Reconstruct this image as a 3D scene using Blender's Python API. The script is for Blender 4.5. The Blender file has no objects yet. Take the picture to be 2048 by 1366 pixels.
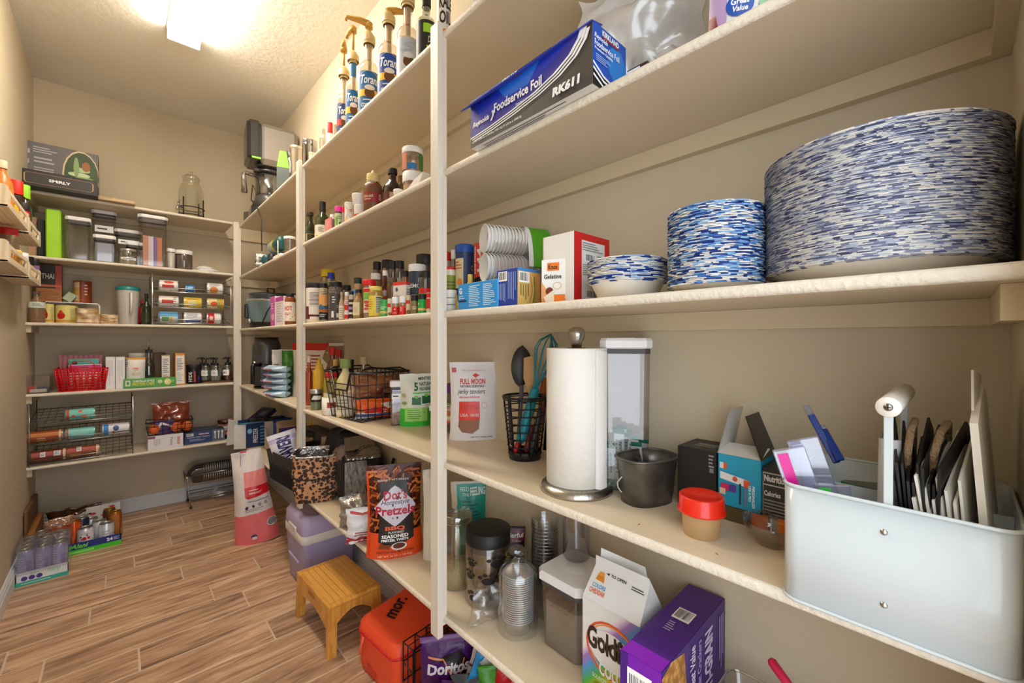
import bpy, bmesh, math, random
from mathutils import Vector, Matrix, noise
C = bpy.context.scene.collection
PI = math.pi
random.seed(7)
# ---------------------------------------------------------------- camera, world, light, exposure
FPX, YAW, PITCH, ZC = 838.96, 43.122, -0.284, 1.164
cam = bpy.data.cameras.new('camera'); co = bpy.data.objects.new('camera', cam); C.objects.link(co)
co.location = (0, 0, ZC); co.rotation_euler = (math.radians(90+PITCH), math.radians(-0.03), math.radians(-YAW))
cam.sensor_width = 36; cam.lens = FPX/2048*36; cam.clip_start = .01
bpy.context.scene.camera = co
w = bpy.data.worlds.new('world'); bpy.context.scene.world = w; w.use_nodes = True
w.node_tree.nodes['Background'].inputs[0].default_value = (.86, .93, 1, 1)
w.node_tree.nodes['Background'].inputs[1].default_value = 1.05
vs = bpy.context.scene.view_settings
vs.view_transform = 'Standard'; vs.look = 'None'; vs.gamma = 1; vs.use_curve_mapping = False
vs.exposure = 1.6
LAMP = 14.5
# ---------------------------------------------------------------- projection helpers (pixel of a 2048x1366 frame -> point of the room)
def ray(px, py):
    X = (px-1024)/FPX; Y = (683-py)/FPX; a = math.radians(PITCH)
    F = math.cos(a)-Y*math.sin(a); Z = math.sin(a)+Y*math.cos(a); t = math.radians(YAW)
    return Vector((F*math.sin(t)+X*math.cos(t), F*math.cos(t)-X*math.sin(t), Z))
def pz(px, py, z):
    v = ray(px, py); t = (z-ZC)/v.z; return Vector((v.x*t, v.y*t, z))
def pX(px, py, x):
    v = ray(px, py); t = x/v.x; return Vector((x, v.y*t, ZC+v.z*t))
def pY(px, py, y):
    v = ray(px, py); t = y/v.y; return Vector((v.x*t, y, ZC+v.z*t))
def pD(px, py, d):
    v = ray(px, py); t = d/math.hypot(v.x, v.y); return Vector((v.x*t, v.y*t, ZC+v.z*t))
def face(x, y): return math.atan2(-x, y)
def fit(l, r, t, z, x=None, y=None, b=None, xf=None, yf=None):
    """round thing seen between columns l and r with its top at row t, standing at height z -> x, y, radius, height"""
    A = math.atan2(ray(l, 683).x, ray(l, 683).y); B = math.atan2(ray(r, 683).x, ray(r, 683).y)
    m = (A+B)/2; s = math.sin(abs(B-A)/2)
    if b is not None:
        p = pz((l+r)/2, b, z); d = math.hypot(p.x, p.y); d = d/(1-s)
    elif x is not None: d = x/math.sin(m)
    elif y is not None: d = y/math.cos(m)
    elif xf is not None: d = xf/(math.sin(m)-s)
    else: d = yf/(math.cos(m)-s)
    R = d*s; c = (l+r)/2
    v = ray(c, t); above = v.z > 0
    dd = d-R if above else d+R
    return d*math.sin(m), d*math.cos(m), R, ZC+v.z*dd/math.hypot(v.x, v.y)-z
# ---------------------------------------------------------------- materials
MC = {}
def hx(h):
    if not isinstance(h, str): return h
    c = [int(h[i:i+2], 16)/255 for i in (0, 2, 4)]
    return tuple([x/12.92 if x <= .04045 else ((x+.055)/1.055)**2.4 for x in c]+[1])
def nm(k):
    m = bpy.data.materials.new(k); m.use_nodes = True; return m, m.node_tree.nodes, m.node_tree.links, m.node_tree.nodes['Principled BSDF']
def M(h, r=.5, m=0., b=0., bs=60, coat=0., em=0.):
    """painted, printed or moulded surface with fine procedural unevenness"""
    k = (h, r, m, b, bs, coat, em)
    if k in MC: return MC[k]
    mt, n, l, p = nm('surface_'+str(h))
    p.inputs['Base Color'].default_value = hx(h); p.inputs['Roughness'].default_value = r
    p.inputs['Metallic'].default_value = m; p.inputs['Coat Weight'].default_value = coat
    if em: p.inputs['Emission Color'].default_value = hx(h); p.inputs['Emission Strength'].default_value = em
    if b:
        t = n.new('ShaderNodeTexNoise'); t.inputs['Scale'].default_value = bs; t.inputs['Detail'].default_value = 3
        tc = n.new('ShaderNodeTexCoord'); l.new(tc.outputs['Object'], t.inputs['Vector'])
        bp = n.new('ShaderNodeBump'); bp.inputs['Strength'].default_value = b; bp.inputs['Distance'].default_value = .01
        l.new(t.outputs[0], bp.inputs['Height']); l.new(bp.outputs[0], p.inputs['Normal'])
    MC[k] = mt; return mt
def CLR(tint='ffffff', g=.12, r=.05, d=0., dc='ffffff'):
    """thin clear plastic or glass: transparent, glossy by angle, optional milky part d"""
    k = ('clr', tint, g, r, d, dc)
    if k in MC: return MC[k]
    mt = bpy.data.materials.new('clear_'+tint); mt.use_nodes = True; n = mt.node_tree.nodes; l = mt.node_tree.links; n.clear()
    o = n.new('ShaderNodeOutputMaterial'); tr = n.new('ShaderNodeBsdfTransparent'); gl = n.new('ShaderNodeBsdfGlossy')
    tr.inputs[0].default_value = hx(tint); gl.inputs['Roughness'].default_value = r
    lw = n.new('ShaderNodeLayerWeight'); lw.inputs[0].default_value = .35
    ma = n.new('ShaderNodeMath'); ma.operation = 'MULTIPLY_ADD'; ma.inputs[1].default_value = 1.05; ma.inputs[2].default_value = g
    ma.use_clamp = True
    l.new(lw.outputs['Facing'], ma.inputs[0])
    pw = n.new('ShaderNodeMath'); pw.operation = 'POWER'; pw.inputs[1].default_value = 2.2; l.new(lw.outputs['Facing'], pw.inputs[0]); l.new(pw.outputs[0], ma.inputs[0])
    mx = n.new('ShaderNodeMixShader'); l.new(ma.outputs[0], mx.inputs[0]); l.new(tr.outputs[0], mx.inputs[1]); l.new(gl.outputs[0], mx.inputs[2])
    if d:
        df = n.new('ShaderNodeBsdfDiffuse'); df.inputs[0].default_value = hx(dc); m2 = n.new('ShaderNodeMixShader'); m2.inputs[0].default_value = d
        l.new(mx.outputs[0], m2.inputs[1]); l.new(df.outputs[0], m2.inputs[2]); mx = m2
    l.new(mx.outputs[0], o.inputs[0]); MC[k] = mt; return mt
def TEX(kind, a, b, scale=20, c=None, thr=.5, r=.5, sharp=.04, stretch=(1, 1, 1), bump=0., m=0., rnd=0.):
    """two or three colour procedural pattern: noise, voronoi (cells), edge (voronoi borders), wave, brick-free stripes"""
    k = (kind, a, b, scale, c, thr, r, sharp, stretch, bump, m, rnd)
    if k in MC: return MC[k]
    mt, n, l, p = nm('pattern_'+kind)
    p.inputs['Roughness'].default_value = r; p.inputs['Metallic'].default_value = m
    tc = n.new('ShaderNodeTexCoord'); mp = n.new('ShaderNodeMapping'); mp.inputs['Scale'].default_value = stretch
    l.new(tc.outputs['Object'], mp.inputs[0])
    if rnd:
        oi = n.new('ShaderNodeObjectInfo'); mu = n.new('ShaderNodeMath'); mu.operation = 'MULTIPLY'; mu.inputs[1].default_value = rnd
        l.new(oi.outputs['Random'], mu.inputs[0]); l.new(mu.outputs[0], mp.inputs['Location'])
    if kind == 'noise': t = n.new('ShaderNodeTexNoise'); t.inputs['Detail'].default_value = 4; out = t.outputs[0]
    elif kind == 'wave': t = n.new('ShaderNodeTexWave'); t.inputs['Distortion'].default_value = 2; out = t.outputs[1]
    else:
        t = n.new('ShaderNodeTexVoronoi'); out = t.outputs['Distance']
        if kind == 'edge': t.feature = 'DISTANCE_TO_EDGE'
    t.inputs['Scale'].default_value = scale; l.new(mp.outputs[0], t.inputs['Vector'])
    cr = n.new('ShaderNodeValToRGB'); e = cr.color_ramp.elements
    e[0].position = max(0, thr-sharp); e[1].position = min(1, thr+sharp); e[0].color = hx(a); e[1].color = hx(b)
    if c: x = e.new(min(1, thr+sharp*3.2)); x.color = hx(c)
    l.new(out, cr.inputs[0]); l.new(cr.outputs[0], p.inputs['Base Color'])
    if bump:
        bp = n.new('ShaderNodeBump'); bp.inputs['Strength'].default_value = bump; bp.inputs['Distance'].default_value = .004
        l.new(out, bp.inputs['Height']); l.new(bp.outputs[0], p.inputs['Normal'])
    MC[k] = mt; return mt
def mm(x): return M(x) if isinstance(x, str) else x
# ---------------------------------------------------------------- mesh builder
class MB:
    def __init__(s): s.v = []; s.f = []; s.m = []; s.s = []; s.mats = []
    def mi(s, mt):
        mt = mm(mt)
        if mt not in s.mats: s.mats.append(mt)
        return s.mats.index(mt)
    def add(s, v, f, mt, smooth=True, T=None):
        o = len(s.v); k = s.mi(mt)
        s.v += [tuple(T @ Vector(a)) if T else tuple(a) for a in v]
        s.f += [tuple(i+o for i in q) for q in f]; s.m += [k]*len(f); s.s += [smooth]*len(f); return s
    def lathe(s, pr, mt, n=24, c=(0, 0, 0), sx=1, sy=1, T=None, a0=0, smooth=True):
        v = []; f = []; k = len(pr)
        for i in range(n):
            a = 2*PI*i/n+a0
            for (r, z) in pr: v.append((c[0]+r*math.sin(a)*sx, c[1]-r*math.cos(a)*sy, c[2]+z))
        for i in range(n):
            j = (i+1) % n
            for q in range(k-1): f.append((i*k+q, j*k+q, j*k+q+1, i*k+q+1))
        return s.add(v, f, mt, smooth, T)
    def box(s, x0, x1, y0, y1, z0, z1, mt, bv=0, T=None):
        if bv:
            return s.rprism([(x0, y0), (x1, y0), (x1, y1), (x0, y1)], z0, z1, mt, bv, T)
        v = [(x, y, z) for x in (x0, x1) for y in (y0, y1) for z in (z0, z1)]
        return s.add(v, [(0, 1, 3, 2), (4, 6, 7, 5), (0, 4, 5, 1), (2, 3, 7, 6), (0, 2, 6, 4), (1, 5, 7, 3)], mt, False, T)
    def rprism(s, pts, z0, z1, mt, bv, T=None):
        (x0, y0), (x1, y1) = pts[0], pts[2]; b = bv
        def ring(i, z): return [(x0+i, y0+b, z), (x0+b, y0+i, z), (x1-b, y0+i, z), (x1-i, y0+b, z), (x1-i, y1-b, z), (x1-b, y1-i, z), (x0+b, y1-i, z), (x0+i, y1-b, z)]
        v = ring(b*.9, z0)+ring(0, z0+b)+ring(0, z1-b)+ring(b*.9, z1); f = []
        for k in range(3):
            for i in range(8): j = (i+1) % 8; f.append((k*8+i, k*8+j, k*8+8+j, k*8+8+i))
        f.append(tuple(range(7, -1, -1))); f.append(tuple(range(24, 32)))
        return s.add(v, f, mt, False, T)
    def prism(s, pts, z0, z1, mt, T=None, smooth=False):
        n = len(pts); v = [(x, y, z0) for x, y in pts]+[(x, y, z1) for x, y in pts]
        f = [(i, (i+1) % n, n+(i+1) % n, n+i) for i in range(n)]+[tuple(range(n-1, -1, -1)), tuple(range(n, 2*n))]
        return s.add(v, f, mt, smooth, T)
    def tube(s, pts, r, mt, n=6, closed=False, T=None, cap=True):
        P = [Vector(p) for p in pts]; k = len(P); v = []; up = Vector((0, 0, 1)); prev = None
        for i in range(k):
            a = P[(i-1) % k] if closed or i > 0 else P[0]; b = P[(i+1) % k] if closed or i < k-1 else P[-1]
            d = (b-a); d = d.normalized() if d.length > 1e-9 else Vector((0, 0, 1))
            if prev is None: u = d.cross(up) if abs(d.dot(up)) < .95 else d.cross(Vector((1, 0, 0)))
            else: u = prev-d*prev.dot(d)
            u.normalize(); prev = u; w_ = d.cross(u); rr = r[i] if isinstance(r, (list, tuple)) else r
            for q in range(n):
                t = 2*PI*q/n; v.append(P[i]+(u*math.cos(t)+w_*math.sin(t))*rr)
        f = []
        for i in range(k if closed else k-1):
            j = (i+1) % k
            for q in range(n): f.append((i*n+q, i*n+(q+1) % n, j*n+(q+1) % n, j*n+q))
        if not closed and cap: f += [tuple(range(n-1, -1, -1)), tuple(range((k-1)*n, k*n))]
        return s.add(v, f, mt, True, T)
    def grid(s, fn, nu, nv, mt, smooth=True, T=None, wrap=False):
        v = [fn(i/nu, j/nv) for i in range(nu+1) for j in range(nv+1)]
        f = [(i*(nv+1)+j, (i+1)*(nv+1)+j, (i+1)*(nv+1)+j+1, i*(nv+1)+j+1) for i in range(nu) for j in range(nv)]
        return s.add(v, f, mt, smooth, T)
    def build(s, name, parent=None, loc=None, rot=None):
        me = bpy.data.meshes.new(name); me.from_pydata(s.v, [], s.f)
        for mt in s.mats: me.materials.append(mt)
        me.polygons.foreach_set('material_index', s.m); me.polygons.foreach_set('use_smooth', s.s); me.update()
        o = bpy.data.objects.new(name, me); C.objects.link(o)
        if parent: o.parent = parent
        if loc is not None: o.location = loc
        if rot: o.rotation_euler = rot
        return o
def TH(name, label, cat, loc, rz=0, group=None, rx=0, ry=0):
    o = bpy.data.objects.new(name, None); C.objects.link(o); o.location = loc; o.rotation_euler = (rx, ry, rz)
    o.empty_display_size = .02; o['label'] = label; o['category'] = cat
    if group: o['group'] = group
    return o
def struct(o): o['kind'] = 'structure'; return o
def dup(root, loc, rz=None, label=None, rot=None):
    r = root.copy(); C.objects.link(r); r.location = loc
    if rz is not None: r.rotation_euler = (root.rotation_euler.x, root.rotation_euler.y, rz)
    if rot: r.rotation_euler = rot
    if label: r['label'] = label
    for ch in list(root.children):
        c = ch.copy(); C.objects.link(c); c.parent = r
        for g in ch.children: d = g.copy(); C.objects.link(d); d.parent = c
    return r
# ---------------------------------------------------------------- print (flat lettering and shapes mapped onto faces)
TC = {}
def txt(t, bold=0, sh=0):
    k = (t, bold, sh)
    if k not in TC:
        cu = bpy.data.curves.new('t', 'FONT'); cu.body = t; cu.resolution_u = 2; cu.offset = bold; cu.shear = sh; cu.fill_mode = 'FRONT'
        o = bpy.data.objects.new('t', cu); me = bpy.data.meshes.new_from_object(o)
        v = [(a.co.x, a.co.y) for a in me.vertices]; f = [tuple(p.vertices) for p in me.polygons]
        bpy.data.objects.remove(o); bpy.data.curves.remove(cu); bpy.data.meshes.remove(me)
        xs = [a[0] for a in v]; ys = [a[1] for a in v]; x0, x1, y0, y1 = min(xs), max(xs), min(ys), max(ys)
        TC[k] = ([((a-x0)/(x1-x0), (b-y0)/(y1-y0)) for a, b in v], f)
    return TC[k]
def shape(it):
    """item -> list of (verts2d, faces, colour)"""
    k = it[0]
    if k in 'tTU':
        v, f = txt(it[1], *(it[7] if len(it) > 7 else (.02, 0)))
        a, b, c, d = it[2:6]
        if k == 'T': v = [(1-y, x) for x, y in v]
        if k == 'U': v = [(y, 1-x) for x, y in v]
        return [([(a+x*(c-a), b+y*(d-b)) for x, y in v], f, it[6])]
    if k == 'r':
        a, b, c, d = it[1:5]; return [([(a, b), (c, b), (c, d), (a, d)], [(0, 1, 2, 3)], it[5])]
    if k == 'e':
        a, b, c, d = it[1:5]; n = 18
        return [([(a+c*math.cos(2*PI*i/n), b+d*math.sin(2*PI*i/n)) for i in range(n)], [tuple(range(n))], it[5])]
    if k == 'o':
        a, b, c, d, w_ = it[1:6]; n = 22
        v = [(a+c*q*math.cos(2*PI*i/n), b+d*q*math.sin(2*PI*i/n)) for q in (1, 1-w_) for i in range(n)]
        return [(v, [(i, (i+1) % n, n+(i+1) % n, n+i) for i in range(n)], it[6])]
    if k == 'p': return [(list(it[1]), [tuple(range(len(it[1])))], it[2])]
    if k == 'b':                       # band along a polyline, width w
        P = it[1]; w_ = it[2]; v = []
        for i, (x, y) in enumerate(P):
            a = P[max(0, i-1)]; b = P[min(len(P)-1, i+1)]; dx, dy = b[0]-a[0], b[1]-a[1]; L = math.hypot(dx, dy) or 1
            v += [(x-dy/L*w_, y+dx/L*w_), (x+dy/L*w_, y-dx/L*w_)]
        return [(v, [(2*i, 2*i+1, 2*i+3, 2*i+2) for i in range(len(P)-1)], it[3])]
    if k in 'lL':                       # rows of fine print as bars (L: columns)
        a, b, c, d, n = it[1:6]; rn = random.Random(int(a*1000+b*77+n)); v = []; f = []
        for i in range(n):
            if k == 'l': y = d-(i+.25)*(d-b)/n; h = (d-b)/n*.45; x1 = a+(c-a)*rn.uniform(.6, 1); q = [(a, y-h), (x1, y-h), (x1, y), (a, y)]
            else: x = a+(i+.25)*(c-a)/n; h = (c-a)/n*.45; y0 = d-(d-b)*rn.uniform(.6, 1); q = [(x, y0), (x+h, y0), (x+h, d), (x, d)]
            o = len(v); v += q; f.append((o, o+1, o+2, o+3))
        return [(v, f, it[6])]
    if k == 'c':                       # barcode
        a, b, c, d = it[1:5]; rn = random.Random(5); v = []; f = []; x = a+(c-a)*.08
        out = [([(a, b), (c, b), (c, d), (a, d)], [(0, 1, 2, 3)], 'ffffff')]
        while x < c-(c-a)*.1:
            h = (c-a)*rn.choice((.015, .03, .045)); o = len(v); v += [(x, b+(d-b)*.15), (x+h, b+(d-b)*.15), (x+h, d-(d-b)*.08), (x, d-(d-b)*.08)]
            f.append((o, o+1, o+2, o+3)); x += h+(c-a)*rn.choice((.015, .03))
        return out+[(v, f, '1a1a1a')]
def slice2(v, f, cu, cv):
    bm = bmesh.new(); vv = [bm.verts.new((x, y, 0)) for x, y in v]
    for q in f:
        try: bm.faces.new([vv[i] for i in q])
        except ValueError: pass
    for ax, n in ((0, cu), (1, cv)):
        for i in range(1, n):
            no = (1, 0, 0) if ax == 0 else (0, 1, 0)
            bmesh.ops.bisect_plane(bm, geom=bm.verts[:]+bm.edges[:]+bm.faces[:], plane_co=(i/n, i/n, 0), plane_no=no, dist=1e-6)
    bm.verts.index_update(); r = ([(a.co.x, a.co.y) for a in bm.verts], [tuple(x.index for x in q.verts) for q in bm.faces]); bm.free(); return r
def decal(parent, name, items, mp, cu=1, cv=1, off=.0003, rough=.45):
    mb = MB(); L = 1
    for it in items:
        for v, f, c in shape(it):
            v = [(min(1, max(0, x)), min(1, max(0, y))) for x, y in v]
            if cu > 1 or cv > 1: v, f = slice2(v, f, cu, cv)
            mb.add([mp(x, y, off*L) for x, y in v], f, M(c, rough) if isinstance(c, str) else c, cu > 1)
        L += 1
    return mb.build(name, parent)
def flatmap(o, U, V):
    o, U, V = Vector(o), Vector(U), Vector(V); N = U.cross(V).normalized()
    return lambda u, v, k: o+U*u+V*v+N*k
def cylmap(R, z0, z1, half=85, sx=1, sy=1, cx=0):
    h = math.radians(half)
    return lambda u, v, k: ((R+k)*math.sin((u*2-1)*h)*sx+cx, -(R+k)*math.cos((u*2-1)*h)*sy, z0+(z1-z0)*v)
# ---------------------------------------------------------------- generic goods
def carton(name, label, cat, loc, w_, d, h, rz=0, col='ffffff', F=None, R=None, L=None, Tp=None, Bk=None, group=None, rx=0, ry=0, part='carton', bv=.0012, rough=.45, Bt=None):
    """closed box, base centre at loc; F front (-y), R right (+x), L left, Tp top prints"""
    t = TH(name, label, cat, loc, rz, group, rx, ry); x, y = w_/2, d/2
    MB().box(-x, x, -y, y, 0, h, M(col, rough) if isinstance(col, str) else col, bv).build(part, t)
    for items, o, U, V, nmn in ((F, (-x, -y, 0), (w_, 0, 0), (0, 0, h), 'front_print'), (R, (x, -y, 0), (0, d, 0), (0, 0, h), 'side_print'),
                           (L, (-x, y, 0), (0, -d, 0), (0, 0, h), 'side_print'), (Tp, (-x, -y, h), (w_, 0, 0), (0, d, 0), 'top_print'),
                           (Bk, (x, y, 0), (-w_, 0, 0), (0, 0, h), 'back_print'), (Bt, (-x, y, 0), (w_, 0, 0), (0, -d, 0), 'bottom_print')):
        if items: decal(t, nmn, items, flatmap(o, U, V))
    return t
def rbox(pl, pr, pt, z, x0, dx):
    """box on the right shelves: front face plane x0, far column pl, near column pr, top row pt at the near edge"""
    a = pX(pl, 683, x0); b = pX(pr, 683, x0); h = pX(pr, pt, x0).z-z
    return (x0+dx/2, (a.y+b.y)/2, z), a.y-b.y, dx, h
def bbox(pl, pr, pt, z, y0, dy):
    a = pY(pl, 683, y0); b = pY(pr, 683, y0); h = pY((pl+pr)/2, pt, y0).z-z
    return ((a.x+b.x)/2, y0+dy/2, z), b.x-a.x, dy, h
PROF = {  # normalised profiles (radius, height)
 'jar':   [(0, 0), (.93, 0), (1, .03), (1, .8), (.93, .86), (.85, .88), (.85, .9)],
 'spice': [(0, 0), (.95, 0), (1, .03), (1, .8), (.9, .86), (.82, .88)],
 'can':   [(0, .01), (.93, 0), (.98, .015), (.97, .04), (.97, .96), (.98, .985), (.93, 1)],
 'bottle': [(0, 0), (.93, 0), (1, .02), (1, .55), (.93, .62), (.6, .72), (.38, .79), (.36, .92), (.36, .95)],
 'syrup': [(0, 0), (.93, 0), (1, .015), (1, .6), (.97, .64), (.8, .69), (.5, .73), (.42, .76), (.4, .97)],
 'squeeze': [(0, 0), (.93, 0), (1, .03), (.97, .3), (1, .62), (.92, .74), (.6, .8), (.55, .82)],
 'oil':   [(0, 0), (.95, 0), (1, .02), (1, .5), (.92, .6), (.45, .72), (.36, .78), (.34, .9), (.34, .93)],
 'tub':   [(0, 0), (.86, 0), (.88, .02), (1, .9)],
 'cup':   [(0, 0), (.7, 0), (.72, .02), (1, 1)],
 'canister': [(0, 0), (.95, 0), (1, .02), (1, .86), (.97, .88)],
}
def jar(name, label, cat, x, y, z, r, h, shape_='jar', body='c9b08a', lid='1a1a1a', lh=.14, lr=None, lab=None, prints=None, band=(.1, .7), half=85,
        fill=None, fh=.6, rz=None, group=None, n=20, part='jar', lidr=.5, sx=1, sy=1, lidshape=None, rx=0, ry=0):
    t = TH(name, label, cat, (x, y, z), face(x, y) if rz is None else rz, group, rx, ry)
    pr = PROF[shape_]; top = pr[-1][1]; bm_ = body if not isinstance(body, str) else M(body, .3)
    MB().lathe([(a*r, b*h) for a, b in pr], bm_, n, sx=sx, sy=sy).build(part, t)
    if fill is not None:
        MB().lathe([(0, .012*h)]+[(max(0, a*r-.0016), min(b*h, fh*h)) for a, b in pr[1:] if b <= fh]+[(max(0, r*prat(pr, fh)-.0016), fh*h), (0, fh*h)], fill, n, sx=sx, sy=sy).build('contents', t)
    if lid is not None:
        q = (lr if lr else pr[-1][0]+.06)*r; l0 = (top-.01)*h if lh < .5 else h*.5; l1 = h
        if lh and l1-l0 < lh*h: l0 = h-lh*h
        P = lidshape(q, l0, l1) if lidshape else [(q*.98, l0), (q, l0+.002), (q, l1-.002), (q*.95, l1), (0, l1)]
        MB().lathe(P, M(lid, lidr) if isinstance(lid, str) else lid, n, sx=sx, sy=sy).build('lid', t)
    if lab or prints:
        it = ([('r', 0, 0, 1, 1, lab)] if lab else [])+(prints or [])
        decal(t, 'label', it, cylmap(r*max(prat(pr, band[0]), prat(pr, band[1]))*1.004+.0003, band[0]*h, band[1]*h, half, sx, sy), 12)
    return t
def prat(pr, v):
    for (a, b), (c, d) in zip(pr, pr[1:]):
        if b <= v <= d and d > b: return a+(c-a)*(v-b)/(d-b)
    return pr[-1][0]
def pouch(name, label, cat, loc, w_, h, th, rz=0, col='ffffff', items=None, rx=0, ry=0, style='stand', wr=.3, seed=1, group=None, cu=16, cv=20, back=None, part='pouch', rough=.35, taper=0, bot=.9):
    t = TH(name, label, cat, loc, rz, group, rx, ry); sd = seed*3.7
    def thick(u, v):
        g = (1-abs(2*u-1)**2.6)
        if style == 'stand': gv = (bot+(1-bot)*min(1, v*5)) if v < .55 else max(0, 1-((v-.55)/.41)**1.6) if v < .96 else 0
        elif style == 'open': gv = .9
        else: gv = max(0, math.sin(PI*min(1, max(0, (v-.05)/.9))))**.55
        return th/2*max(0, g)**.7*gv
    def surf(u, v, k, sgn=-1):
        q = noise.noise(Vector((u*4+sd, v*5, sgn)))*wr*th*.35+noise.noise(Vector((u*11, v*13+sd, sgn)))*wr*th*.13
        e = min(1, min(u, 1-u)*8)*min(1, (1-v)*9+.05)
        y = sgn*(thick(u, v)+.0008+k)+q*e*(-1 if sgn < 0 else 1)*.9
        edge = noise.noise(Vector((v*6+sd, 3, u*2)))*wr*th*.1
        z = v*h+(noise.noise(Vector((u*5+sd, 9, v)))*wr*th*.12 if v > .5 else 0)
        if v < .02: z = 0 if style != 'pillow' else z
        return ((u-.5)*w_*(1-taper*v-.06*math.sin(PI*v))+edge, y, z)
    mt = M(col, rough, 0, .25, 55) if isinstance(col, str) else col
    mb = MB(); nu, nv = 16, 20
    mb.grid(lambda u, v: surf(u, v, 0), nu, nv, mt)
    mb.grid(lambda u, v: surf(1-u, v, 0, 1), nu, nv, mm(back) if back else mt)
    if style == 'stand': mb.add([surf(i/nu, 0, 0) for i in range(nu+1)]+[surf(i/nu, 0, 0, 1) for i in range(nu+1)], [(i+1, i, nu+1+i, nu+2+i) for i in range(nu)], mt)
    mb.build(part, t)
    if items: decal(t, 'print', items, lambda u, v, k: surf(u, v, k+.0006), cu, cv, .0004, rough)
    return t
def wire_basket(name, label, cat, loc, w_, d, h, rz=0, col='16161a', flare=.02, nx=7, ny=5, nz=3, r=.0022, rr=.004, metal=.0, rx=0, ry=0, dip=0, part='wire_frame'):
    t = TH(name, label, cat, loc, rz, None, rx, ry); mt = M(col, .3, metal, 0, 60, .3)
    rect = lambda a, b, z: [(-a, -b, z), (a, -b, z), (a, b, z), (-a, b, z)]
    X, Y = w_/2, d/2; mb = MB()
    A, B = X-flare, Y-flare
    mb.tube(rect(A, B, r), r*1.2, mt, closed=True)
    rim = rect(X, Y, h)
    if dip: rim = [(-X, -Y, h), (-X*.55, -Y, h), (-X*.35, -Y, h-dip), (X*.35, -Y, h-dip), (X*.55, -Y, h), (X, -Y, h), (X, Y, h), (-X, Y, h)]
    MB().tube(rim, rr, mt, closed=True).build('rim', t)
    for i in range(nx+1):
        u = -1+2*i/nx; hz = h-dip if dip and abs(u) < .45 else h
        f = flare*hz/h
        mb.tube([(u*X*(hz/h)+u*A*(1-hz/h), -B-f, hz), (u*A, -B, r), (u*A, B, r), (u*X, Y, h)], r, mt)
    for i in range(ny+1):
        u = -1+2*i/ny; mb.tube([(-X, u*Y, h), (-A, u*B, r), (A, u*B, r), (X, u*Y, h)], r, mt)
    for k in range(1, nz):
        q = k/nz; a, b = A+(X-A)*q, B+(Y-B)*q
        mb.tube(rect(a, b, h*q), r, mt, closed=True)
    mb.build(part, t)
    return t
def lying_can(name, label, cat, p, r, L, ang, col, prints=None, group=None, cap='c9ccd0', half=80):
    """can on its side, axis along ang in the floor plane; p is centre of the lowest line"""
    t = TH(name, label, cat, p, ang, group)
    T = Matrix.Translation((0, 0, r)) @ Matrix.Rotation(PI/2, 4, 'Y') @ Matrix.Translation((0, 0, -L/2))
    MB().lathe([(r*.98, .006), (r, .01), (r, L-.01), (r*.98, L-.006)], M(col, .3, .2), 20, T=T).build('can', t)
    e = M(cap, .3, .9)
    MB().lathe([(0, .003), (r*.88, .003), (r*.9, 0), (r*.95, 0), (r*.985, .006)], e, 20, T=T).build('rim', t)
    MB().lathe([(r*.985, L-.006), (r*.95, L), (r*.9, L), (r*.88, L-.003), (0, L-.003)], e, 20, T=T).build('rim', t)
    if prints:
        h = math.radians(half)
        decal(t, 'label', prints, lambda u, v, k: ((u-.5)*(L-.02), -(r+k)*math.cos((v*2-1)*h*.9-.0), r+(r+k)*math.sin((v*2-1)*h*.9)), 1, 10)
    return t
# ================================================================ the room
XL, XR, YB, YF, ZT = -.373, .8898, 3.825, -.047, 2.743
XS, YS = .617, 3.487          # front edges of the right and the back shelves
SB = [.4226, .826, 1.2215, 1.5907, 1.9508]; TK = .017
S = [None]+[b+TK for b in SB]                 # right shelf tops S[1]..S[5]
B = [None]+[b+TK+.018 for b in SB]            # back shelf tops
def wallmat(k, col, sc=38, st=.35, r=.75):
    mt, n, l, p = nm(k); p.inputs['Base Color'].default_value = hx(col); p.inputs['Roughness'].default_value = r
    tc = n.new('ShaderNodeTexCoord'); t = n.new('ShaderNodeTexNoise'); t.inputs['Scale'].default_value = sc; t.inputs['Detail'].default_value = 5
    v = n.new('ShaderNodeTexNoise'); v.inputs['Scale'].default_value = 3
    l.new(tc.outputs['Object'], t.inputs['Vector']); l.new(tc.outputs['Object'], v.inputs['Vector'])
    b = n.new('ShaderNodeBump'); b.inputs['Strength'].default_value = st; b.inputs['Distance'].default_value = .006
    l.new(t.outputs[0], b.inputs['Height']); l.new(b.outputs[0], p.inputs['Normal'])
    mx = n.new('ShaderNodeMix'); mx.data_type = 'RGBA'; c = hx(col)
    mx.inputs[6].default_value = c; mx.inputs[7].default_value = (c[0]*.93, c[1]*.92, c[2]*.9, 1); l.new(v.outputs[0], mx.inputs[0]); l.new(mx.outputs[2], p.inputs['Base Color'])
    return mt
WALL = wallmat('wall_paint', 'd3c6ad'); CEIL = wallmat('ceiling_paint', 'e9e5dd', 45, .55)
WOODP = wallmat('shelf_paint', 'dfceb2', 30, .12, .4); EDGE = wallmat('shelf_edge_paint', 'e9e0d0', 120, .5, .45)
TRIM = M('dfe2e6', .35)
def sbox(name, *a, mt=WALL): return struct(MB().box(*a, mt).build(name))
sbox('wall_right', XR, XR+.1, YF-.1, YB+.1, 0, ZT)
sbox('wall_left', XL-.1, XL, YF-.1, YB+.1, 0, ZT)
sbox('wall_back', XL, XR, YB, YB+.1, 0, ZT)
fw = MB().box(.56, XR, YF-.1, YF, 0, ZT, WALL).box(XL, .56, YF-.1, YF, 2.08, ZT, WALL).build('wall_front'); struct(fw)
sbox('ceiling', XL-.1, XR+.1, YF-.1, YB+.1, ZT, ZT+.1, mt=CEIL)
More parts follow.
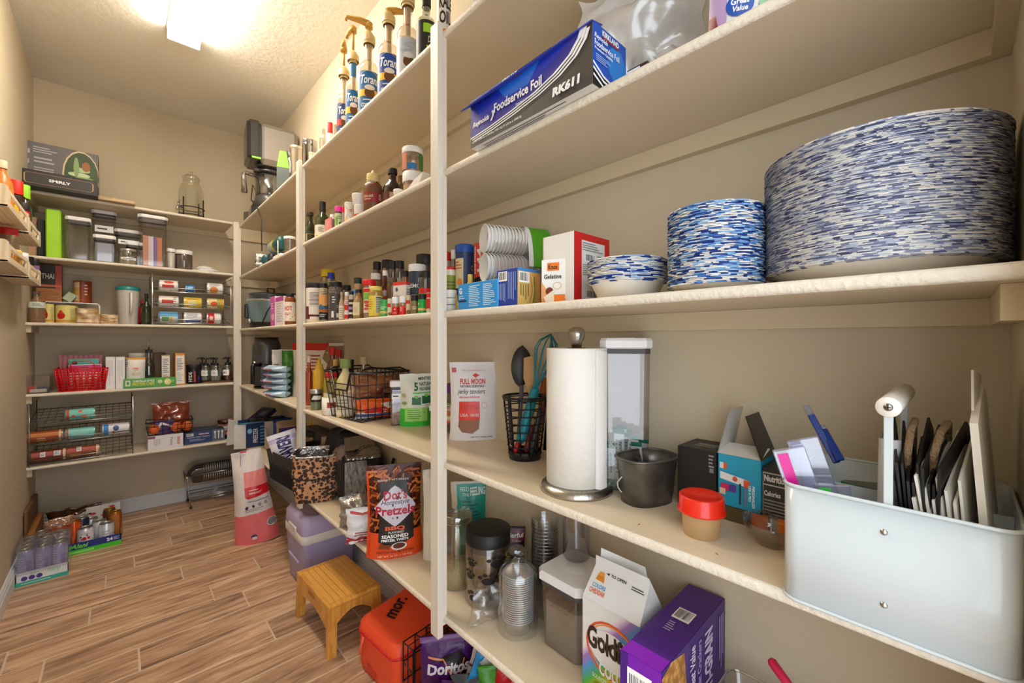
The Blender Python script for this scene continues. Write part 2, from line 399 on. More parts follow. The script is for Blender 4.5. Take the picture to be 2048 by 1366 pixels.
# floor: grout bed with raised plank tiles
fl = struct(MB().box(XL-.1, XR+.1, YF-1.2, YB+.1, -.06, -.001, M('d2bba2', .8, 0, .3, 80)).build('floor'))
mt, n, l, p = nm('wood_look_tile'); p.inputs['Roughness'].default_value = .38
tc = n.new('ShaderNodeTexCoord'); oi = n.new('ShaderNodeObjectInfo'); mp = n.new('ShaderNodeMapping'); mp.inputs['Scale'].default_value = (1.3, 13, 1)
ml = n.new('ShaderNodeMath'); ml.operation = 'MULTIPLY'; ml.inputs[1].default_value = 37; l.new(oi.outputs['Random'], ml.inputs[0]); l.new(ml.outputs[0], mp.inputs['Location'])
l.new(tc.outputs['Object'], mp.inputs[0])
t1 = n.new('ShaderNodeTexNoise'); t1.inputs['Scale'].default_value = 2.3; t1.inputs['Detail'].default_value = 7; t1.inputs['Distortion'].default_value = 1.1; t1.inputs['Roughness'].default_value = .62; l.new(mp.outputs[0], t1.inputs['Vector'])
cr = n.new('ShaderNodeValToRGB'); e = cr.color_ramp.elements
e[0].position = .3; e[0].color = hx('6a5040'); e[1].position = .68; e[1].color = hx('dcbb9c'); x = e.new(.41); x.color = hx('a07e64'); x = e.new(.53); x.color = hx('c09b7c')
l.new(t1.outputs[0], cr.inputs[0])
hs = n.new('ShaderNodeHueSaturation'); mr = n.new('ShaderNodeMapRange'); mr.inputs[3].default_value = .84; mr.inputs[4].default_value = 1.16
l.new(oi.outputs['Random'], mr.inputs[0]); l.new(mr.outputs[0], hs.inputs['Value']); l.new(cr.outputs[0], hs.inputs['Color']); l.new(hs.outputs[0], p.inputs['Base Color'])
bp = n.new('ShaderNodeBump'); bp.inputs['Strength'].default_value = .15; bp.inputs['Distance'].default_value = .003; l.new(t1.outputs[0], bp.inputs['Height']); l.new(bp.outputs[0], p.inputs['Normal'])
TILE = mt
known = {0: -.201, 1: -.305, 2: -.094, 3: .225, 4: -.051, 5: .054, 7: .371, 8: .293, 9: .224, -4: .6, -3: .12, -1: .05, -2: .44}
PW = .152; g = .003
for row in range(-16, 12):
    y0 = 2.114+PW*row; y1 = y0+PW
    xs = known.get(row, random.uniform(-.3, .3)); xs -= .613*3
    while xs < XR:
        a, b = max(XL, xs+g), min(XR, xs+.613-g); c, d = max(YF-.6, y0+g), min(YB, y1-g)
        if b-a > .02 and d-c > .01:
            MB().box(a-(a+b)/2, b-(a+b)/2, c-(c+d)/2, d-(c+d)/2, -.008, 0, TILE, .0012).build('tile', fl, ((a+b)/2, (c+d)/2, 0))
        xs += .613
# baseboards with a stepped profile
def board(name, x0, y0, x1, y1, nx, ny):
    P = [(0, 0), (.014, 0), (.014, .062), (.011, .068), (.011, .076), (.006, .084), (.004, .09), (0, .092)]
    v = []; f = []
    for (x, y) in ((x0, y0), (x1, y1)): v += [(x+nx*a, y+ny*a, b) for a, b in P]
    k = len(P); f = [(i, (i+1) % k, k+(i+1) % k, k+i) for i in range(k)]+[tuple(range(k)), tuple(range(2*k-1, k-1, -1))]
    struct(MB().add(v, f, TRIM, False).build(name))
board('baseboard_left', XL, YF, XL, YB, 1, 0); board('baseboard_back', XL, YB, XR, YB, 0, -1); board('baseboard_right', XR, YF, XR, YB, -1, 0)
# ---------------------------------------------------------------- built-in shelving
def shelf(name, label, x0, x1, y0, y1, zb, fx, tx=0):
    """shelf board with a rounded front edge; fx: 'x' edge faces -x, 'y' edge faces -y"""
    t = TH(name, label, 'shelf', ((x0+x1)/2, (y0+y1)/2, zb)); X, Y = (x1-x0)/2, (y1-y0)/2; k = .006
    pr = [(0, TK)]+[(-k*math.sin(a), TK-k+k*math.cos(a)) for a in (.5, 1.1, PI/2)]+[(-k*math.cos(a), k-k*math.sin(a)) for a in (0, .5, 1.1)]+[(0, 0)]
    if fx == 'x':
        MB().box(-X+k, X, -Y, Y, 0, TK, WOODP).build('board', t)
        v = [(-X+k+a, s_*Y, b) for s_ in (-1, 1) for a, b in pr]
    else:
        MB().box(-X, X, -Y+k, Y, 0, TK, WOODP).build('board', t)
        v = [(s_*X, -Y+k+a, b) for s_ in (-1, 1) for a, b in pr]
    n_ = len(pr); MB().add(v, [(i, i+1, n_+i+1, n_+i) for i in range(n_-1)], EDGE).build('rounded_edge', t)
    return t
bays = [(YF, .938, 'nearest bay'), (.938, 2.086, 'middle bay'), (2.086, YS, 'farthest bay')]
lev = ['lowest', 'second lowest', 'middle', 'second highest', 'topmost']
for i, zb in enumerate(SB):
    for (y0, y1, bn) in bays:
        shelf('wall_shelf', f'{lev[i]} cream painted shelf in the {bn} of the long right wall', XS, XR, y0, y1, zb, 'x')
    shelf('wall_shelf', f'{lev[i]} cream painted shelf across the back wall', XL, .585, YS, YB, zb+.018, 'y')
CW = .038; CLT = wallmat('cleat_paint', 'd9c9aa', 30, .12, .5)
for i, zb in enumerate(SB):
    struct(MB().box(XR-.019, XR, YF, YB, zb-CW, zb-.0004, CLT).build(f'trim_{i+1}'))
    struct(MB().box(XS+.04, XR-.019, YF, YF+.019, zb-CW, zb-.0004, CLT).build(f'trim_{i+6}'))
    struct(MB().box(XL, XR, YB-.019, YB, zb+.018-CW, zb+.0176, CLT).build(f'trim_{i+11}'))
    struct(MB().box(XL, XL+.019, YS+.02, YB-.019, zb+.018-CW, zb+.0176, CLT).build(f'trim_{i+16}'))
PM = wallmat('post_paint', 'e6ded2', 60, .1, .4)
for (x0, x1, y0, y1, zt, zb, lb) in ((.600, .6165, .92, .956, 1.985, .385, 'tall cream post between the nearest and the middle shelf bays'),
                           (.600, .6165, 2.066, 2.106, 1.985, .385, 'cream post between the middle and the farthest shelf bays'),
                           (.584, .6165, 3.462, 3.4865, 1.985, .40, 'cream corner post where right and back shelves meet')):
    t = TH('shelf_post', lb, 'post', ((x0+x1)/2, (y0+y1)/2, zb)); X, Y = (x1-x0)/2, (y1-y0)/2
    MB().box(-X, X, -Y, Y, 0, zt-zb, PM, .0015).build('post_board', t)
    MB().box(X, X+.0115, -Y+.001, Y-.001, .03, zt-zb-.02, PM).build('backing_strip', t)
# ceiling light: fluorescent wrap fixture
t = TH('ceiling_light', 'long white fluorescent light fixture glowing on the ceiling', 'ceiling light', (.247, 2.13, ZT))
MB().box(-.068, .068, -.6, .6, -.02, 0, M('f4f4f4', .4), .003).build('housing', t)
dm = M('fff3e2', .4, em=LAMP)
v = []; P = [(-.064, -.02), (-.064, -.055), (-.055, -.068), (.055, -.068), (.064, -.055), (.064, -.02)]
MB().add([(x, s_*.59, z) for s_ in (-1, 1) for x, z in P], [(i, i+1, 7+i, 6+i) for i in range(5)]+[(5, 4, 3, 2, 1, 0), (6, 7, 8, 9, 10, 11)], dm, False).build('diffuser', t)
for s_ in (-1, 1): MB().box(-.066, .066, s_*.59 if s_ > 0 else -.6, .6 if s_ > 0 else -.59, -.07, -.02, M('f4f4f4', .4), .002).build('end_cap', t)
# ================================================================ back wall goods
B1, B2, B3, B4, B5 = B[1:]
def BC(name, lb, cat, pl, pr, pt, z, y0, dy, col, **k):
    loc, w_, d, h = bbox(pl, pr, pt, z, y0, dy); return carton(name, lb, cat, loc, w_, d, h, 0, col, **k)
def BJ(name, lb, cat, l, r, t, z, y, **k):
    x, y, R, h = fit(l, r, t, z, y=y); return jar(name, lb, cat, x, y, z, R, h, **k)
# topmost shelf
BC('carton', 'long black carton with a gold outline and SMIRLY lettering on top back shelf', 'box', 40, 196, 349, B5, 3.40, .16, '2b2a2c',
   F=[('b', [(.08, .2), (.06, .3), (.06, .72), (.09, .82), (.91, .82), (.94, .72), (.94, .3), (.91, .2), (.08, .2)], .008, 'c39a6b'), ('r', .075, .25, .925, .77, '3a3839'), ('t', 'SMiRLY', .36, .4, .64, .58, 'ffffff', (.03, 0))])
t = BC('carton', 'grey carton with a photo of green vegetables behind the black carton', 'box', 54, 198, 296, B5, 3.585, .15, '6f6d70',
   F=[('l', .02, .52, .05, .9, 2, 'b7b5b6'), ('l', .09, .8, .42, .93, 3, 'b7b5b6'), ('l', .1, .6, .42, .74, 2, 'b7b5b6'), ('l', .1, .45, .42, .54, 2, 'b7b5b6'),
      ('e', .75, .5, .27, .5, 'dccba6'), ('e', .755, .5, .25, .47, '3f5636'), ('e', .76, .62, .12, .05, 'b7d39a'), ('e', .72, .52, .16, .045, 'cfe0b5'), ('e', .8, .44, .15, .05, '9fbf7e'), ('e', .82, .7, .06, .1, 'a4683c'), ('e', .85, .34, .1, .06, 'dbe8c6'), ('e', .68, .66, .04, .2, '8fb070')],
   R=[('r', 0, 0, 1, 1, '5a4632'), ('l', .1, .1, .9, .9, 6, '77604a')])
BC('cutting_board', 'thin pale wooden board lying flat beside the vegetable carton', 'board', 197, 272, 397, B5, 3.45, .26, TEX('noise', 'c9b08a', 'b4976c', 9, stretch=(1, 12, 6)), bv=.003)
# drink dispenser
x, y, R, h = fit(356, 410, 337, B5, y=3.6)
t = TH('drink_dispenser', 'clear glass drink dispenser jar in a black wire stand on top back shelf', 'dispenser', (x, y, B5), .3)
G = CLR('f8faf6', .1); z0 = .03
MB().lathe([(0, z0), (R*.8, z0), (R*.93, z0+.012), (R*.95, z0+.15), (R*.75, z0+.2), (R*.62, z0+.215), (R*.64, z0+.24)], G, 10, smooth=False).build('glass_jar', t)
MB().lathe([(R*.66, z0+.238), (R*.68, z0+.25), (R*.5, z0+.265), (R*.12, z0+.27), (R*.1, z0+.28), (R*.16, z0+.29), (0, h)], CLR('f8faf6', .2), 20).build('lid', t)
bk = M('1b1a1c', .35, .5); mb = MB()
for z in (.02, .07): mb.tube([(R*math.cos(a*PI/8), R*math.sin(a*PI/8), z) for a in range(16)], .003, bk, closed=True)
for a in range(4): mb.tube([(R*1.05*math.cos(a*PI/2+.6), R*1.05*math.sin(a*PI/2+.6), q) for q in (0, .13)], .0035, bk)
mb.build('wire_stand', t)
MB().tube([(-R*.8, -.02, .06), (-R*1.25, -.03, .06), (-R*1.3, -.03, .035)], .007, M('c6c8ca', .2, .9)).tube([(-R*1.2, -.03, .06), (-R*1.2, -.03, .09)], .005, M('c6c8ca', .2, .9)).build('tap', t)
# second highest: lunch box and clear containers
BC('folder_box', 'tan cardboard box at the left end of the second highest back shelf', 'box', 57, 75, 434, B4, 3.6, .1, 'c29a78')
BC('folder_box', 'black slim box beside the bright green box', 'box', 76, 91, 440, B4, 3.58, .12, '26282c')
BC('lunch_box', 'bright lime green upright fabric box on back shelf', 'box', 92, 123, 419, B4, 3.52, .2, M('a4e02a', .5, 0, .5, 14), bv=.006)
def oxo(name, lb, l, r, t_, z, y, fill=None, fh=.5, tall=None, group=None, at=None, rz=0, w2=None, lidc='f1f1f3', label=False):
    if at: x, y, R, h = at
    else: x, y, R, h = fit(l, r, t_, z, y=y)
    t = TH(name, lb, 'container', (x, y, z), rz, group); k = R*.9; q = w2 or k; c = R*.22
    P = lambda a, b, c: [(-a+c, -b), (a-c, -b), (a, -b+c), (a, b-c), (a-c, b), (-a+c, b), (-a, b-c), (-a, -b+c)]
    lh = min(.022, h*.2)
    mb = MB(); pts = P(k*.97, q*.97, c); n_ = 8
    mb.add([(a*s_, b*s_, zz) for s_, zz in ((.88, .001), (.95, .006), (1, h-lh*1.3)) for a, b in pts], [(i+o, (i+1) % n_+o, (i+1) % n_+n_+o, i+n_+o) for o in (0, n_) for i in range(n_)]+[tuple(range(7, -1, -1))], CLR('f3f3f6', .12), False).build('clear_body', t)
    pts = P(k*1.06, q*1.06, c)
    MB().add([(a*s_, b*s_, zz) for s_, zz in ((.95, h-lh), (1, h-lh*.85), (1, h-lh*.25), (.94, h)) for a, b in pts], [(i+o*n_, (i+1) % n_+o*n_, (i+1) % n_+n_+o*n_, i+n_+o*n_) for o in range(3) for i in range(n_)]+[tuple(range(24, 32)), tuple(range(7, -1, -1))], M(lidc, .3), False).build('lid', t)
    MB().add([(a*.93, b*.93, zz) for zz in (h-lh*1.5, h-lh) for a, b in pts], [(i, (i+1) % n_, (i+1) % n_+n_, i+n_) for i in range(n_)], M('4a4648', .5), False).build('seal_ring', t)
    b_ = MB().lathe([(0, h+.0012), (k*.38, h+.0012), (k*.42, h)], M('e6e6ea', .35), 16).build('button', t)
    if fill: MB().prism([(a*.9, b*.9) for a, b in P(k*.97, q*.97, c)], .004, h*fh, fill).build('contents', t)
    if label: decal(t, 'label', [('r', .1, .6, .9, .72, 'f2f2f2'), ('l', .2, .63, .8, .69, 1, '333333')], flatmap((-k*.97, -q*.975, 0), (2*k*.97, 0, 0), (0, 0, h)))
    return t
cg = None
oxo('storage_container', 'clear tall container with white lid next to the green box', 131, 185, 434, B4, 3.56)
oxo('storage_container', 'clear tall container standing behind and between the left ones', 183, 236, 421, B4, 3.7, label=True)
oxo('storage_container', 'clear short container with bluish contents in front of the tall one', 186, 234, 470, B4, 3.55, fill=M('aeb2c4', .6), fh=.7)
oxo('storage_container', 'clear wide container with a label behind the glass jar', 228, 286, 459, B4, 3.7, label=True, fill=M('b9a58c', .7), fh=.4)
oxo('storage_container', 'clear small square container with white lid right of the jar', 250, 295, 484, B4, 3.62)
t = BJ('mason_jar', 'small glass jar with metal lid and a white name label', 'jar', 237, 275, 497, B4, 3.54, body=CLR('efefea', .2), lid=M('c9c5ba', .3, .8), lab=None, prints=[('r', .25, .3, .85, .55, 'f5f5f5'), ('l', .3, .36, .8, .5, 1, '555555')], fill=M('b5aa98', .7), fh=.45)
t = oxo('storage_container', 'tallest clear container holding orange and purple paper packets', 274, 337, 430, B4, 3.57)
for i, (c_, dx) in enumerate((('d99a78', -.035), ('e9e2ee', -.01), ('8a6bb0', .008), ('dd8d66', .033))):
    MB().box(dx-.013, dx+.013, -.02+i*.008, -.017+i*.008, .004, .2, M(c_, .5)).build('packet', t)
BJ('storage_jar', 'narrow white-lidded jar with cream contents beside the tallest container', 'jar', 334, 351, 497, B4, 3.58, body=CLR('f4f4f4', .15), lid='efeff2', lr=1.02, lh=.16, fill=M('e9e4da', .6), fh=.8)
BJ('storage_jar', 'squat clear jar with a white lid near the flat lids', 'jar', 351, 386, 500, B4, 3.6, body=CLR('cfcaca', .15), lid='efeff2', lr=1.04, lh=.2, fill=M('8f827c', .7), fh=.75)
p = pY(412, 540, 3.53)
for i, (dx, rr, z_) in enumerate(((-.02, .075, 0), (.05, .06, .0095), (.01, .052, .019), (-.0, .04, .029))):
    lb_ = ['lowest wide white plastic lid of the small pile', 'second white lid of the pile, shifted right', 'third white lid of the pile', 'smallest white lid topping the pile'][i]
    t = TH('container_lid', lb_, 'lid', (p.x+dx*.4, 3.575, B4+z_), 0, 'spare white lids on the back shelf')
    MB().lathe([(0, 0), (rr*.9, 0), (rr, .003), (rr, .008), (rr*.85, .0095), (0, .0095)], M('f0f0f2', .3), 24).build('lid_disc', t)
# middle shelf
BJ('spice_jar', 'brown seasoning jar with a white and green label at shelf left end', 'jar', 57, 91, 583, B3, 3.53, body='8a6b4e', lid=CLR('c8c0b8', .3), shape_='bottle', lr=.4, lab='dfe6dc', band=(.45, .66), prints=[('r', 0, 0, 1, .12, '6f9a5c'), ('l', .3, .3, .8, .8, 3, '7a8a7a')])
BC('wire_riser', 'white wire riser shelf holding a can and boxes', 'rack', 88, 199, 608, B3, 3.62, .13, 'ffffff')
_r = [o for o in C.objects if o.name.startswith('wire_riser')][0]
lo, w_, d_, h_ = bbox(88, 199, 606, B3, 3.62, .13)
for ch in list(_r.children): bpy.data.objects.remove(ch)
wm = M('f2f2f2', .35); mb = MB()
for s_ in (-1, 1): mb.tube([(-w_/2, s_*d_/2, 0), (-w_/2, s_*d_/2, h_-.01), (-w_/2+.01, s_*d_/2, h_), (w_/2-.01, s_*d_/2, h_), (w_/2, s_*d_/2, h_-.01), (w_/2, s_*d_/2, 0)], .003, wm)
mb.build('frame', _r); mb = MB()
for i in range(9): mb.tube([(-w_/2+.01+i*(w_-.02)/8, -d_/2, h_), (-w_/2+.01+i*(w_-.02)/8, d_/2, h_)], .0016, wm, 5)
mb.build('wires', _r)
RZ = B3+h_+.003
BC('noodle_box', 'dark red box with THAI lettering standing on white riser', 'box', 73, 124, 530, RZ, 3.65, .05, '2a1512',
   F=[('r', .75, 0, 1, 1, 'b8462a'), ('r', 0, .4, 1, .46, 'c96a3a'), ('t', 'THAI', .2, .62, .7, .76, 'e8e2da'), ('r', 0, 0, 1, .36, 'a86a32'), ('l', .05, .04, .9, .3, 6, '8a4f22')])
BJ('food_can', 'rust red food can with a cream panel on white riser', 'can', 147, 185, 562, RZ, 3.69, shape_='can', body=M('8f3d20', .4), lid=None, band=(.05, .95), prints=[('r', 0, 0, .38, 1, 'd9a65a'), ('r', .1, .7, .38, .95, 'e8d2b0'), ('c', .12, .1, .3, .3), ('l', .55, .3, .7, .9, 4, 'e8cdb8')])
t = BC('snack_box', 'small green and white box leaning on the riser', 'box', 122, 143, 588, RZ, 3.66, .03, 'b9c6a4'); t.rotation_euler.y = .6; t.location.z += .012
for l, r, lb in ((86, 109, 'yellow food can with a red pear picture, left of two'), (110, 157, 'larger yellow food can with red pear picture under the riser')):
    BJ('food_can', lb, 'can', l, r, 608 if l < 100 else 611, B3, 3.64 if l < 100 else 3.66, shape_='can', body=M('e2d47c', .4), lid=None, band=(.04, .96), group=None,
       prints=[('r', 0, 0, 1, 1, 'e6da86'), ('r', 0, .06, 1, .16, 'e0a040'), ('e', .32, .42, .13, .2, 'c8201c'), ('e', .32, .62, .06, .12, 'd8452a'), ('l', .6, .15, .95, .85, 8, 'b8b07a')])
# bags of pasta nests and the like
PAS = TEX('voronoi', 'f0dfc0', 'b98f5c', 22, thr=.4, sharp=.25, bump=.6, r=.35)
for (l, r, t_, y, lb) in ((150, 199, 617, 3.53, 'clear bag of pale round crackers on the back shelf'), (199, 237, 629, 3.53, 'low bag of pale crackers lying right of the taller bag')):
    x, y, R, h = fit(l, r, t_, B3, y=y)
    pouch('cracker_bag', lb, 'bag', (x, y, B3), R*2, h, R*1.1, 0, PAS, style='open', wr=.5, seed=l)
x, y, R, h = fit(232, 280, 571, B3, y=3.64)
t = TH('pitcher', 'frosted white plastic pitcher with a teal lid', 'pitcher', (x, y, B3), 0)
MB().lathe([(0, 0), (R*.78, 0), (R*.82, .006), (R, h*.9)], M('cdc8c2', .35), 28).build('body', t)
MB().lathe([(R*1.03, h*.88), (R*1.06, h*.95), (R*.9, h*.985), (R*.3, h), (0, h)], M('2b8f8c', .35), 28).build('lid', t)
MB().tube([(.01, -R*.9, h*.8), (.015, -R-.035, h*.8), (.015, -R-.03, h*.3), (.01, -R*.85, h*.28)], .007, M('e4e2df', .35)).build('handle', t)
BJ('oil_bottle', 'small dark green oil bottle next to chrome can rack', 'bottle', 283, 303, 587, B3, 3.6, shape_='oil', body=M('23301a', .12, coat=.5), lid='1c1a18', lr=.42, lab='2e3a22', band=(.1, .4))
BJ('sauce_bottle', 'red labelled bottle half hidden behind the green oil bottle', 'bottle', 277, 291, 600, B3, 3.68, shape_='bottle', body=M('5a2018', .2), lid='c62a20', lab='b02a22')
def can_rack(name, lb, pl, pr, pt, z, y0, dy, col, levels, cans, met=.9):
    lo, w_, d_, h_ = bbox(pl, pr, pt, z, y0, dy); t = TH(name, lb, 'can rack', lo); mt = M(col, .22, met)
    X, Y = w_/2, d_/2; mb = MB()
    for sx in (-1, 1):
        MB().tube([(sx*X, -Y, 0), (sx*X, -Y, h_), (sx*X, Y, h_), (sx*X, Y, 0)], .003, mt).build('upright', t)
    mb = MB(); tiers = []
    for k in range(levels):
        z0 = .012+k*(h_-.02)/levels; tr = .05; mb = MB()
        zb = lambda y_: z0+.004+(y_+Y)/(2*Y)*tr
        mb.tube([(-X, -Y, z0), (X, -Y, z0), (X, Y, z0+tr), (-X, Y, z0+tr)], .0028, mt, closed=True)
        mb.tube([(-X, -Y+.008, z0+.02), (-X+.01, -Y-.004, z0+.024), (X-.01, -Y-.004, z0+.024), (X, -Y+.008, z0+.02)], .0022, mt)
        nn = 14
        for i in range(nn+1):
            u = -X+2*X*i/nn; mb.tube([(u, -Y, z0+.012), (u, -Y, z0), (u, Y, z0+tr)], .0013, mt, 4)
        for j in range(1, 5): q = -Y+2*Y*j/5; mb.tube([(-X, q, zb(q)-.005), (X, q, zb(q)-.005)], .0015, mt, 4)
        mb.build('tier', t); tiers.append((lo[2]+z0+.004, lo[1]-Y))
    for (k, px, L, r, col, pr_, lb2, nmn, cp) in cans:
        zz, yf = tiers[k]; p = pY(px, 600, yf+r+.006)
        lying_can(nmn, lb2, 'can', (p.x, yf+r+.008, zz), r, L, 0, col, pr_, None, cp)
    return t
Wt = 'e9e6e2'
def lc(*a): return list(a)
can_rack('can_rack', 'chrome wire rack of food cans on the middle back shelf', 305, 462, 553, B3, 3.5, .3, 'c4c6c8', 3, [
 (2, 337, .105, .036, Wt, [('r', 0, 0, 1, 1, 'f0ece6'), ('r', .1, .3, .8, .55, 'c8281e'), ('e', .5, .75, .3, .12, 'd84a2a')], 'white and red can on the top tier, left', 'food_can', 'c9ccd0'),
 (2, 380, .055, .026, '2a7ac0', [('r', 0, 0, 1, 1, '2a78c4'), ('r', .1, .4, .9, .7, '8fd0ea')], 'small blue can on the middle of the top tier', 'food_can', 'c9ccd0'),
 (2, 429, .1, .038, Wt, [('r', 0, 0, 1, 1, 'eeeeea'), ('e', .4, .35, .3, .25, 'd98238'), ('l', .1, .6, .9, .95, 5, 'aaaaaa')], 'white can with an orange picture on the top tier', 'food_can', 'c9ccd0'),
 (1, 337, .11, .036, Wt, [('r', 0, 0, 1, 1, 'efe8dc'), ('r', .1, .35, .75, .6, 'c63a30'), ('l', .75, .1, .95, .9, 5, '999999')], 'cream can with red lettering panel on the middle tier', 'food_can', 'c9ccd0'),
 (1, 385, .105, .036, 'e8c83a', [('r', 0, 0, 1, 1, 'e9c840'), ('e', .45, .4, .3, .25, 'e8e2a0'), ('r', .1, .7, .9, .8, 'c8a020')], 'yellow can in the centre of the rack', 'food_can', 'c9ccd0'),
 (1, 430, .105, .036, 'e9d9a0', [('r', 0, 0, 1, 1, 'ead9a4'), ('e', .4, .45, .25, .2, 'd9552a'), ('r', .6, 0, .8, 1, '9fb04a'), ('r', .8, 0, 1, 1, 'd9a030')], 'can with orange and green label on the middle tier', 'food_can', 'c9ccd0'),
 (0, 337, .11, .036, '2a6ac0', [('r', 0, 0, 1, 1, 'd9e2e6'), ('r', 0, .55, 1, .9, '3a9ad0'), ('r', .1, .2, .5, .5, '4aa04a'), ('r', .55, .2, .7, .5, 'd8c040')], 'can with blue and green label on the bottom tier', 'food_can', 'c9ccd0'),
 (0, 385, .105, .036, Wt, [('r', 0, 0, 1, 1, 'eceef2'), ('r', 0, .15, 1, .3, '2a50b0'), ('l', .1, .5, .9, .85, 4, '8a8aa8')], 'white can with a blue stripe on the bottom tier', 'food_can', 'c9ccd0'),
 (0, 427, .09, .036, Wt, [('r', 0, 0, .52, 1, 'd01a20'), ('r', .52, 0, 1, 1, 'f4f4f6'), ('e', .25, .5, .15, .15, 'e8d8d0')], 'red and white can at the bottom right of the rack', 'food_can', 'c9ccd0')])
# second lowest shelf
lo, w_, d_, h_ = bbox(49, 99, 753, B2, 3.5, .2)
t = TH('plastic_bin', 'clear plastic bin with small red and blue odds at left end', 'bin', lo)
MB().box(-w_/2, w_/2, -d_/2, d_/2, .001, h_, CLR('f0eeee', .14)).build('clear_bin', t)
for nm_, lb_, c_, a in (('pacifier_case', 'small red plastic case inside the clear bin', 'd8302c', (-.03, -.06, .02, .03, .035)), ('sponge', 'dark blue sponge inside the clear bin', '23406e', (.018, -.05, .03, .05, .03)), ('wipe_pack', 'crumpled white packet at the bottom of the clear bin', 'dcdad4', (0, -.075, .05, .02, .02))):
    q = TH(nm_, lb_, 'household item', (lo[0]+a[0], lo[1]+a[1]+.0, B2+.004)); MB().box(-a[2]/2-.008, a[2]/2+.008, -a[3]/2, a[3]/2, 0, a[4], M(c_, .4, 0, .4, 50), .005).build('body', q)
# red basket: woven strips
lo, w_, d_, h_ = bbox(109, 216, 738, B2, 3.5, .2)
t = TH('plastic_basket', 'red woven plastic basket holding snack pouches', 'basket', lo); rd = M('d4121c', .35)
mb = MB(); X, Y = w_/2, d_/2
def rect3(k, z): a = .84+.16*k; return [(-X*a, -Y*a, z), (X*a, -Y*a, z), (X*a, Y*a, z), (-X*a, Y*a, z)]
for i in range(8): k = i/8; mb.tube(rect3(k, .004+k*h_*.95), .0042, rd, 5, closed=True)
for s_ in (-1, 1):
    for i in range(17):
        u = -1+2*i/16; dz = .06 if i % 2 else -.06
        mb.tube([(u*X*.84, s_*Y*.84, .002), ((u+dz*.5)*X*.92, s_*Y*.925, h_*.5), (u*X, s_*Y, h_)], .0036, rd, 4)
    for i in range(9): u = -1+2*i/8; mb.tube([(s_*X*.84, u*Y*.84, .002), (s_*X, u*Y, h_)], .0024, rd, 4)
mb.box(-X*.84, X*.84, -Y*.84, Y*.84, 0, .003, rd); mb.build('woven_sides', t)
MB().tube(rect3(1, h_), .005, rd, closed=True).build('rim', t)
MB().tube([(-.05, -Y*.9, h_*.95), (-.05, -Y*.85, h_+.02), (-.03, -Y*.8, h_+.042), (.03, -Y*.8, h_+.042), (.05, -Y*.85, h_+.02), (.05, -Y*.9, h_*.95)], .003, rd).build('handle', t)
bx_, by_ = lo[0], lo[1]
pouch('snack_pouch', 'pink checked pouch standing at the back of the red basket', 'pouch', (bx_-.012, by_+.07, B2+.006), .19, .2, .03, 0, TEX('wave', 'c07a88', 'a86272', 14, thr=.5, sharp=.1), seed=3)
pouch('snack_pouch', 'teal topped granola pouch in the red basket', 'pouch', (bx_+.002, by_+.03, B2+.006), .135, .18, .03, 0, 'b58a5a', [('r', .03, .55, .97, .98, '45b0a8'), ('e', .2, .85, .09, .07, '17262a'), ('l', .3, .68, .8, .76, 2, '1f5a58')], seed=4)
pouch('snack_pouch', 'magenta and white pouch at the front of the red basket', 'pouch', (bx_+.01, by_-.015, B2+.006), .14, .145, .035, 0, 'f2eef0', [('r', .02, .7, .98, .98, 'd01a78'), ('r', .35, .78, .6, .9, '2a2a30'), ('l', .2, .6, .8, .66, 1, '555555'), ('r', .1, .05, .9, .4, 'd8a880')], seed=5)
for pl, pr, lb in ((211, 230, 'white carton standing right of the red basket'), (231, 250, 'second white carton beside the white pouch')):
    BC('carton', lb, 'box', pl, pr, 715, B2, 3.52, .15, 'eceaec', F=[('L', .2, .15, .8, .9, 4, 'cfcfd6')])
BJ('tub', 'white round tub behind the white pouch', 'tub', 256, 292, 706, B2, 3.68, shape_='canister', body=M('d9d3ca', .4), lid='ded8cf', lr=1.02, lh=.1)
x, y, R, h = fit(251, 291, 715, B2, y=3.55)
pouch('snack_pouch', 'white pouch with a gold top edge and small orange drawing', 'pouch', (x, y, B2), R*2, h, .05, 0, 'e4e0da', [('r', 0, .93, 1, 1, 'd99a30'), ('l', .0, .7, .12, .98, 5, '23304a'), ('e', .5, .64, .16, .03, 'd98a50'), ('b', [(.35, .68), (.45, .56), (.6, .6)], .012, 'e0a060'), ('t', 'MINT', .3, .4, .8, .5, 'd9c9b2'), ('r', .12, .12, .75, .19, 'dcb070')], seed=6, wr=.15)
x, y, R, h = fit(285, 310, 678, B2, y=3.64)
t = jar('oil_bottle', 'clear glass oil bottle with a steel pourer behind the green box', 'bottle', x, y, B2, R, h*.77, shape_='oil', body=CLR('b9c4c6', .25), lid='33383a', lr=.6, lh=.1, fill=M('4a5254', .3), fh=.4)
MB().tube([(0, 0, h*.76), (0, 0, h*.9), (.004, -.004, h)], [.004, .003, .002], M('c9cacc', .2, 1)).build('pourer', t)
BC('carton', 'brown carton at the back beside the oil bottle', 'box', 307, 331, 706, B2, 3.74, .07, '6e5030')
BC('mix_box', 'narrow white mix box with a fine print panel, left of the orange one', 'box', 323, 340, 711, B2, 3.6, .1, 'c9b896', F=[('r', .05, .03, .95, .97, 'eeeae6'), ('l', .15, .4, .85, .9, 8, '8a8a8a'), ('l', .15, .1, .85, .35, 5, 'd9a080')])
BC('mix_box', 'white mix box with orange borders', 'box', 350, 370, 707, B2, 3.55, .12, 'e0912c', F=[('r', .08, .03, .92, .93, 'eeece8'), ('l', .15, .45, .85, .85, 8, '8a8a8a'), ('l', .15, .1, .85, .4, 5, 'c8c8c8')])
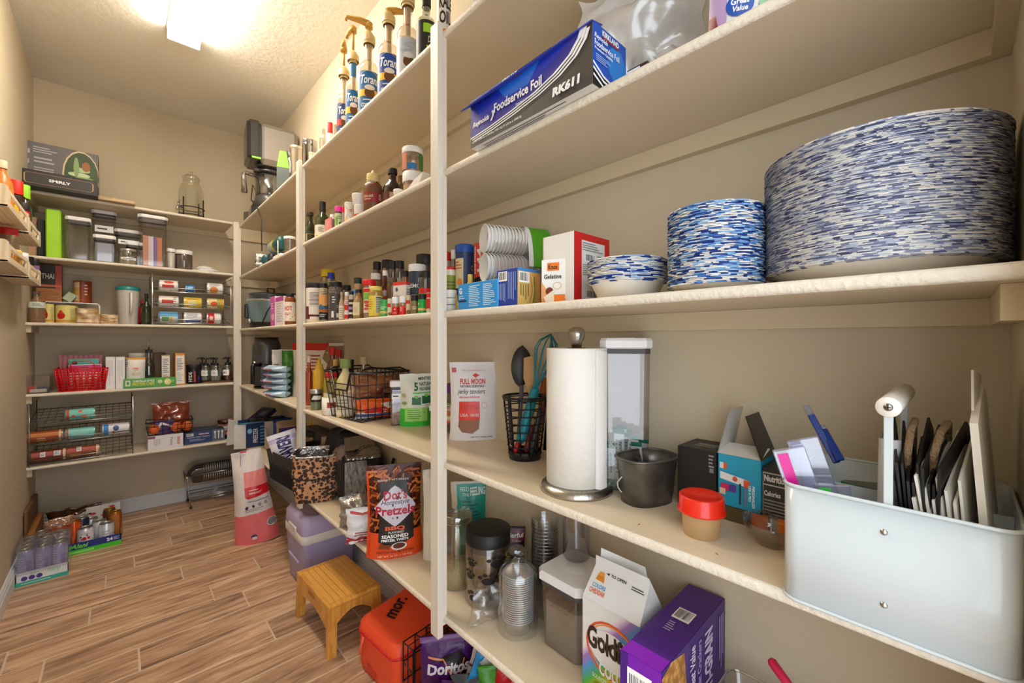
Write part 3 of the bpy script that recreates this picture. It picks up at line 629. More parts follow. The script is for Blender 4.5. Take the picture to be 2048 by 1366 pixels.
t = BC('snack_carton', 'green box reading TORTILLA STYLE PROTEIN CHIPS at shelf front', 'box', 247, 352, 757, B2, 3.49, .05, '58a848', part='carton',
   F=[('r', .03, .25, .12, .85, 'e8ecd8'), ('e', .075, .55, .025, .2, '58a848'), ('t', 'TORTILLA STYLE', .16, .62, .57, .85, 'ffffff'), ('t', 'PROTEIN CHIPS', .16, .25, .57, .58, 'e9e24a'), ('e', .68, .6, .05, .22, 'c8e2a8'), ('e', .83, .55, .07, .36, 'e9e48a'), ('e', .82, .6, .035, .14, 'f4f4e4'), ('e', .93, .6, .03, .2, '8fc874'), ('r', 0, 0, 1, .06, '3f8a38')])
BJ('supplement_jar', 'black tub with a red stripe reading HYDE', 'jar', 372, 403, 729, B2, 3.6, shape_='canister', body=M('15151a', .3), lid='1a1a1e', lr=1.02, lh=.22, prints=[('T', 'HYDE', .25, .1, .42, .85, 'f4f4f4'), ('r', .5, .08, .58, .9, 'c8202a'), ('e', .72, .35, .05, .12, '3a4ac0')], band=(.05, .72))
# turntable with pump bottles
x, y, R, h = fit(396, 476, 757, B2, y=3.64)
t = TH('turntable', 'round turntable with wooden base and black wire rail holding pump bottles', 'turntable', (x, y, B2))
MB().lathe([(0, 0), (R*.93, 0), (R*.93, .012), (0, .012)], M('a98560', .5), 32).build('wooden_base', t)
MB().lathe([(R*.4, .012), (R, .013), (R*1.01, .02), (R*.98, .021), (R*.97, .016), (0, .016)], M('17171a', .3), 32).build('tray', t)
mb = MB(); bk = M('141416', .35, .4)
for z in (.045, .07): mb.tube([(R*.97*math.cos(a*PI/12), R*.97*math.sin(a*PI/12), z) for a in range(24)], .0018, bk, 5, closed=True)
for a in range(12): mb.tube([(R*.97*math.cos(a*PI/6), R*.97*math.sin(a*PI/6), q) for q in (.018, .07)], .0016, bk, 4)
mb.build('wire_rail', t)
def pump_bottle(lb, x, y, z, r, h, liquid, fh, grp=None):
    t = jar('pump_bottle', lb, 'bottle', x, y, z, r, h*.72, shape_='spice', body=CLR('e6ebe8', .2), lid='17171a', lr=.5, lh=.08, fill=M(liquid, .3), fh=fh, group=grp, prints=[('r', .2, .3, .6, .95, 'f2f0ee'), ('l', .28, .5, .52, .8, 2, '9a9a9a')], band=(.12, .62))
    MB().tube([(0, 0, h*.7), (0, 0, h*.9)], .004, M('17171a', .3)).lathe([(.012, h*.88), (.013, h*.93), (.004, h*.95), (0, h*.95)], M('17171a', .3), 12).tube([(0, 0, h*.92), (-.02, -.008, h*.93), (-.03, -.012, h*.88)], .004, M('17171a', .3)).build('pump', t); return t
k = 0
for (dx, dy, liq, fh, lb) in ((-.08, -.05, '7a8a80', .5, 'leftmost pump bottle on the turntable with white tag'), (-.028, -.09, '8f9a90', .45, 'front pump bottle on the turntable with pale contents'), (.04, -.085, '5a1a14', .35, 'pump bottle with dark red syrup'), (-.03, .0, '5a4a3a', .4, 'pump bottle in the middle of the turntable'), (.06, .0, 'a8a49a', .4, 'pump bottle at the right rear of the turntable'), (-.09, .04, '3a2a20', .5, 'pump bottle with dark brown syrup behind the leftmost')):
    pump_bottle(lb, x+dx, y+dy, B2+.0175, .033, .165, liq, fh)
# lowest back shelf
can_rack('can_rack', 'dark chrome wire rack of drink cans on the lowest back shelf', 57, 265, 801, B1, 3.49, .3, '8b8d92', 3, [
 (2, 160, .13, .031, '5cc0b4', [('r', 0, 0, 1, 1, '7fd0c4'), ('r', 0, 0, .1, 1, 'c8482a'), ('e', .25, .4, .07, .1, 'd95a3a'), ('e', .5, .75, .08, .1, 'd95a3a'), ('e', .65, .35, .12, .13, 'd9683a')], 'teal drink can with orange fruit on the top tier', 'drink_can', 'c9ccd0'),
 (1, 88, .15, .032, 'a8501e', [('r', 0, 0, 1, 1, 'a5501f'), ('r', 0, .55, 1, .8, 'c87a3a'), ('r', .93, 0, 1, 1, 'e0c8a0'), ('l', .3, .2, .6, .5, 2, 'e8b070')], 'copper brown drink can at left of the middle tier', 'drink_can', 'c9ccd0'),
 (1, 160, .13, .031, '6cc6ba', [('r', 0, 0, 1, 1, '86d2c8'), ('r', 0, 0, .06, 1, 'c8482a'), ('r', .15, .3, .8, .5, 'a9e0da')], 'teal drink can on the middle tier', 'drink_can', 'c9ccd0'),
 (1, 231, .13, .033, 'e4e6ea', [('r', 0, 0, 1, 1, 'e8e8ee'), ('r', 0, 0, .2, 1, '2a86d0'), ('e', .5, .6, .12, .2, '3a4a8a'), ('e', .4, .3, .06, .1, 'c04a4a')], 'white and blue drink can on the middle tier', 'drink_can', 'c9ccd0'),
 (0, 97, .15, .032, '7a3418', [('r', 0, 0, 1, 1, '7c3419'), ('r', 0, .55, 1, .85, 'a84a40'), ('c', .25, .5, .4, .85), ('c', .65, .5, .85, .85), ('r', .92, 0, 1, 1, 'e0c8a0')], 'dark brown drink can at left of the bottom tier', 'drink_can', 'c9ccd0'),
 (0, 165, .15, .032, '8a4a20', [('r', 0, 0, 1, 1, '8f4c22'), ('r', 0, .55, 1, .85, 'b04a44'), ('c', .3, .6, .45, .95), ('r', .92, 0, 1, 1, 'e0c8a0'), ('l', .1, .2, .6, .45, 2, 'd89a50')], 'brown drink can second on the bottom tier', 'drink_can', 'c9ccd0')], met=.8)
lo, w_, d_, h_ = bbox(295, 366, 871, B1, 3.49, .16)
carton('cutlery_carton', 'white box reading SOLO Forks under the orange basket', 'box', lo, w_, d_, h_, 0, 'eae6ea', F=[('U', 'SOLO', .82, .25, .9, .8, 'c8202a', (.035, 0)), ('U', 'Forks', .62, .25, .7, .8, '8a8a90'), ('L', .15, .2, .35, .8, 4, 'b8b8c0'), ('r', 0, .85, .2, 1, '7a3a5a')])
lo2, w2_, d2_, h2_ = bbox(368, 449, 862, B1, 3.53, .18)
carton('cutlery_carton', 'navy box of clear plastic cutlery', 'box', lo2, w2_, d2_, h2_, 0, '1f3a6e', F=[('c', .05, .66, .22, .9), ('t', 'KIRKLAND', .35, .72, .6, .82, 'e8e8e8', (.04, 0)), ('r', .35, .68, .6, .71, 'c82a2a'), ('t', 'Crystal Clear Cutlery', .07, .48, .62, .6, 'cdd6e6'), ('l', .12, .22, .55, .42, 3, '9aa8c8'), ('r', .68, 0, 1, 1, '5a6070')]+
   [('r', x_-.012, .25, x_+.012, .85, 'e8ecf0') for x_ in (.75, .84, .93)]+[('e', x_, .8, .025, .1, 'e8ecf0') for x_ in (.75, .84, .93)], Tp=[('r', 0, .1, 1, .9, '2a2f38'), ('l', .1, .2, .9, .8, 5, '55606e')])
zb_ = B1+h_+.002
t = wire_basket('wire_basket', 'black wire basket of oranges and onions on the white carton', 'basket', (lo[0]+.025, lo[1]-.0, zb_), .24, .15, .085, -.05, flare=.012, nx=6, ny=3, nz=3, r=.0018, rr=.003)
bx_, by_ = lo[0]+.025, lo[1]
ORG = M('d9622a', .45, 0, .5, 90)
for i, (dx, dy, dz, c_, nm_, lb_) in enumerate(((-.08, -.04, .004, 0, 'orange', 'orange at the left of the wire basket'), (.03, -.035, .004, 0, 'orange', 'orange near the middle of the wire basket'), (.088, -.035, .004, 0, 'orange', 'orange at the right of the wire basket'), (-.03, .03, .004, 0, 'orange', 'orange at the back of the wire basket'))):
    q = TH(nm_, lb_, 'orange', (bx_+dx, by_+dy, zb_+dz)); rr = .032
    MB().lathe([(rr*math.sin(a*PI/10), rr-rr*math.cos(a*PI/10)) for a in range(11)], ORG, 16).build('fruit', q)
pouch('produce_bag', 'clear and red net bag bulging above the wire basket', 'bag', (bx_+.01, by_+.02, zb_+.012), .2, .185, .1, 0, CLR('e8b8a0', .25, .25, .35, 'c4583c'), style='pillow', wr=.9, seed=8)
pouch('snack_pouch', 'purple and white packet tucked in the wire basket', 'pouch', (bx_-.03, by_-.045, zb_+.006), .1, .085, .015, .1, '4a2a6a', [('p', [(.0, .3), (.3, .9), (.95, .5), (.9, .4), (.35, .7), (.1, .1)], 'e8e2ee')], style='stand', wr=.2, seed=9)
pouch('snack_pouch', 'red and white chocolate pouch behind corner post', 'pouch', (pY(458, 850, 3.66).x, 3.66, B1+.012), .14, .11, .06, 0, 'a8766a', [('r', 0, .0, 1, .3, 'c8483a'), ('r', .2, .3, .8, .6, 'e2d2c8'), ('r', 0, .75, 1, 1, '4a1c18')], style='open', wr=.8, seed=10)
BC('game_box', 'flat blue and black box beneath the chocolate pouch', 'box', 440, 470, 884, B1, 3.56, .18, '2a2e38', F=[('r', 0, .3, 1, .7, '3a86c8')], bv=.001)
# ================================================================ right wall, farthest and middle bays
S1, S2, S3, S4, S5 = S[1:]
def RJ(name, lb, cat, l, r, t, z, xf=.63, **k):
    kw = {q: k.pop(q) for q in ('x', 'b') if q in k}
    if not kw: kw = {'xf': xf}
    x, y, R, h = fit(l, r, t, z, **kw); return jar(name, lb, cat, x, y, z, R, h, **k)
def RB(name, lb, cat, pl, pr, pt, z, x0, dx, col, **k):
    loc, w_, d, h = rbox(pl, pr, pt, z, x0, dx); return carton(name, lb, cat, loc, w_, d, h, -PI/2, col, **k)
# ---- topmost shelf: juicer
p = pX(528, 400, .70); jy = p.y; jx = .72
t = TH('juicer', 'large black and grey juicer on the topmost shelf in the far corner', 'juicer', (jx, jy, S5), face(jx, jy)+.12)
dk = M('222124', .3, 0, .05, 60, .4); gy = M('9a958f', .35, .5)
MB().box(-.10, .12, -.09, .10, 0, .05, dk, .008).lathe([(0, .05), (.075, .05), (.085, .07), (.086, .12), (.075, .13), (0, .13)], M('4a4747', .3), 28, c=(.01, -.02, 0)).build('base', t)
MB().lathe([(.08, .13), (.083, .14), (.083, .26), (.07, .27), (0, .27)], CLR('8a8584', .3, .1, .25, '4a4444'), 28, c=(.01, -.02, 0)).build('juicing_bowl', t)
MB().tube([(-.07, -.04, .25), (-.13, -.06, .25), (-.14, -.07, .24), (-.135, -.07, .12)], [.012, .012, .012, .018], CLR('b8b0a8', .3, .1, .3, '8a8078')).build('spout_handle', t)
MB().lathe([(0, .27), (.09, .27), (.092, .285), (.06, .30), (.04, .31), (0, .31)], dk, 28, c=(.01, -.02, 0)).box(-.085, .0, -.08, -.04, .268, .29, dk, .004).build('bowl_lid', t)
MB().rprism([(-.125, -.13), (-.045, -.13), (-.045, .10), (-.125, .10)], .325, .575, dk, .02).build('control_panel', t)
MB().rprism([(-.06, -.12), (.17, -.12), (.17, .13), (-.06, .13)], .315, .575, gy, .03).build('motor_body', t)
MB().lathe([(0, .30), (.055, .305), (.07, .335), (0, .335)], dk, 20, c=(-.01, -.02, 0)).build('feed_cone', t)
decal(t, 'green_trim', [('r', 0, 0, 1, 1, '7ed038')], flatmap((-.10, -.1305, .33), (.05, 0, 0), (0, 0, .012)))
# metal rack tray with knobs at the far end
q = pX(487, 420, .66)
t = TH('slicer', 'dark grey slicer attachment lying at the far end of the topmost shelf', 'appliance part', (.69, 3.30, S5), 0)
MB().box(-.05, .06, -.16, .14, 0, .02, M('4b4744', .35, .3), .004).add([(x_, y_, z_) for x_ in (-.05, -.045) for y_, z_ in ((.14, 0), (-.16, 0), (-.16, .03), (.14, .09))], [(0, 1, 2, 3), (7, 6, 5, 4), (0, 4, 5, 1), (1, 5, 6, 2), (2, 6, 7, 3), (3, 7, 4, 0)], M('4b4744', .35, .3), False).build('body', t)
MB().tube([(-.02, .1, .02), (-.02, -.06, .12)], .012, dk, 8).build('arm', t)
for i, yy in enumerate((.06, .01, -.04)): MB().lathe([(0, 0), (.022, 0), (.022, .02), (.012, .03), (0, .03)], dk, 14, c=(.01, yy, .02)).build('knob', t)
t = TH('power_cord', 'thin black power cord hanging from topmost shelf in far bay', 'cord', (.6, 2.95, S5))
pts = [pX(518, 395, .66), pX(505, 370, .66), pX(502, 400, .63), pX(513, 412, .61), pX(523, 440, .608), pX(523, 475, .608), pX(524, 502, .608)]
MB().tube([v_-Vector((.6, 2.95, S5)) for v_ in pts], .003, M('1a1a1a', .5), 6).build('cable', t)
t = TH('grater', 'lime green and grey box grater hanging beside the juicer', 'grater', (.65, pX(566, 350, .65).y, S5+.0), face(.65, 2.4))
MB().add([(a*s_, b*s_, z_) for s_, z_ in ((1, .0), (.9, .12)) for a, b in ((-.032, -.02), (.032, -.02), (.032, .02), (-.032, .02))], [(i, (i+1) % 4, (i+1) % 4+4, i+4) for i in range(4)]+[(7, 6, 5, 4)], M('6a7472', .3, .4), False).build('blade_panel', t)
MB().add([(a*s_, b*s_, z_) for s_, z_ in ((.92, .12), (.55, .2), (.5, .21)) for a, b in ((-.032, -.02), (.032, -.02), (.032, .02), (-.032, .02))], [(i+o, (i+1) % 4+o, (i+1) % 4+4+o, i+4+o) for o in (0, 4) for i in range(4)]+[(11, 10, 9, 8)], M('7ed828', .35), False).build('handle', t)
RJ('travel_mug', 'brushed steel mug with handle standing against the second post', 'mug', 580, 607, 290, S5, xf=.64, shape_='cup', body=M('b9b0a3', .25, .8), lid=M('c8c0b4', .3, .8), lh=.08, lr=1.03)
RJ('flip_jar', 'small dark glass clip jar beside the steel mug', 'jar', 573, 590, 302, S5, xf=.74, shape_='jar', body=CLR('77726e', .3), lid=M('3a3836', .3), lr=1.0, lh=.1)
RJ('mason_jar', 'dark tinted mason jar at the far end of the middle bay top shelf', 'jar', 605, 623, 276, S5, xf=.64, body=CLR('6a6064', .3), lid=M('8a868a', .3, .8), lh=.1, lr=.9)
RJ('mason_jar', 'wider tinted mason jar behind the dark one', 'jar', 611, 637, 278, S5, xf=.73, body=CLR('8a7f80', .3), lid=CLR('a8a0a2', .4), lh=.14, lr=.95)
RJ('small_canister', 'little cream canister below the tinted jars', 'canister', 615, 634, 304, S5, xf=.66, shape_='canister', body='d9c9ae', lid='c9b89a')
RJ('glass_bottle', 'empty clear glass bottle before the red spray bottle', 'bottle', 640, 657, 252, S5, xf=.65, shape_='syrup', body=CLR('f0efec', .3), lid=None)
RJ('spray_bottle', 'red and white spray bottle beside the empty glass bottle', 'bottle', 653, 669, 243, S5, xf=.67, shape_='bottle', body='e9e5e0', lid='d01c1c', lh=.55, lr=.7)
RJ('steel_cup', 'low steel cup to the left of the syrup bottles', 'cup', 668, 682, 249, S5, xf=.66, shape_='cup', body=M('b8ad9c', .3, .8), lid=None)
def syrup(lb, l, r, ttop, xf, liquid, labcol, word, sub, wcol='ffffff', band_='f0c030', pump=(1, 0), half=80, neck=None, top=None):
    x, y, R, h = fit(l, r, ttop, S5, xf=xf)
    hb = .30
    t = jar('syrup_bottle', lb, 'bottle', x, y, S5, R, hb, shape_='syrup', body=CLR('f2ece2', .22), lid='d9bb7c', lr=.55, lh=.06, fill=M(liquid, .3), fh=.52,
            lab=labcol, band=(.03, .56), half=half, prints=[('r', 0, .42, 1, .58, band_), ('e', .52, .5, .17, .12, '6a4020'), ('e', .52, .62, .17, .06, 'e8e2da'), ('t', word, .22, .7, .82, .9, wcol, (.02, .3)), ('t', sub, .24, .17, .76, .26, wcol), ('r', .3, .32, .75, .345, 'e9e2d4'), ('o', .5, .5, .5, .5, .02, 'd9c9a4')])
    gd = M('c8963a', .35); H = max(h, hb+.05)
    MB().lathe([(.022, hb*.97), (.023, hb+.012), (.012, hb+.03), (.006, hb+.035)], M('d9bb7c', .4), 16).tube([(0, 0, hb+.03), (0, 0, H-.015)], .005, gd, 8).build('pump_stem', t)
    MB().tube([(0, 0, H-.03), (0, 0, H-.012)], .014, gd, 10).tube([(0, 0, H-.015), (pump[0]*.03, pump[1]*.03, H-.008), (pump[0]*.075, pump[1]*.075, H-.006), (pump[0]*.08, pump[1]*.08, H-.018)], [.013, .011, .007, .006], gd, 8).build('pump_head', t)
    MB().tube([(0, 0, .02), (0, 0, hb)], .009, M('d2b98e', .4), 8).build('dip_tube', t)
    if neck: MB().lathe([(R*.43, hb*.76), (R*.45, hb*.95)], M(neck, .4), 18).build('neck_band', t)
    return t
syrup('syrup bottle with red and navy back label, farthest of the pump bottles', 674, 703, 81, .66, 'c9b49a', '26407a', 'Torani', 'SYRUP', band_='c03020', pump=(0, -.4), half=75)
syrup('blue labelled syrup bottle reading STRAWBERRY with a blue neck', 692, 722, 40, .65, 'd9a088', '1e6aa8', 'Torani', 'STRAWBERRY', pump=(-.3, .8), neck='3a78a8')
syrup('blue labelled syrup bottle reading COCONUT', 717, 760, 26, .64, 'e4dac8', '1e6aa8', 'Torani', 'COCONUT', pump=(-1, 0))
syrup('royal blue syrup bottle whose label is half hidden by the shelf edge', 756, 800, 0, .65, 'e0d0b8', '1c4aa0', 'Torani', 'VANILLA', pump=(.9, 0))
syrup('clear pump bottle with a white label beside the black bottle', 794, 838, -30, .66, 'e8e4de', 'c9cfd6', 'S', 'SUGAR FREE', 'b8bcc4', 'ccd2da', pump=(-.9, 0))
RJ('syrup_bottle', 'black labelled bottle with a lime green block near the tall post', 'bottle', 833, 873, -20, S5, xf=.65, shape_='syrup', body=CLR('dfe6dc', .3), lid='222222', lab='22241f', band=(.03, .62), prints=[('r', .4, .72, 1, .92, '9ad02a'), ('t', "DaVinci", .55, .5, .98, .64, 'e9e4d4', (0, .2)), ('l', .5, .1, .6, .45, 4, '9ad02a')])
# ---- second highest shelf, far bay
for l, r, tt, xf, col, lc_, lb in ((512, 531, 452, .66, '7ba0d8', '5a7ad0', 'pale blue sports bottle lying in the far bay'), (498, 522, 462, .63, '2aa8d8', '26303a', 'bright blue sports bottle with black lid in the far bay')):
    pass
def lyingb(lb, px, py, x, L, r, cols, ang, z=S4):
    q = pX(px, py, x); t = TH('sports_bottle', lb, 'bottle', (x, q.y, z), ang)
    T = Matrix.Translation((0, 0, r)) @ Matrix.Rotation(PI/2, 4, 'X')
    a = 0
    for i, (fr, c_, rr) in enumerate(cols):
        MB().lathe([(0, a), (r*rr*.96, a+.002), (r*rr, a+.006), (r*rr, a+fr*L-.004), (r*rr*.93, a+fr*L), (0, a+fr*L)], M(c_, .3), 18, T=T).build(['mouthpiece', 'lid', 'collar', 'bottle_body'][min(3, i)], t); a += fr*L
    return t
lyingb('blue capped sports bottle lying on the far bay shelf, pointing out', 520, 490, .66, .22, .037, [(.12, '2aa4dc', .5), (.16, '20262c', .95), (.12, '2a9cd0', 1), (.6, '1f5560', .95)], .0)
t = lyingb('grey and yellow sports bottle lying above the blue one', 545, 470, .69, .24, .037, [(.1, '5a78d0', .5), (.3, '9fb2cc', 1), (.12, 'd8c23a', 1.02), (.48, '1c5a5c', 1)], .0); t.location.z += .075
t = lyingb('teal sports bottle with a copper loop at the back of far bay', 560, 478, .76, .24, .04, [(.1, '2a6a70', .5), (.1, 'c87838', .9), (.1, '2a7a80', 1), (.7, '1f5258', 1)], -.2)
RJ('takeout_cup', 'clear lidded plastic cup by the second post', 'cup', 568, 592, 472, S4, xf=.64, shape_='cup', body=CLR('d9cfc6', .25, .1, .15, 'b8a898'), lid='efefec', lr=1.05, lh=.14)
t = TH('plastic_tray', 'low white plastic tray with a thin stick on far bay shelf', 'tray', (.66, pX(566, 515, .66).y, S4), -PI/2)
MB().box(-.07, .07, -.035, .04, 0, .018, M('efece6', .4), .006).tube([(-.02, -.02, .015), (-.022, -.02, .1)], .003, M('f4f4f0', .4)).build('tray_body', t)
q = pX(524, 520, .635)
t = pouch('plastic_wrap_ball', 'crumpled white and grey packet at the far edge of the shelf', 'packet', (.645, q.y, S4), .085, .075, .05, face(.64, q.y), 'dcd9d4', [('r', .2, .3, .5, .7, '6a6a68'), ('l', .55, .3, .8, .7, 3, '4a4a4a')], style='pillow', wr=1.2, seed=12)
q = pX(540, 510, .65); MBt = TH('binoculars', 'small black gadget beside the crumpled packet', 'gadget', (.66, q.y, S4), 0)
MB().lathe([(0, 0), (.02, 0), (.022, .01), (.02, .05), (.014, .06), (0, .06)], M('2a2a2c', .35), 14).build('barrel', MBt); MB().lathe([(0, 0), (.016, 0), (.018, .03), (0, .035)], M('3a3a3e', .35), 14, c=(.03, .02, 0)).build('knob', MBt)
# ---- middle shelf, far bay: slow cooker etc.
x, y, R, h = fit(489, 592, 575, S3, xf=.63)
R *= .92
t = TH('slow_cooker', 'blue grey slow cooker with a glass lid on the middle shelf far bay', 'slow cooker', (x, y, S3), face(x, y))
hh_ = .2
MB().lathe([(0, 0), (R*.82, 0), (R*.88, .01), (R*.9, .045)], M('18181a', .35), 36, sy=.85).build('base', t)
MB().lathe([(R*.9, .045), (R*.95, .06), (R*1.0, hh_-.01)], M('7f97a3', .3, .3), 36, sy=.85).build('pot_shell', t)
MB().lathe([(R, hh_-.01), (R*1.03, hh_-.004), (R*1.03, hh_+.003), (R*.93, hh_+.004)], M('c8cdd0', .25, .6), 36, sy=.85).build('rim', t)
MB().lathe([(R*.9, hh_), (R*.93, hh_+.03), (R*.97, hh_+.042), (R*.8, hh_+.05), (R*.3, hh_+.055), (0, hh_+.055)], M('4f5d66', .25, 0, 0, 60, .5), 36, sy=.85).build('upturned_lid', t)
MB().tube([(-.02, 0, hh_+.05), (-.02, 0, hh_+.085), (.02, 0, hh_+.085), (.02, 0, hh_+.05)], .007, M('2a2420', .4)).build('lid_handle', t)
MB().box(-R*1.08, -R*.9, -.035, .035, .07, .17, M('1a1a1c', .3), .008).build('side_handle', t)
MB().tube([(R*.3, -R*.83, hh_+.03), (-.02, -R*.86, .12), (-R*.4, -R*.8, .02)], .0035, M('131313', .5)).build('cord', t)
MB().tube([(-R*.8, -R*.62, .05), (-R*.92, -R*.72, .05)], .014, M('b8bcc0', .2, .9), 14).build('knob', t)
for pl, pr, tt, xx, lb in ((541, 550, 592, .615, 'left pink snack box standing before the slow cooker'), (566, 582, 590, .66, 'purple pink snack box behind the jar of hot seasoning')):
    RB('snack_box', lb, 'box', pl, pr, tt, S3, xx+.006, .04, 'd058b0', F=[('e', .5, .3, .3, .12, 'f0c8d8'), ('l', .2, .55, .8, .8, 3, 'f4d8ee')], R=[('r', 0, 0, 1, 1, 'efeaf0'), ('l', .15, .1, .85, .9, 9, 'b8b0c0')])
RB('snack_box', 'white backed snack box beside the left pink box', 'box', 551, 567, 592, S3, .622, .04, 'efe9ee', F=[('l', .15, .1, .85, .9, 9, 'c4bcc8'), ('r', .0, .85, 1, 1, 'c048a8')])
RJ('sauce_bottle', 'squat sauce bottle reading HOT with a white dotted label', 'bottle', 569, 592, 586, S3, xf=.628, shape_='spice', body=M('8a4a22', .3), lid='1d1d1f', lr=.7, lh=.14, lab='efe6dc', band=(.12, .72), prints=[('t', 'HOT', .1, .55, .6, .78, 'c83a28', (.03, 0)), ('l', .1, .3, .6, .45, 2, 'c86a58')]+[('e', .1+.13*i, .12+.1*(i % 3), .025, .03, 'c84a38') for i in range(7)])
RJ('can', 'small yellow can behind the sauce bottle at second post', 'can', 581, 592, 587, S3, xf=.71, shape_='can', body='d8a838', lid='2a50b0', lh=.1)
# ---- middle shelf, middle bay: the spices
BLK, WHT, RED = '18181a', 'f2f2f2', 'd8151c'
RJ('salt_jar', 'big white tub with a black lid and nutrition panel by the second post', 'jar', 612, 649, 565, S3, xf=.63, shape_='canister', body=M('ede2d8', .4), lid=BLK, lh=.1, lr=1.02, band=(.1, .84), prints=[('r', .0, .0, 1, .42, '5a1a20'), ('r', .25, .15, .9, .98, 'e9e2dc'), ('l', .3, .45, .85, .9, 10, '8a8080'), ('r', .3, .0, .85, .08, 'efe2dc')])
def sp(name, lb, l, r, tt, xf, lidc, body, lab=None, pr=None, lh=.11, shp='spice', band=(.06, .7), lr=None, fill=None, **k):
    return RJ(name, lb, k.pop('cat', 'jar'), l, r, tt, S3, xf=xf, shape_=shp, body=body, lid=lidc, lh=lh, lr=lr, lab=lab, prints=pr, band=band, fill=fill, **k)
sp('spice_jar', 'yellow capped spice jar at the back of the left spice group', 641, 672, 538, .76, 'e8d030', CLR('c9b070', .25, .1, .3, 'a08a40'), 'd8c850', [('l', .3, .4, .8, .8, 3, '4a4420')], lr=.95)
sp('spice_jar', 'blue capped clear jar in front of the yellow capped one', 653, 671, 545, .72, '2038b8', CLR('c8b8a0', .3, .1, .2, 'a89878'), lr=.75)
SED = TEX('noise', 'd8c8a8', '6a5440', 260, thr=.5, sharp=.12)
PEP = TEX('noise', '8a8078', '2a2420', 240, thr=.5, sharp=.12)
sp('spice_jar', 'everything bagel seasoning jar with black and orange label', 638, 656, 566, .63, BLK, SED, '1c1c20', [('r', 0, .55, 1, 1, 'e8a860'), ('p', [(0, .5), (.3, .62), (.6, .5), (1, .68), (1, .42), (0, .4)], '3a6a9a'), ('t', 'BAGEL', .1, .3, .9, .42, 'f08a28', (.04, 0)), ('l', .2, .1, .8, .24, 2, 'b8b8b8')], lr=.85)
sp('spice_jar', 'coarse black pepper jar with dark label beside the bagel seasoning', 657, 686, 563, .63, BLK, PEP, '4a4644', [('l', .2, .6, .5, .9, 3, 'e0dcd8'), ('r', .15, .05, .35, .3, 'e8e4e0'), ('r', .55, .05, .75, .22, 'e8e4e0'), ('l', .55, .4, .9, .55, 2, 'b0aca8')], half=50, lr=.9)
sp('spice_jar', 'clear jar with black lid behind the black pepper jar', 684, 703, 570, .7, BLK, CLR('a89a88', .3, .1, .4, '5a4a38'), lr=.95)
sp('spice_bottle', 'slim bottle with tan cap and cream label', 678, 689, 584, .63, 'b89878', 'c0a080', 'e6ddc8', [('l', .15, .1, .9, .85, 5, 'b8ae98')], shp='bottle', lr=.5, band=(.05, .52))
sp('spice_bottle', 'slim bottle with a white cap and red label', 689, 699, 584, .632, WHT, 'c8a888', 'e8e0d8', [('r', 0, .0, .8, .2, 'd02020'), ('r', .1, .45, .7, .75, 'd02020'), ('l', .2, .8, .8, .95, 2, 'c04040')], lr=.9)
sp('spice_bottle', 'slim bottle with black cap and dark striped label', 698, 708, 582, .634, BLK, 'b8b0a8', '1d1a20', [('r', .1, .75, .9, .85, 'e8e4e4'), ('r', .1, .45, .8, .6, 'b088c8'), ('r', .1, .2, .8, .3, 'e8e4e4')], lr=.9)
sp('spice_jar', 'small jar with light blue cap behind the slim bottles', 705, 714, 579, .68, '4aa0e0', 'd0b090')
sp('seasoning_bottle', 'cream labelled seasoning bottle with black cap and golden contents', 706, 729, 578, .632, BLK, CLR('e2cda4', .2, .1, .5, 'c8a868'), None, [('r', .0, .15, .55, 1, 'e6d9b0'), ('r', .15, .3, .4, .7, 'd8c89a'), ('e', .8, .75, .1, .07, '8a5a38'), ('r', .55, 0, 1, .3, '8a6438')], shp='bottle', lr=.55, band=(.05, .56))
sp('spice_jar', 'tall jar with dark green cap and orange label behind', 708, 724, 555, .7, '1f3a30', 'c8a078', 'd83a24', [('r', 0, 0, 1, .35, 'e89838'), ('r', .3, .35, 1, .48, 'efe4d8')], shp='can', lr=1, lh=.14)
sp('spice_jar', 'jar with orange band half hidden behind the chili bottle', 714, 727, 566, .73, 'e89030', 'd8b878')
sp('chili_bottle', 'bottle with a wide red lid and green and red chili label', 727, 751, 559, .632, RED, CLR('ecdccc', .25, .1, .3, 'c8a080'), None, [('r', .0, .05, .75, .98, 'e8d8c8'), ('r', 0, .82, .75, .95, 'd83020'), ('r', 0, .55, .75, .8, '8ac048'), ('e', .3, .45, .18, .06, 'd05030'), ('e', .4, .32, .18, .05, 'c84028'), ('e', .3, .2, .16, .05, 'd86040')], shp='can', lh=.15, lr=1.12, band=(.1, .8))
sp('spice_jar', 'larger yellow lidded mustard powder jar with yellow label', 738, 766, 572, .632, 'ecd468', CLR('e8d090', .2, .1, .5, 'd8b050'), 'ecd24a', [('l', .08, .3, .35, .85, 5, 'c89a28'), ('r', .48, .12, .95, .95, 'd8d4cc'), ('l', .5, .15, .93, .85, 8, '7a766a'), ('r', .5, .86, .93, .92, '3a3a38')], lr=.88, lh=.13)
sp('spice_jar', 'small jar with black cap and green and orange label', 760, 776, 599, .63, BLK, '3aa850', '4ab058', [('r', 0, .22, 1, .42, 'e0c068'), ('l', .2, .5, .7, .8, 2, 'c8e8c0')], shp='can', lr=.95, lh=.22, band=(.03, .75))
SM = lambda c: [('r', 0, 0, 1, .5, c), ('e', .4, .35, .12, .12, 'efe4dc')]
sp('spice_jar', 'small jar with red cap and cream label, right of the green one', 775, 785, 597, .64, RED, 'e4d4b8', 'e8dcc0', [('r', 0, .7, .6, 1, 'd83028'), ('e', .5, .15, .3, .12, '8a6a48')], shp='can', lr=.95, lh=.26, band=(.05, .72))
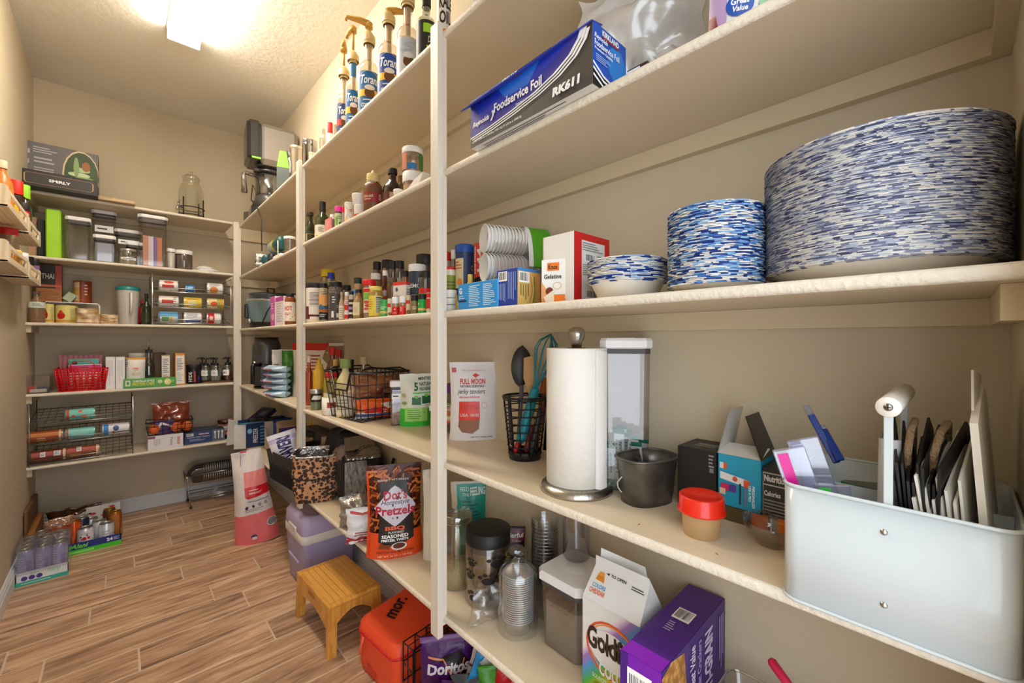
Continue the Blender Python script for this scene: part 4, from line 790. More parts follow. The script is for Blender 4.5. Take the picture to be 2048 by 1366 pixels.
sp('spice_jar', 'small white capped jar with red label, left of the pair', 784, 799, 594, .632, WHT, CLR('ddc8b4', .2, .1, .5, 'c8a888'), None, [('r', 0, 0, 1, .85, RED), ('e', .4, .6, .06, .07, 'f4d8d0'), ('l', .2, .15, .7, .3, 1, 'f0b0a8')], shp='can', lr=1.02, lh=.34, band=(.03, .55))
sp('spice_jar', 'small white capped jar with red label, right of the pair', 799, 812, 592, .632, WHT, CLR('ddc8b4', .2, .1, .5, 'c8a888'), None, [('r', 0, 0, 1, .9, RED), ('l', .2, .3, .45, .8, 3, 'f4e0dc'), ('e', .75, .75, .06, .06, 'f4d8d0')], shp='can', lr=1.02, lh=.34, band=(.03, .55))
sp('spice_jar', 'small jar with a red cap and tan pictured label', 812, 822, 590, .645, RED, 'e0cca4', 'e6d2a8', [('r', 0, .75, .7, 1, 'd83028'), ('e', .5, .15, .3, .15, '8a6844')], shp='can', lr=.95, lh=.25, band=(.05, .74))
sp('spice_jar', 'celery salt jar with black cap and olive label', 822, 836, 589, .63, BLK, '8a7a48', '84743e', [('t', 'Celery', .2, .55, .8, .68, 'f0ead8'), ('t', 'Salt', .3, .4, .7, .53, 'f0ead8')], shp='can', lr=.98, lh=.34, band=(.02, .58))
sp('spice_jar', 'small jar with black cap and bright green label by the tall post', 836, 853, 587, .632, BLK, '1fa348', '22a84c', [('r', 0, .2, 1, .38, 'e4c070'), ('l', .1, .6, .25, .8, 2, 'f0f0e8')], shp='can', lr=.98, lh=.3, band=(.02, .68))
sp('spice_jar', 'small red and white jar right against the tall post', 853, 864, 585, .64, RED, 'e8d4c0', 'e4d8c0', [('r', 0, .25, .6, .95, RED)], shp='can', lr=.98, lh=.26, band=(.05, .74))
sp('spice_jar', 'amber glass bottle with white cap and red neck label', 762, 778, 540, .7, WHT, M('5a1c10', .2), 'c02a1c', [('e', .5, .75, .3, .2, 'd8d0c8')], shp='bottle', lr=.6, band=(.3, .6))
sp('spice_jar', 'jar with white cap behind the mustard powder', 741, 762, 546, .72, WHT, CLR('d8bc9c', .2, .1, .5, 'b08a60'), lr=.95)
sp('spice_jar', 'brown herb jar with dark cap behind the small jars', 773, 795, 555, .69, '6a5a40', CLR('b89878', .2, .1, .7, '7a5c3a'), lr=.95, lh=.1, fill=M('8a6c48', .8))
sp('spice_jar', 'black capped jar at the rear, leftmost of the tall four', 746, 763, 523, .78, BLK, CLR('c0a888', .2, .1, .5, '8a6a48'), lr=.98)
sp('spice_jar', 'tallest black capped jar of the rear row', 763, 788, 519, .79, BLK, CLR('b89878', .2, .1, .5, '7a583a'), lr=.95)
sp('spice_jar', 'black capped jar with a white label in the rear row', 778, 794, 522, .74, BLK, CLR('b0a498', .2, .1, .4, '6a6058'), 'c8c0b4', [('l', .15, .3, .85, .8, 4, '8a8278')], lr=.98)
sp('spice_jar', 'wide black capped jar of bay leaves in the rear row', 790, 809, 521, .75, BLK, CLR('b8aca0', .2, .1, .4, '6a6058'), 'bdb6ac', [('l', .15, .3, .85, .8, 4, '7a7268')], lr=.95)
sp('spice_tin', 'white rectangular spice tin with red top stripe', 784, 812, 565, .645, None, M('e4ded6', .4), None, [('r', .0, .9, 1, 1, 'd83a30'), ('e', .25, .8, .08, .08, '4a4a8a'), ('t', 'Cream', .1, .55, .4, .65, 'a8a09a'), ('l', .62, .3, .95, .85, 7, '9a948c')], shp='can', band=(.04, .98)) if 0 else None
loc, w_, d_, h_ = rbox(788, 806, 562, S3, .665, .04)
carton('spice_tin', 'white rectangular spice tin with red top stripe', 'tin', loc, w_, d_, h_, -PI/2+.25, 'e4ded6', F=[('r', 0, .9, 1, 1, 'd83a30'), ('e', .3, .78, .1, .06, '4a4a8a'), ('t', 'Cream', .15, .55, .7, .63, 'a8a09a')], R=[('r', 0, .9, 1, 1, 'd83a30'), ('l', .1, .3, .9, .8, 7, '9a948c')])
sp('spice_jar', 'jar with black cap squeezed beside the navy container', 804, 818, 541, .7, BLK, CLR('cdb49a', .2, .1, .6, 'a8805a'), lr=.9)
sp('spice_jar', 'large white lidded navy container of lemon pepper', 817, 852, 527, .69, WHT, M('2e3a4a', .35), '2f3c4e', [('t', 'LEMON', .1, .62, .8, .72, 'e8e8e4'), ('e', .3, .4, .1, .06, '3a9ad0'), ('e', .6, .8, .08, .08, '8aa0b8'), ('l', .2, .1, .8, .3, 3, '6a88a8')], lr=1, lh=.14, shp='can', band=(.05, .84))
sp('spice_jar', 'black lidded jar with bright red label in front of the navy one', 838, 863, 541, .645, BLK, CLR('6a6460', .3, .1, .5, '3a3632'), None, [('r', 0, 0, 1, 1, 'd8221c'), ('l', .3, .2, .85, .8, 6, 'e87a70')], lr=.98, lh=.14, band=(.05, .6))
sp('spice_jar', 'largest black lidded jar at the rear by the tall post', 832, 868, 507, .74, BLK, CLR('b8aa9a', .2, .1, .5, '5a4c40'), None, [('t', 'TE', .6, .1, .9, .25, 'e0d8cc')], lr=.98, lh=.16)
# ---- second highest shelf, middle bay
def s4(name, lb, cat, l, r, tt, xf=.64, **k): return RJ(name, lb, cat, l, r, tt, S4, xf=xf, **k)
GRN = M('2f3a18', .12, coat=.5)
s4('oil_bottle', 'shorter green oil bottle with a cork stopper by the second post', 'bottle', 608, 634, 422, .66, shape_='oil', body=GRN, lid='3a2c20', lr=.5, lh=.1, lab='3c4630', band=(.1, .45), prints=[('b', [(.3, .0), (.3, .8), (.75, .8), (.75, 0)], .03, 'd8b860')])
s4('oil_bottle', 'taller green olive oil bottle with a black neck and white label', 'bottle', 630, 661, 400, .66, shape_='oil', body=GRN, lid='1a1a1a', lr=.42, lh=.25, lab='e2ded2', band=(.08, .42), prints=[('l', .3, .5, .6, .85, 4, '6a6a60'), ('p', [(.1, 0), (.2, .3), (.5, .2), (.6, 0)], 'b8b83a')])
RB('snack_box', 'small salmon pink box between oil bottle and white capped jar', 'box', 650, 662, 433, S4, .64, .05, 'e08a88', F=[('l', .2, .4, .8, .8, 3, 'f0b8b0')])
s4('spice_jar', 'little white capped jar beside the salmon box', 'jar', 660, 672, 429, .64, shape_='can', body=CLR('c8b8b0', .2, .1, .4, 'a89890'), lid=WHT, lh=.25, lr=1)
s4('sprinkle_jar', 'jar with a hot pink cap and green leafy label', 'jar', 670, 685, 412, .64, shape_='can', body=CLR('c8c8c0', .2), lid='e83aa0', lh=.24, lr=1.05, lab='c8d8a8', band=(.05, .7), prints=[('e', .3, .5, .15, .3, '7aa848'), ('e', .65, .3, .15, .15, '4a8a38'), ('l', .4, .6, .9, .85, 2, '7a8a7a')])
s4('spice_jar', 'small jar with red cap beside the pink capped jar', 'jar', 684, 691, 413, .66, shape_='can', body='b8a8a0', lid='e02828', lh=.25)
s4('shaker_can', 'white shaker can with pink and green flecks', 'can', 689, 707, 404, .64, shape_='can', body='ece8e2', lid=WHT, lh=.04, band=(.05, .93), prints=[('b', [(.2, .9), (.5, .6), (.3, .3)], .02, 'e8a8a0'), ('b', [(.7, .8), (.5, .4), (.8, .2)], .02, 'b8c8a0'), ('p', [(.1, .1), (.3, .4), (.4, .1)], 'f0b878'), ('l', .5, .6, .8, .75, 2, 'c87a78')])
t = s4('sprinkle_tub', 'lower white tub with a red ring label, under the flared tub', 'tub', 708, 732, 408, .64, shape_='tub', body=M('eae6e2', .35), lid='f0eeec', lh=.06, lr=1.0, band=(.2, .6), prints=[('r', 0, .1, 1, .45, 'd82a28'), ('e', .8, .8, .1, .2, '4a3a30'), ('l', .3, .2, .7, .35, 1, 'f8e0dc')])
x, y, R, h = fit(704, 731, 386, S4, xf=.635); h0 = fit(708, 732, 408, S4, xf=.64)[3]
jar('sprinkle_tub', 'upper flared white tub stacked on the red ringed tub', 'tub', x, y, S4+h0+.001, R, h-h0, shape_='tub', body=M('ece8e4', .35), lid='f2f0ee', lr=1.02, lh=.15, band=(.2, .8), prints=[('r', 0, .3, .4, .35, 'e8c8c0')])
x, y, R, h = fit(727, 766, 334, S4, xf=.635)
t = jar('chocolate_sauce', 'brown squeeze bottle of chocolate sauce with a cream nozzle', 'bottle', x, y, S4, R, h*.9, shape_='squeeze', body=M('70432c', .35), lid='d8c07c', lr=.68, lh=.1, band=(.28, .52), prints=[('r', 0, 0, 1, 1, '8a2418'), ('t', 'Ghirardelli', .1, .45, .5, .75, 'f0e0d0', (0, .3)), ('l', .7, .2, .85, .85, 5, 'f0d8c8'), ('l', .15, .2, .55, .35, 2, 'e8c8b8')])
MB().lathe([(.012, h*.88), (.008, h*.94), (.004, h), (0, h)], M('d8c07c', .4), 12).build('nozzle', t)
decal(t, 'upper_print', [('t', 'CHOCOLATE', .25, .4, .6, .8, 'e0ccb8'), ('l', .28, .05, .58, .3, 2, 'c8a890')], cylmap(R*1.003, h*.63, h*.74, 80, 1, 1), 12)
RJ('syrup_bottle', 'dark brown ribbed syrup bottle beside the chocolate sauce', 'bottle', 765, 806, 331, S4, xf=.68, shape_='oil', body=M('2e1812', .2, coat=.4), lid='241814', lr=.46, lh=.12, lab='5e2c1c', band=(.08, .45), prints=[('r', .4, .0, .9, .95, 'b8988a'), ('t', 'S', .55, .6, .65, .8, '3a1a14')])
s4('spice_jar', 'small jar with a gold cap peeking beside the stacked tubs', 'jar', 795, 812, 350, .76, shape_='spice', body=CLR('c8b890', .2, .1, .4, '8a7a50'), lid='8a6c30', lr=.9)
# sprinkle jars stacked
x, y, R, h = fit(806, 848, 340, S4, xf=.69); SPK = CLR('e8d8c8', .15, .1, .15, 'd8b8a0')
lbl = [('r', .02, .02, .3, .98, 'c87a5a'), ('r', .72, .02, 1, .98, '3f8a3a'), ('r', .3, .0, .62, .35, '2a7ab8')]
jar('sprinkle_jar', 'lower wide sprinkle jar with white lid', 'jar', x, y, S4, R, h, shape_='canister', body=SPK, lid=WHT, lr=1.04, lh=.3, prints=[('r', .1, .02, .4, .9, 'b89878'), ('e', .55, .2, .1, .2, '3f7a3a')], band=(.05, .66))
x2, y2, R2, h2 = fit(805, 846, 290, S4+h+.001, xf=.69)
jar('sprinkle_jar', 'upper sprinkle jar with green, blue and tan compartments', 'jar', x2, y2, S4+h+.001, R2, h2, shape_='canister', body=SPK, lid=WHT, lr=1.04, lh=.25, prints=lbl, band=(.05, .74))
s4('tub', 'small white lidded tub in front of the dark syrup', 'tub', 787, 808, 377, .635, shape_='tub', body=M('eeeae4', .35), lid='f2eeea', lr=1.03, lh=.3)
q = pX(835, 360, .68)
t = TH('paper_tray', 'white folded paper tray tilted on the second highest shelf', 'tray', (.68, pX(838, 360, .68).y, S4+.002), -PI/2, rx=0); t.rotation_euler = (0, -.0, -PI/2)
P_ = [(-.06, -.03, .001), (.04, -.03, .001), (.04, .03, .003), (-.06, .03, .003), (.02, -.03, .035), (.07, -.03, .045), (.07, .03, .045)]
MB().add(P_, [(0, 1, 2, 3), (0, 4, 5, 1), (1, 5, 6, 2)], M('e6e4e2', .5), False).add([(a, b+.0015, c+.0012) for a, b, c in P_], [(3, 2, 1, 0), (1, 5, 4, 0), (2, 6, 5, 1)], M('e6e4e2', .5), False).build('folded_sheet', t)
# ---- second lowest shelf: air fryer, wipes, bags
x, y, R, h = fit(500, 568, 672, S2, b=777) if 0 else fit(503, 563, 675, S2, xf=.63)
t = TH('air_fryer', 'dark grey air fryer with a chrome topped handle in the far bay', 'air fryer', (x, y, S2), face(x, y)+.1)
fr = M('5a5b5d', .3, .5)
MB().lathe([(0, 0), (R*.85, 0), (R*.88, .012)], M('151516', .4), 28, sy=1.1).lathe([(R*.88, .02), (R*.95, .03), (R, h*.45), (R*.96, h*.85), (R*.8, h*.97), (0, h*.985)], fr, 28, sy=1.1).build('body', t)
MB().lathe([(R*.7, h*.975), (R*.84, h*.98), (R*.8, h), (0, h)], M('1c1c1d', .4), 28, sy=1.1).build('top_cap', t)
MB().box(-R*.62, R*.5, -R*1.13, -R*.9, .045, h*.5, M('525355', .3, .5), .01).build('drawer', t)
MB().tube([(-R*.5, -R*1.1, h*.47), (-R*1.0, -R*1.45, h*.49), (-R*1.05, -R*1.5, h*.44), (-R*1.05, -R*1.5, h*.12)], .012, M('1c1e22', .25), 8).build('handle', t)
MB().tube([(-R*.5, -R*1.1, h*.5), (-R*1.0, -R*1.45, h*.52)], .009, M('d8dadc', .15, 1), 8).build('handle_trim', t)
q = pX(572, 700, .72)
pouch('greens_bag', 'green and clear bag of greens behind the wipes', 'bag', (.72, q.y, S2), .15, .26, .06, face(.72, q.y), 'd8d4cc', [('r', .35, 0, .95, .98, '3f8a2a'), ('b', [(.5, .1), (.55, .5), (.5, .9)], .04, '6ab04a'), ('l', .05, .1, .3, .7, 8, '6a6a60')], seed=14, wr=.6)
for i in range(5):
    q = pX(561, 760, .665)
    lbw = ['lowest blue wipes pack of the stack', 'second wipes pack from the bottom', 'middle blue wipes pack of the stack', 'fourth wipes pack from the bottom', 'topmost wipes pack with an orange corner'][i]
    t = pouch('wipes_pack', lbw, 'wipes', (.648+.004*(i % 2), q.y+.006*((i*3) % 4-1), S2+.0345*i), .2, .036, .115, -PI/2+.12*((i*7) % 3-1)*.5+.25, 'a8c8e0', [('t', 'Huggies' if 0 else 'Bubble', .42, .25, .72, .7, 'c82a38', (.02, .2)), ('l', .1, .35, .3, .55, 1, '4a6a8a'), ('r', .8, .6, .96, .9, 'd8e8f4')], style='pillow', wr=.12, seed=15+i, group='blue wipes packs in a stack')
    MB().grid(lambda u, v: (-.1-.012*math.sin(PI*v), -.03+.06*u, .012+.012*v), 3, 3, M('d888c8', .4)).build('sealed_end', t)
RJ('peach_bottle', 'orange tinted bottle with a pale cap beside the second post', 'bottle', 610, 626, 711, S2, xf=.66, shape_='syrup', body=CLR('e8a070', .2, .1, .5, 'c85a28'), lid='e8d8c8', lr=.5)
q = pX(628, 720, .78)
pouch('chickpea_bag', 'large white bag with red top and pasta window against the wall', 'bag', (.80, q.y, S2), .34, .30, .06, -PI/2+.55, 'e6dfd8', [('r', 0, .87, .72, 1, 'c8201c'), ('p', [(.7, .95), (1, .95), (1, .6), (.85, .55), (.65, .72)], '8a7850'), ('l', .35, .5, .68, .8, 5, 'a83a38'), ('r', .35, .42, .62, .45, 'a82a24'), ('b', [(.62, .62), (.82, .46), (1, .36)], .012, 'f4f0ea')], seed=21, wr=.5)
RJ('mustard_bottle', 'yellow mustard squeeze bottle on the second lowest shelf', 'bottle', 625, 652, 716, S2, xf=.655, shape_='squeeze', body=M('d8a828', .35), lid='dcb030', lr=.6, lh=.12, lidshape=lambda q, a, b: [(q, a), (q, a+(b-a)*.3), (q*.5, a+(b-a)*.4), (q*.3, b), (0, b)])
RJ('caper_jar', 'small jar of capers with silver lid and black label', 'jar', 620, 644, 777, S2, xf=.632, shape_='can', body=M('7a8060', .3), lid=M('c8c6c0', .3, .8), lh=.2, lr=1.02, band=(.4, .78), prints=[('r', 0, .0, 1, 1, '1f1c1c'), ('p', [(.2, .3), (.35, .8), (.9, .75), (.75, .25)], 'e8e4e0')])
x, y, R, h = fit(643, 680, 792, S2, xf=.622)
t = TH('crock', 'white round crock with a red label on the shelf edge', 'crock', (x, y, S2), face(x, y))
MB().lathe([(0, 0), (R*.9, 0), (R, .006), (R, h), (R*.93, h), (R*.93, .01), (0, .01)], M('efeae2', .3), 30).build('body', t)
decal(t, 'label', [('r', .35, .45, .95, .75, 'a83018')], cylmap(R+.0005, 0, h, 80), 10)
x2, y2, R2, h2 = fit(643, 672, 744, S2+.012, xf=.628)
jar('olive_jar', 'jar of green olives with red lid standing in the white crock', 'jar', x, y, S2+.012, min(R2, R*.9), h2, shape_='spice', body=M('9a8a3a', .2, coat=.3), lid=RED, lh=.1, lr=.86, band=(.12, .5), prints=[('r', 0, 0, 1, 1, 'd8d4a8'), ('e', .7, .8, .15, .2, 'a85a38'), ('l', .2, .1, .6, .6, 4, '8a8a5a')])
for l, r, tt, xf, lb in ((650, 679, 694, .73, 'red capped sauce bottle behind the mustard'), (667, 690, 699, .78, 'second red capped bottle behind the first')):
    RJ('sauce_bottle', lb, 'bottle', l, r, tt, S2, xf=xf, shape_='bottle', body=CLR('c89878', .2, .1, .5, '9a5a38'), lid='d02020', lr=.5, lh=.14)
RJ('soy_bottle', 'dark sauce bottle with a gold cap by the wire basket', 'bottle', 660, 682, 718, S2, xf=.70, shape_='bottle', body=M('1d1414', .2), lid='c8a050', lr=.5)
RJ('dressing_bottle', 'creamy dressing bottle with a green cap and white label', 'bottle', 672, 709, 717, S2, xf=.65, shape_='bottle', body=M('dccf98', .35), lid='8a9a50', lr=.6, lh=.16, band=(.05, .4), prints=[('r', 0, 0, 1, 1, 'e8e2cc'), ('l', .2, .2, .7, .8, 4, 'a8a080')])
RJ('glass_bottle', 'clear bottle with tan cap behind the wire basket', 'bottle', 711, 743, 713, S2, xf=.76, shape_='bottle', body=CLR('dccdb8', .25), lid='c8a878', lr=.45, fill=M('a88458', .4), fh=.4)
RJ('sauce_bottle', 'black bottle standing behind the dressing', 'bottle', 696, 708, 719, S2, xf=.76, shape_='can', body='1b1918', lid='121212')
# wire basket with bread and packets
bx_, by_ = .752, 1.69
t = wire_basket('wire_basket', 'large black wire basket with bread bags and snacks', 'basket', (bx_, by_, S2+.001), .27, .225, .19, -PI/2+.12, flare=.022, nx=8, ny=6, nz=4, r=.0022, rr=.0045, dip=.07)
for s_ in (-1, 1): MB().tube([(s_*.13, -.11, .19), (s_*.12, -.08, .205), (s_*.12, .08, .205), (s_*.13, .11, .19)], .0035, M('16161a', .3)).build('handle', t)
pouch('bread_bag', 'brown bagged loaf of bread lying in the wire basket', 'bag', (bx_+.03, by_-.03, S2+.075), .19, .10, .11, -.25, TEX('noise', 'a8704a', '6a3420', 9, c='d8b8a8', thr=.5, sharp=.12, bump=.5, r=.25), style='pillow', wr=1.0, seed=24)
pouch('snack_bag', 'orange and red chip bag at the bottom of the wire basket', 'bag', (bx_+.01, by_-.075, S2+.006), .17, .075, .06, -.25, 'f06a20', [('r', 0, 0, .5, .35, 'e8e4e4'), ('r', .0, .1, 1, .25, '4a68a8'), ('r', .2, .3, .7, .6, 'e02828'), ('p', [(.55, .8), (.75, .5), (.95, .85)], 'f4e8e0'), ('t', '12', .6, .3, .7, .48, 'ffffff')], style='pillow', wr=.5, seed=25)
pouch('bread_bag', 'pale bun bag at the far end of the wire basket', 'bag', (bx_-.03, by_+.06, S2+.03), .13, .11, .09, -PI/2, 'd8c0ac', style='pillow', wr=1.1, seed=26)
x, y, R, h = fit(779, 808, 760, S2, b=852)
oxo('storage_container', 'tall container of brown kibble with white lid by the greenish pouch', 0, 0, 0, S2, 0, at=(x, y, R, h), rz=face(x, y), fill=TEX('noise', '9a7258', '6a4630', 60), fh=.45, label=True)
x, y, R, h = fit(800, 866, 745, S2, b=856)
pouch('treat_pouch', 'white and green dental treat pouch reading 5 NATURAL FRESHENING', 'pouch', (x, y, S2), R*2.05, h, .07, face(x, y)+.1, 'e8ebe2', [('r', 0, 0, 1, .34, '35c43a'), ('r', .12, .1, .8, .36, 'a4e078'), ('l', .2, .14, .75, .33, 5, '6ab048'), ('t', '5', .4, .68, .52, .84, '1f6a3a', (.035, 0)), ('t', 'NATURAL', .56, .77, .99, .84, '1f4a30'), ('t', 'FRESHENING', .56, .68, 1, .75, '1f4a30'), ('t', 'MINTIES', .55, .88, .95, .94, '2a3a2a'), ('r', .35, .63, .98, .65, '5ac83a'), ('r', .32, .42, .6, .56, '1f6a44'), ('r', .64, .44, .92, .58, '1f6a44'), ('e', .45, .57, .06, .03, '6ac83a'), ('e', .78, .59, .06, .03, '6ac83a'), ('e', .08, .6, .06, .04, 'b8b890'), ('e', .1, .45, .07, .03, '8aa060')], seed=27, wr=.25)
x, y, R, h = fit(850, 884, 808, S2, b=864)
oxo('storage_container', 'low clear container with yellow kernels at the tall post', 0, 0, 0, S2, 0, at=(x+.012, y, R*.9, h), rz=face(x, y), fill=TEX('voronoi', 'e0c060', 'a87830', 90), fh=.5)
# ---- lowest shelf, far and middle bays
def at1(px, py): return pz(px, py, S1)
q = at1(510, 905)
t = TH('open_carton', 'open white and blue carton with its flap sticking out past the corner post', 'box', (.735, 3.335, S1), .05)
nv = M('1c3060', .45); mb = MB()
mb.box(-.13, .15, -.1, -.097, 0, .16, nv).box(-.13, .15, .097, .1, 0, .16, nv).box(.147, .15, -.1, .1, 0, .16, nv).box(-.13, .15, -.1, .1, 0, .003, M('e6e4e0', .5)); mb.build('carton', t)
decal(t, 'front_print', [('l', .3, .1, .5, .9, 6, '6aa0d8'), ('T', 'FREEZER', .15, .2, .25, .8, 'e0e8f4'), ('e', .08, .7, .05, .1, '8ac0e8'), ('r', .6, .1, .95, .9, '26262c')], flatmap((-.13, -.1, 0), (.28, 0, 0), (0, 0, .16)))
MB().add([(-.13, -.1, 0), (-.13, -.1, .16), (-.2, -.12, .17), (-.2, -.11, .01), (-.13, .1, .16), (-.19, .08, .18), (-.13, .1, 0), (-.2, .09, .0)], [(0, 1, 2, 3)], M('efeeec', .5), False).build('white_flap', t)
MB().add([(-.13, .1, .16), (-.13, .1, 0), (-.2, .09, .0), (-.19, .08, .18)], [(0, 1, 2, 3)], M('e4e2de', .5), False).build('white_flap', t)
MB().add([(-.13, -.1, .161), (.05, -.1, .161), (-.08, -.13, .175), (-.19, -.115, .175)], [(0, 1, 2, 3)], M('6ab8e8', .5), False).build('flap', t)
carton('storage_box', 'dark navy box leaning behind the open carton', 'box', (.75, 3.42, S1+.165), .15, .12, .03, .5, '23264a', ry=-.5, Tp=[('r', .4, .2, .7, .6, '6a6a80')])
pouch('snack_bag', 'dark glossy snack bag lying in the open carton', 'bag', (.75, 3.33, S1+.03), .2, .15, .12, -.3, '26282e', style='pillow', wr=1.0, seed=28)
q = at1(586, 947)
t = TH('display_tray', 'open cardboard tray with a bowl picture holding snack bags', 'tray', (.792, 3.03, S1), .08)
cb = M('d8ccb8', .6); cw = M('c9bda8', .6)
mb = MB().box(-.08, .08, -.13, .13, 0, .003, cw).box(-.08, .08, -.13, -.127, 0, .175, cb).box(-.08, .08, .127, .13, 0, .175, cb).box(.077, .08, -.13, .13, 0, .175, cb)
mb.add([(-.08, -.13, 0), (-.08, .13, 0), (-.08, .13, .17), (-.08, .05, .05), (-.08, -.1, .06), (-.08, -.13, .175)], [(0, 1, 2, 3, 4, 5)], cw, False); mb.build('tray_walls', t)
decal(t, 'front_print', [('r', 0, 0, 1, 1, '6a3a58'), ('r', .1, .42, 1, .95, '1d48b0'), ('e', .3, .72, .12, .04, 'd8e4f4'), ('l', .3, .58, .9, .66, 2, '8ab0e8'), ('p', [(.55, .3), (1, .3), (1, .7)], '2a8ab8'), ('e', .55, .22, .42, .2, '6a4030'), ('e', .55, .24, .32, .14, 'a87a60')], flatmap((-.08, -.1303, 0), (.16, 0, 0), (0, 0, .17)))
for i, (dy, c_) in enumerate(((.06, '1e3f88'), (-.02, 'b8a080'))):
    lbx = ['dark blue snack bag at the far end of the cardboard tray', 'tan paper bag standing in the cardboard tray'][i]
    pouch('snack_bag', lbx, 'bag', (.795, 3.03+dy, S1+.006), .12, .19, .05, .1, c_, None, seed=29+i, wr=.4)
# black woven bin with candy bags
t = TH('storage_bin', 'black ribbed plastic bin overhanging the lowest shelf', 'bin', (.692, 2.30, S1), -PI/2+.10)
X, Y, H = .17, .12, .155; wvn = TEX('wave', '1c1a1a', '3a3634', 60, thr=.5, sharp=.2, bump=.8)
def tapr(k, z): a = .85+.15*k; return [(-X*a, -Y*a, z), (X*a, -Y*a, z), (X*a, Y*a, z), (-X*a, Y*a, z)]
mb = MB(); v = tapr(0, 0)+tapr(1, H); mb.add(v, [(i, (i+1) % 4, (i+1) % 4+4, i+4) for i in range(4)]+[(3, 2, 1, 0)], wvn, False)
v = [(a*.97, b*.97, c) for a, b, c in v]; v[:4] = [(a, b, .004) for a, b, c in v[:4]]; mb.add(v, [(i+4, (i+1) % 4+4, (i+1) % 4, i) for i in range(4)]+[(0, 1, 2, 3)], M('1c1a1a', .5), False)
mb.add(tapr(1, H)+[(a*.97, b*.97, c) for a, b, c in tapr(1, H)], [(i, (i+1) % 4, (i+1) % 4+4, i+4) for i in range(4)], M('232020', .4), False).build('ribbed_walls', t)
mb = MB()
for i in range(22):
    for sgn in (1,): mb.box(-X*.85+i*X*1.7/21-.0012, -X*.85+i*X*1.7/21+.0012, -Y*.93-.002, -Y*.93+.006, .01, H-.01, M('2c2927', .4), T=Matrix.Rotation(0, 4, 'X'))
bb_ = mb.build('rib', t); bb_['kind'] = 'stuff'
q = pX(592, 940, .68)
pouch('candy_bag', 'purple and white candy bag with LIFESAVERS lettering in the black bin', 'bag', (.655, 2.36, S1+.035), .135, .22, .04, face(.66, 2.36)+.05, 'd9c8f0', [('r', 0, .0, 1, .34, 'a06ae0'), ('r', 0, .34, 1, .8, 'f0ecf6'), ('T', 'LIFESAVERS', .25, .1, .75, .95, '28206a', (.04, 0)), ('r', 0, .9, 1, 1, 'e8e4ee')], ry=-.25, seed=33, wr=.3)
pouch('candy_bag', 'dark sequined bag of candy at the near end of the bin', 'bag', (.67, 2.21, S1+.012), .12, .13, .05, face(.67, 2.21), TEX('noise', '1c1016', '7a2a5a', 120, c='f0f0f0', thr=.55, sharp=.07), seed=34, wr=.3)
RJ('mustard_bottle', 'yellow mustard bottle on the lowest shelf by the black lidded jar', 'bottle', 608, 634, 840, S1, xf=.80, shape_='squeeze', body=M('d8b028', .35), lid='e0b830', lr=.6, lh=.3, lidshape=lambda q, a, b: [(q, a), (q*.5, a+(b-a)*.5), (q*.3, b), (0, b)])
RJ('cookie_jar', 'jar with a wide black lid and pale contents at the back of lowest shelf', 'jar', 608, 652, 858, S1, xf=.77, shape_='jar', body=CLR('d8c8a0', .2, .1, .4, 'b89a60'), lid='262422', lr=1.0, lh=.12, fill=M('b89a58', .7), fh=.8)
RJ('cookie_jar', 'plain clear jar behind the leopard bag', 'jar', 640, 662, 872, S1, xf=.76, shape_='jar', body=CLR('d8ccb8', .25), lid='c8b8a0', lr=.8)
RB('carton', 'black carton with white specks behind the leopard bag', 'box', 612, 690, 888, S1, .80, .06, '18181a')
# leopard drawstring lunch bag
LEO = TEX('edge', '241a18', 'c89468', 52, thr=.13, sharp=.025, c='b8845a', r=.8)
def leo():
    mt, n, l, p = nm('leopard_print'); tc = n.new('ShaderNodeTexCoord'); v1 = n.new('ShaderNodeTexVoronoi'); v1.inputs['Scale'].default_value = 72
    nz = n.new('ShaderNodeTexNoise'); nz.inputs['Scale'].default_value = 60; mx = n.new('ShaderNodeMix'); mx.data_type = 'RGBA'; mx.inputs[0].default_value = .012
    l.new(tc.outputs['Object'], nz.inputs['Vector']); l.new(tc.outputs['Object'], mx.inputs[6]); l.new(nz.outputs['Color'], mx.inputs[7]); l.new(mx.outputs[2], v1.inputs['Vector'])
    cr = n.new('ShaderNodeValToRGB'); e = cr.color_ramp.elements; e[0].position = 0; e[0].color = hx('3a2a22'); e[1].position = 1; e[1].color = hx('cf9a70')
    for ps, c_ in ((.2, '4a3226'), (.5, '1c1412'), (.55, 'c8926a')): x_ = e.new(ps); x_.color = hx(c_)
    l.new(v1.outputs['Distance'], cr.inputs[0]); l.new(cr.outputs[0], p.inputs['Base Color']); p.inputs['Roughness'].default_value = .7; return mt
LEO = leo()
A1 = at1(640, 1005)
t = TH('lunch_bag', 'leopard print lunch bag with silver lining hanging over the shelf edge', 'bag', (.647, 1.985, S1+.001), face(.647, 1.985)-.1)
def bagsurf(w_, d_, h_, open_=1):
    def f(u, v):
        a = 2*PI*u; c, s_ = math.cos(a), math.sin(a); e_ = .5
        x_ = math.copysign(abs(c)**e_, c)*w_/2; y_ = math.copysign(abs(s_)**e_, s_)*d_/2
        k = .82+.18*min(1, v*4)+.03*noise.noise(Vector((c*2, s_*2, v*4)))
        wr_ = noise.noise(Vector((c*4, s_*3, v*6)))*.009
        return (x_*k+wr_, y_*k+wr_, v*h_+.012*math.sin(a)*v)
    return f
f_ = bagsurf(.185, .10, .215)
MB().grid(f_, 40, 16, LEO).add([f_(i/40, 0) for i in range(40)], [tuple(range(39, -1, -1))], M('221a18', .7)).build('bag_body', t)
SIL = M('b8b4b0', .22, .9, .9, 45)
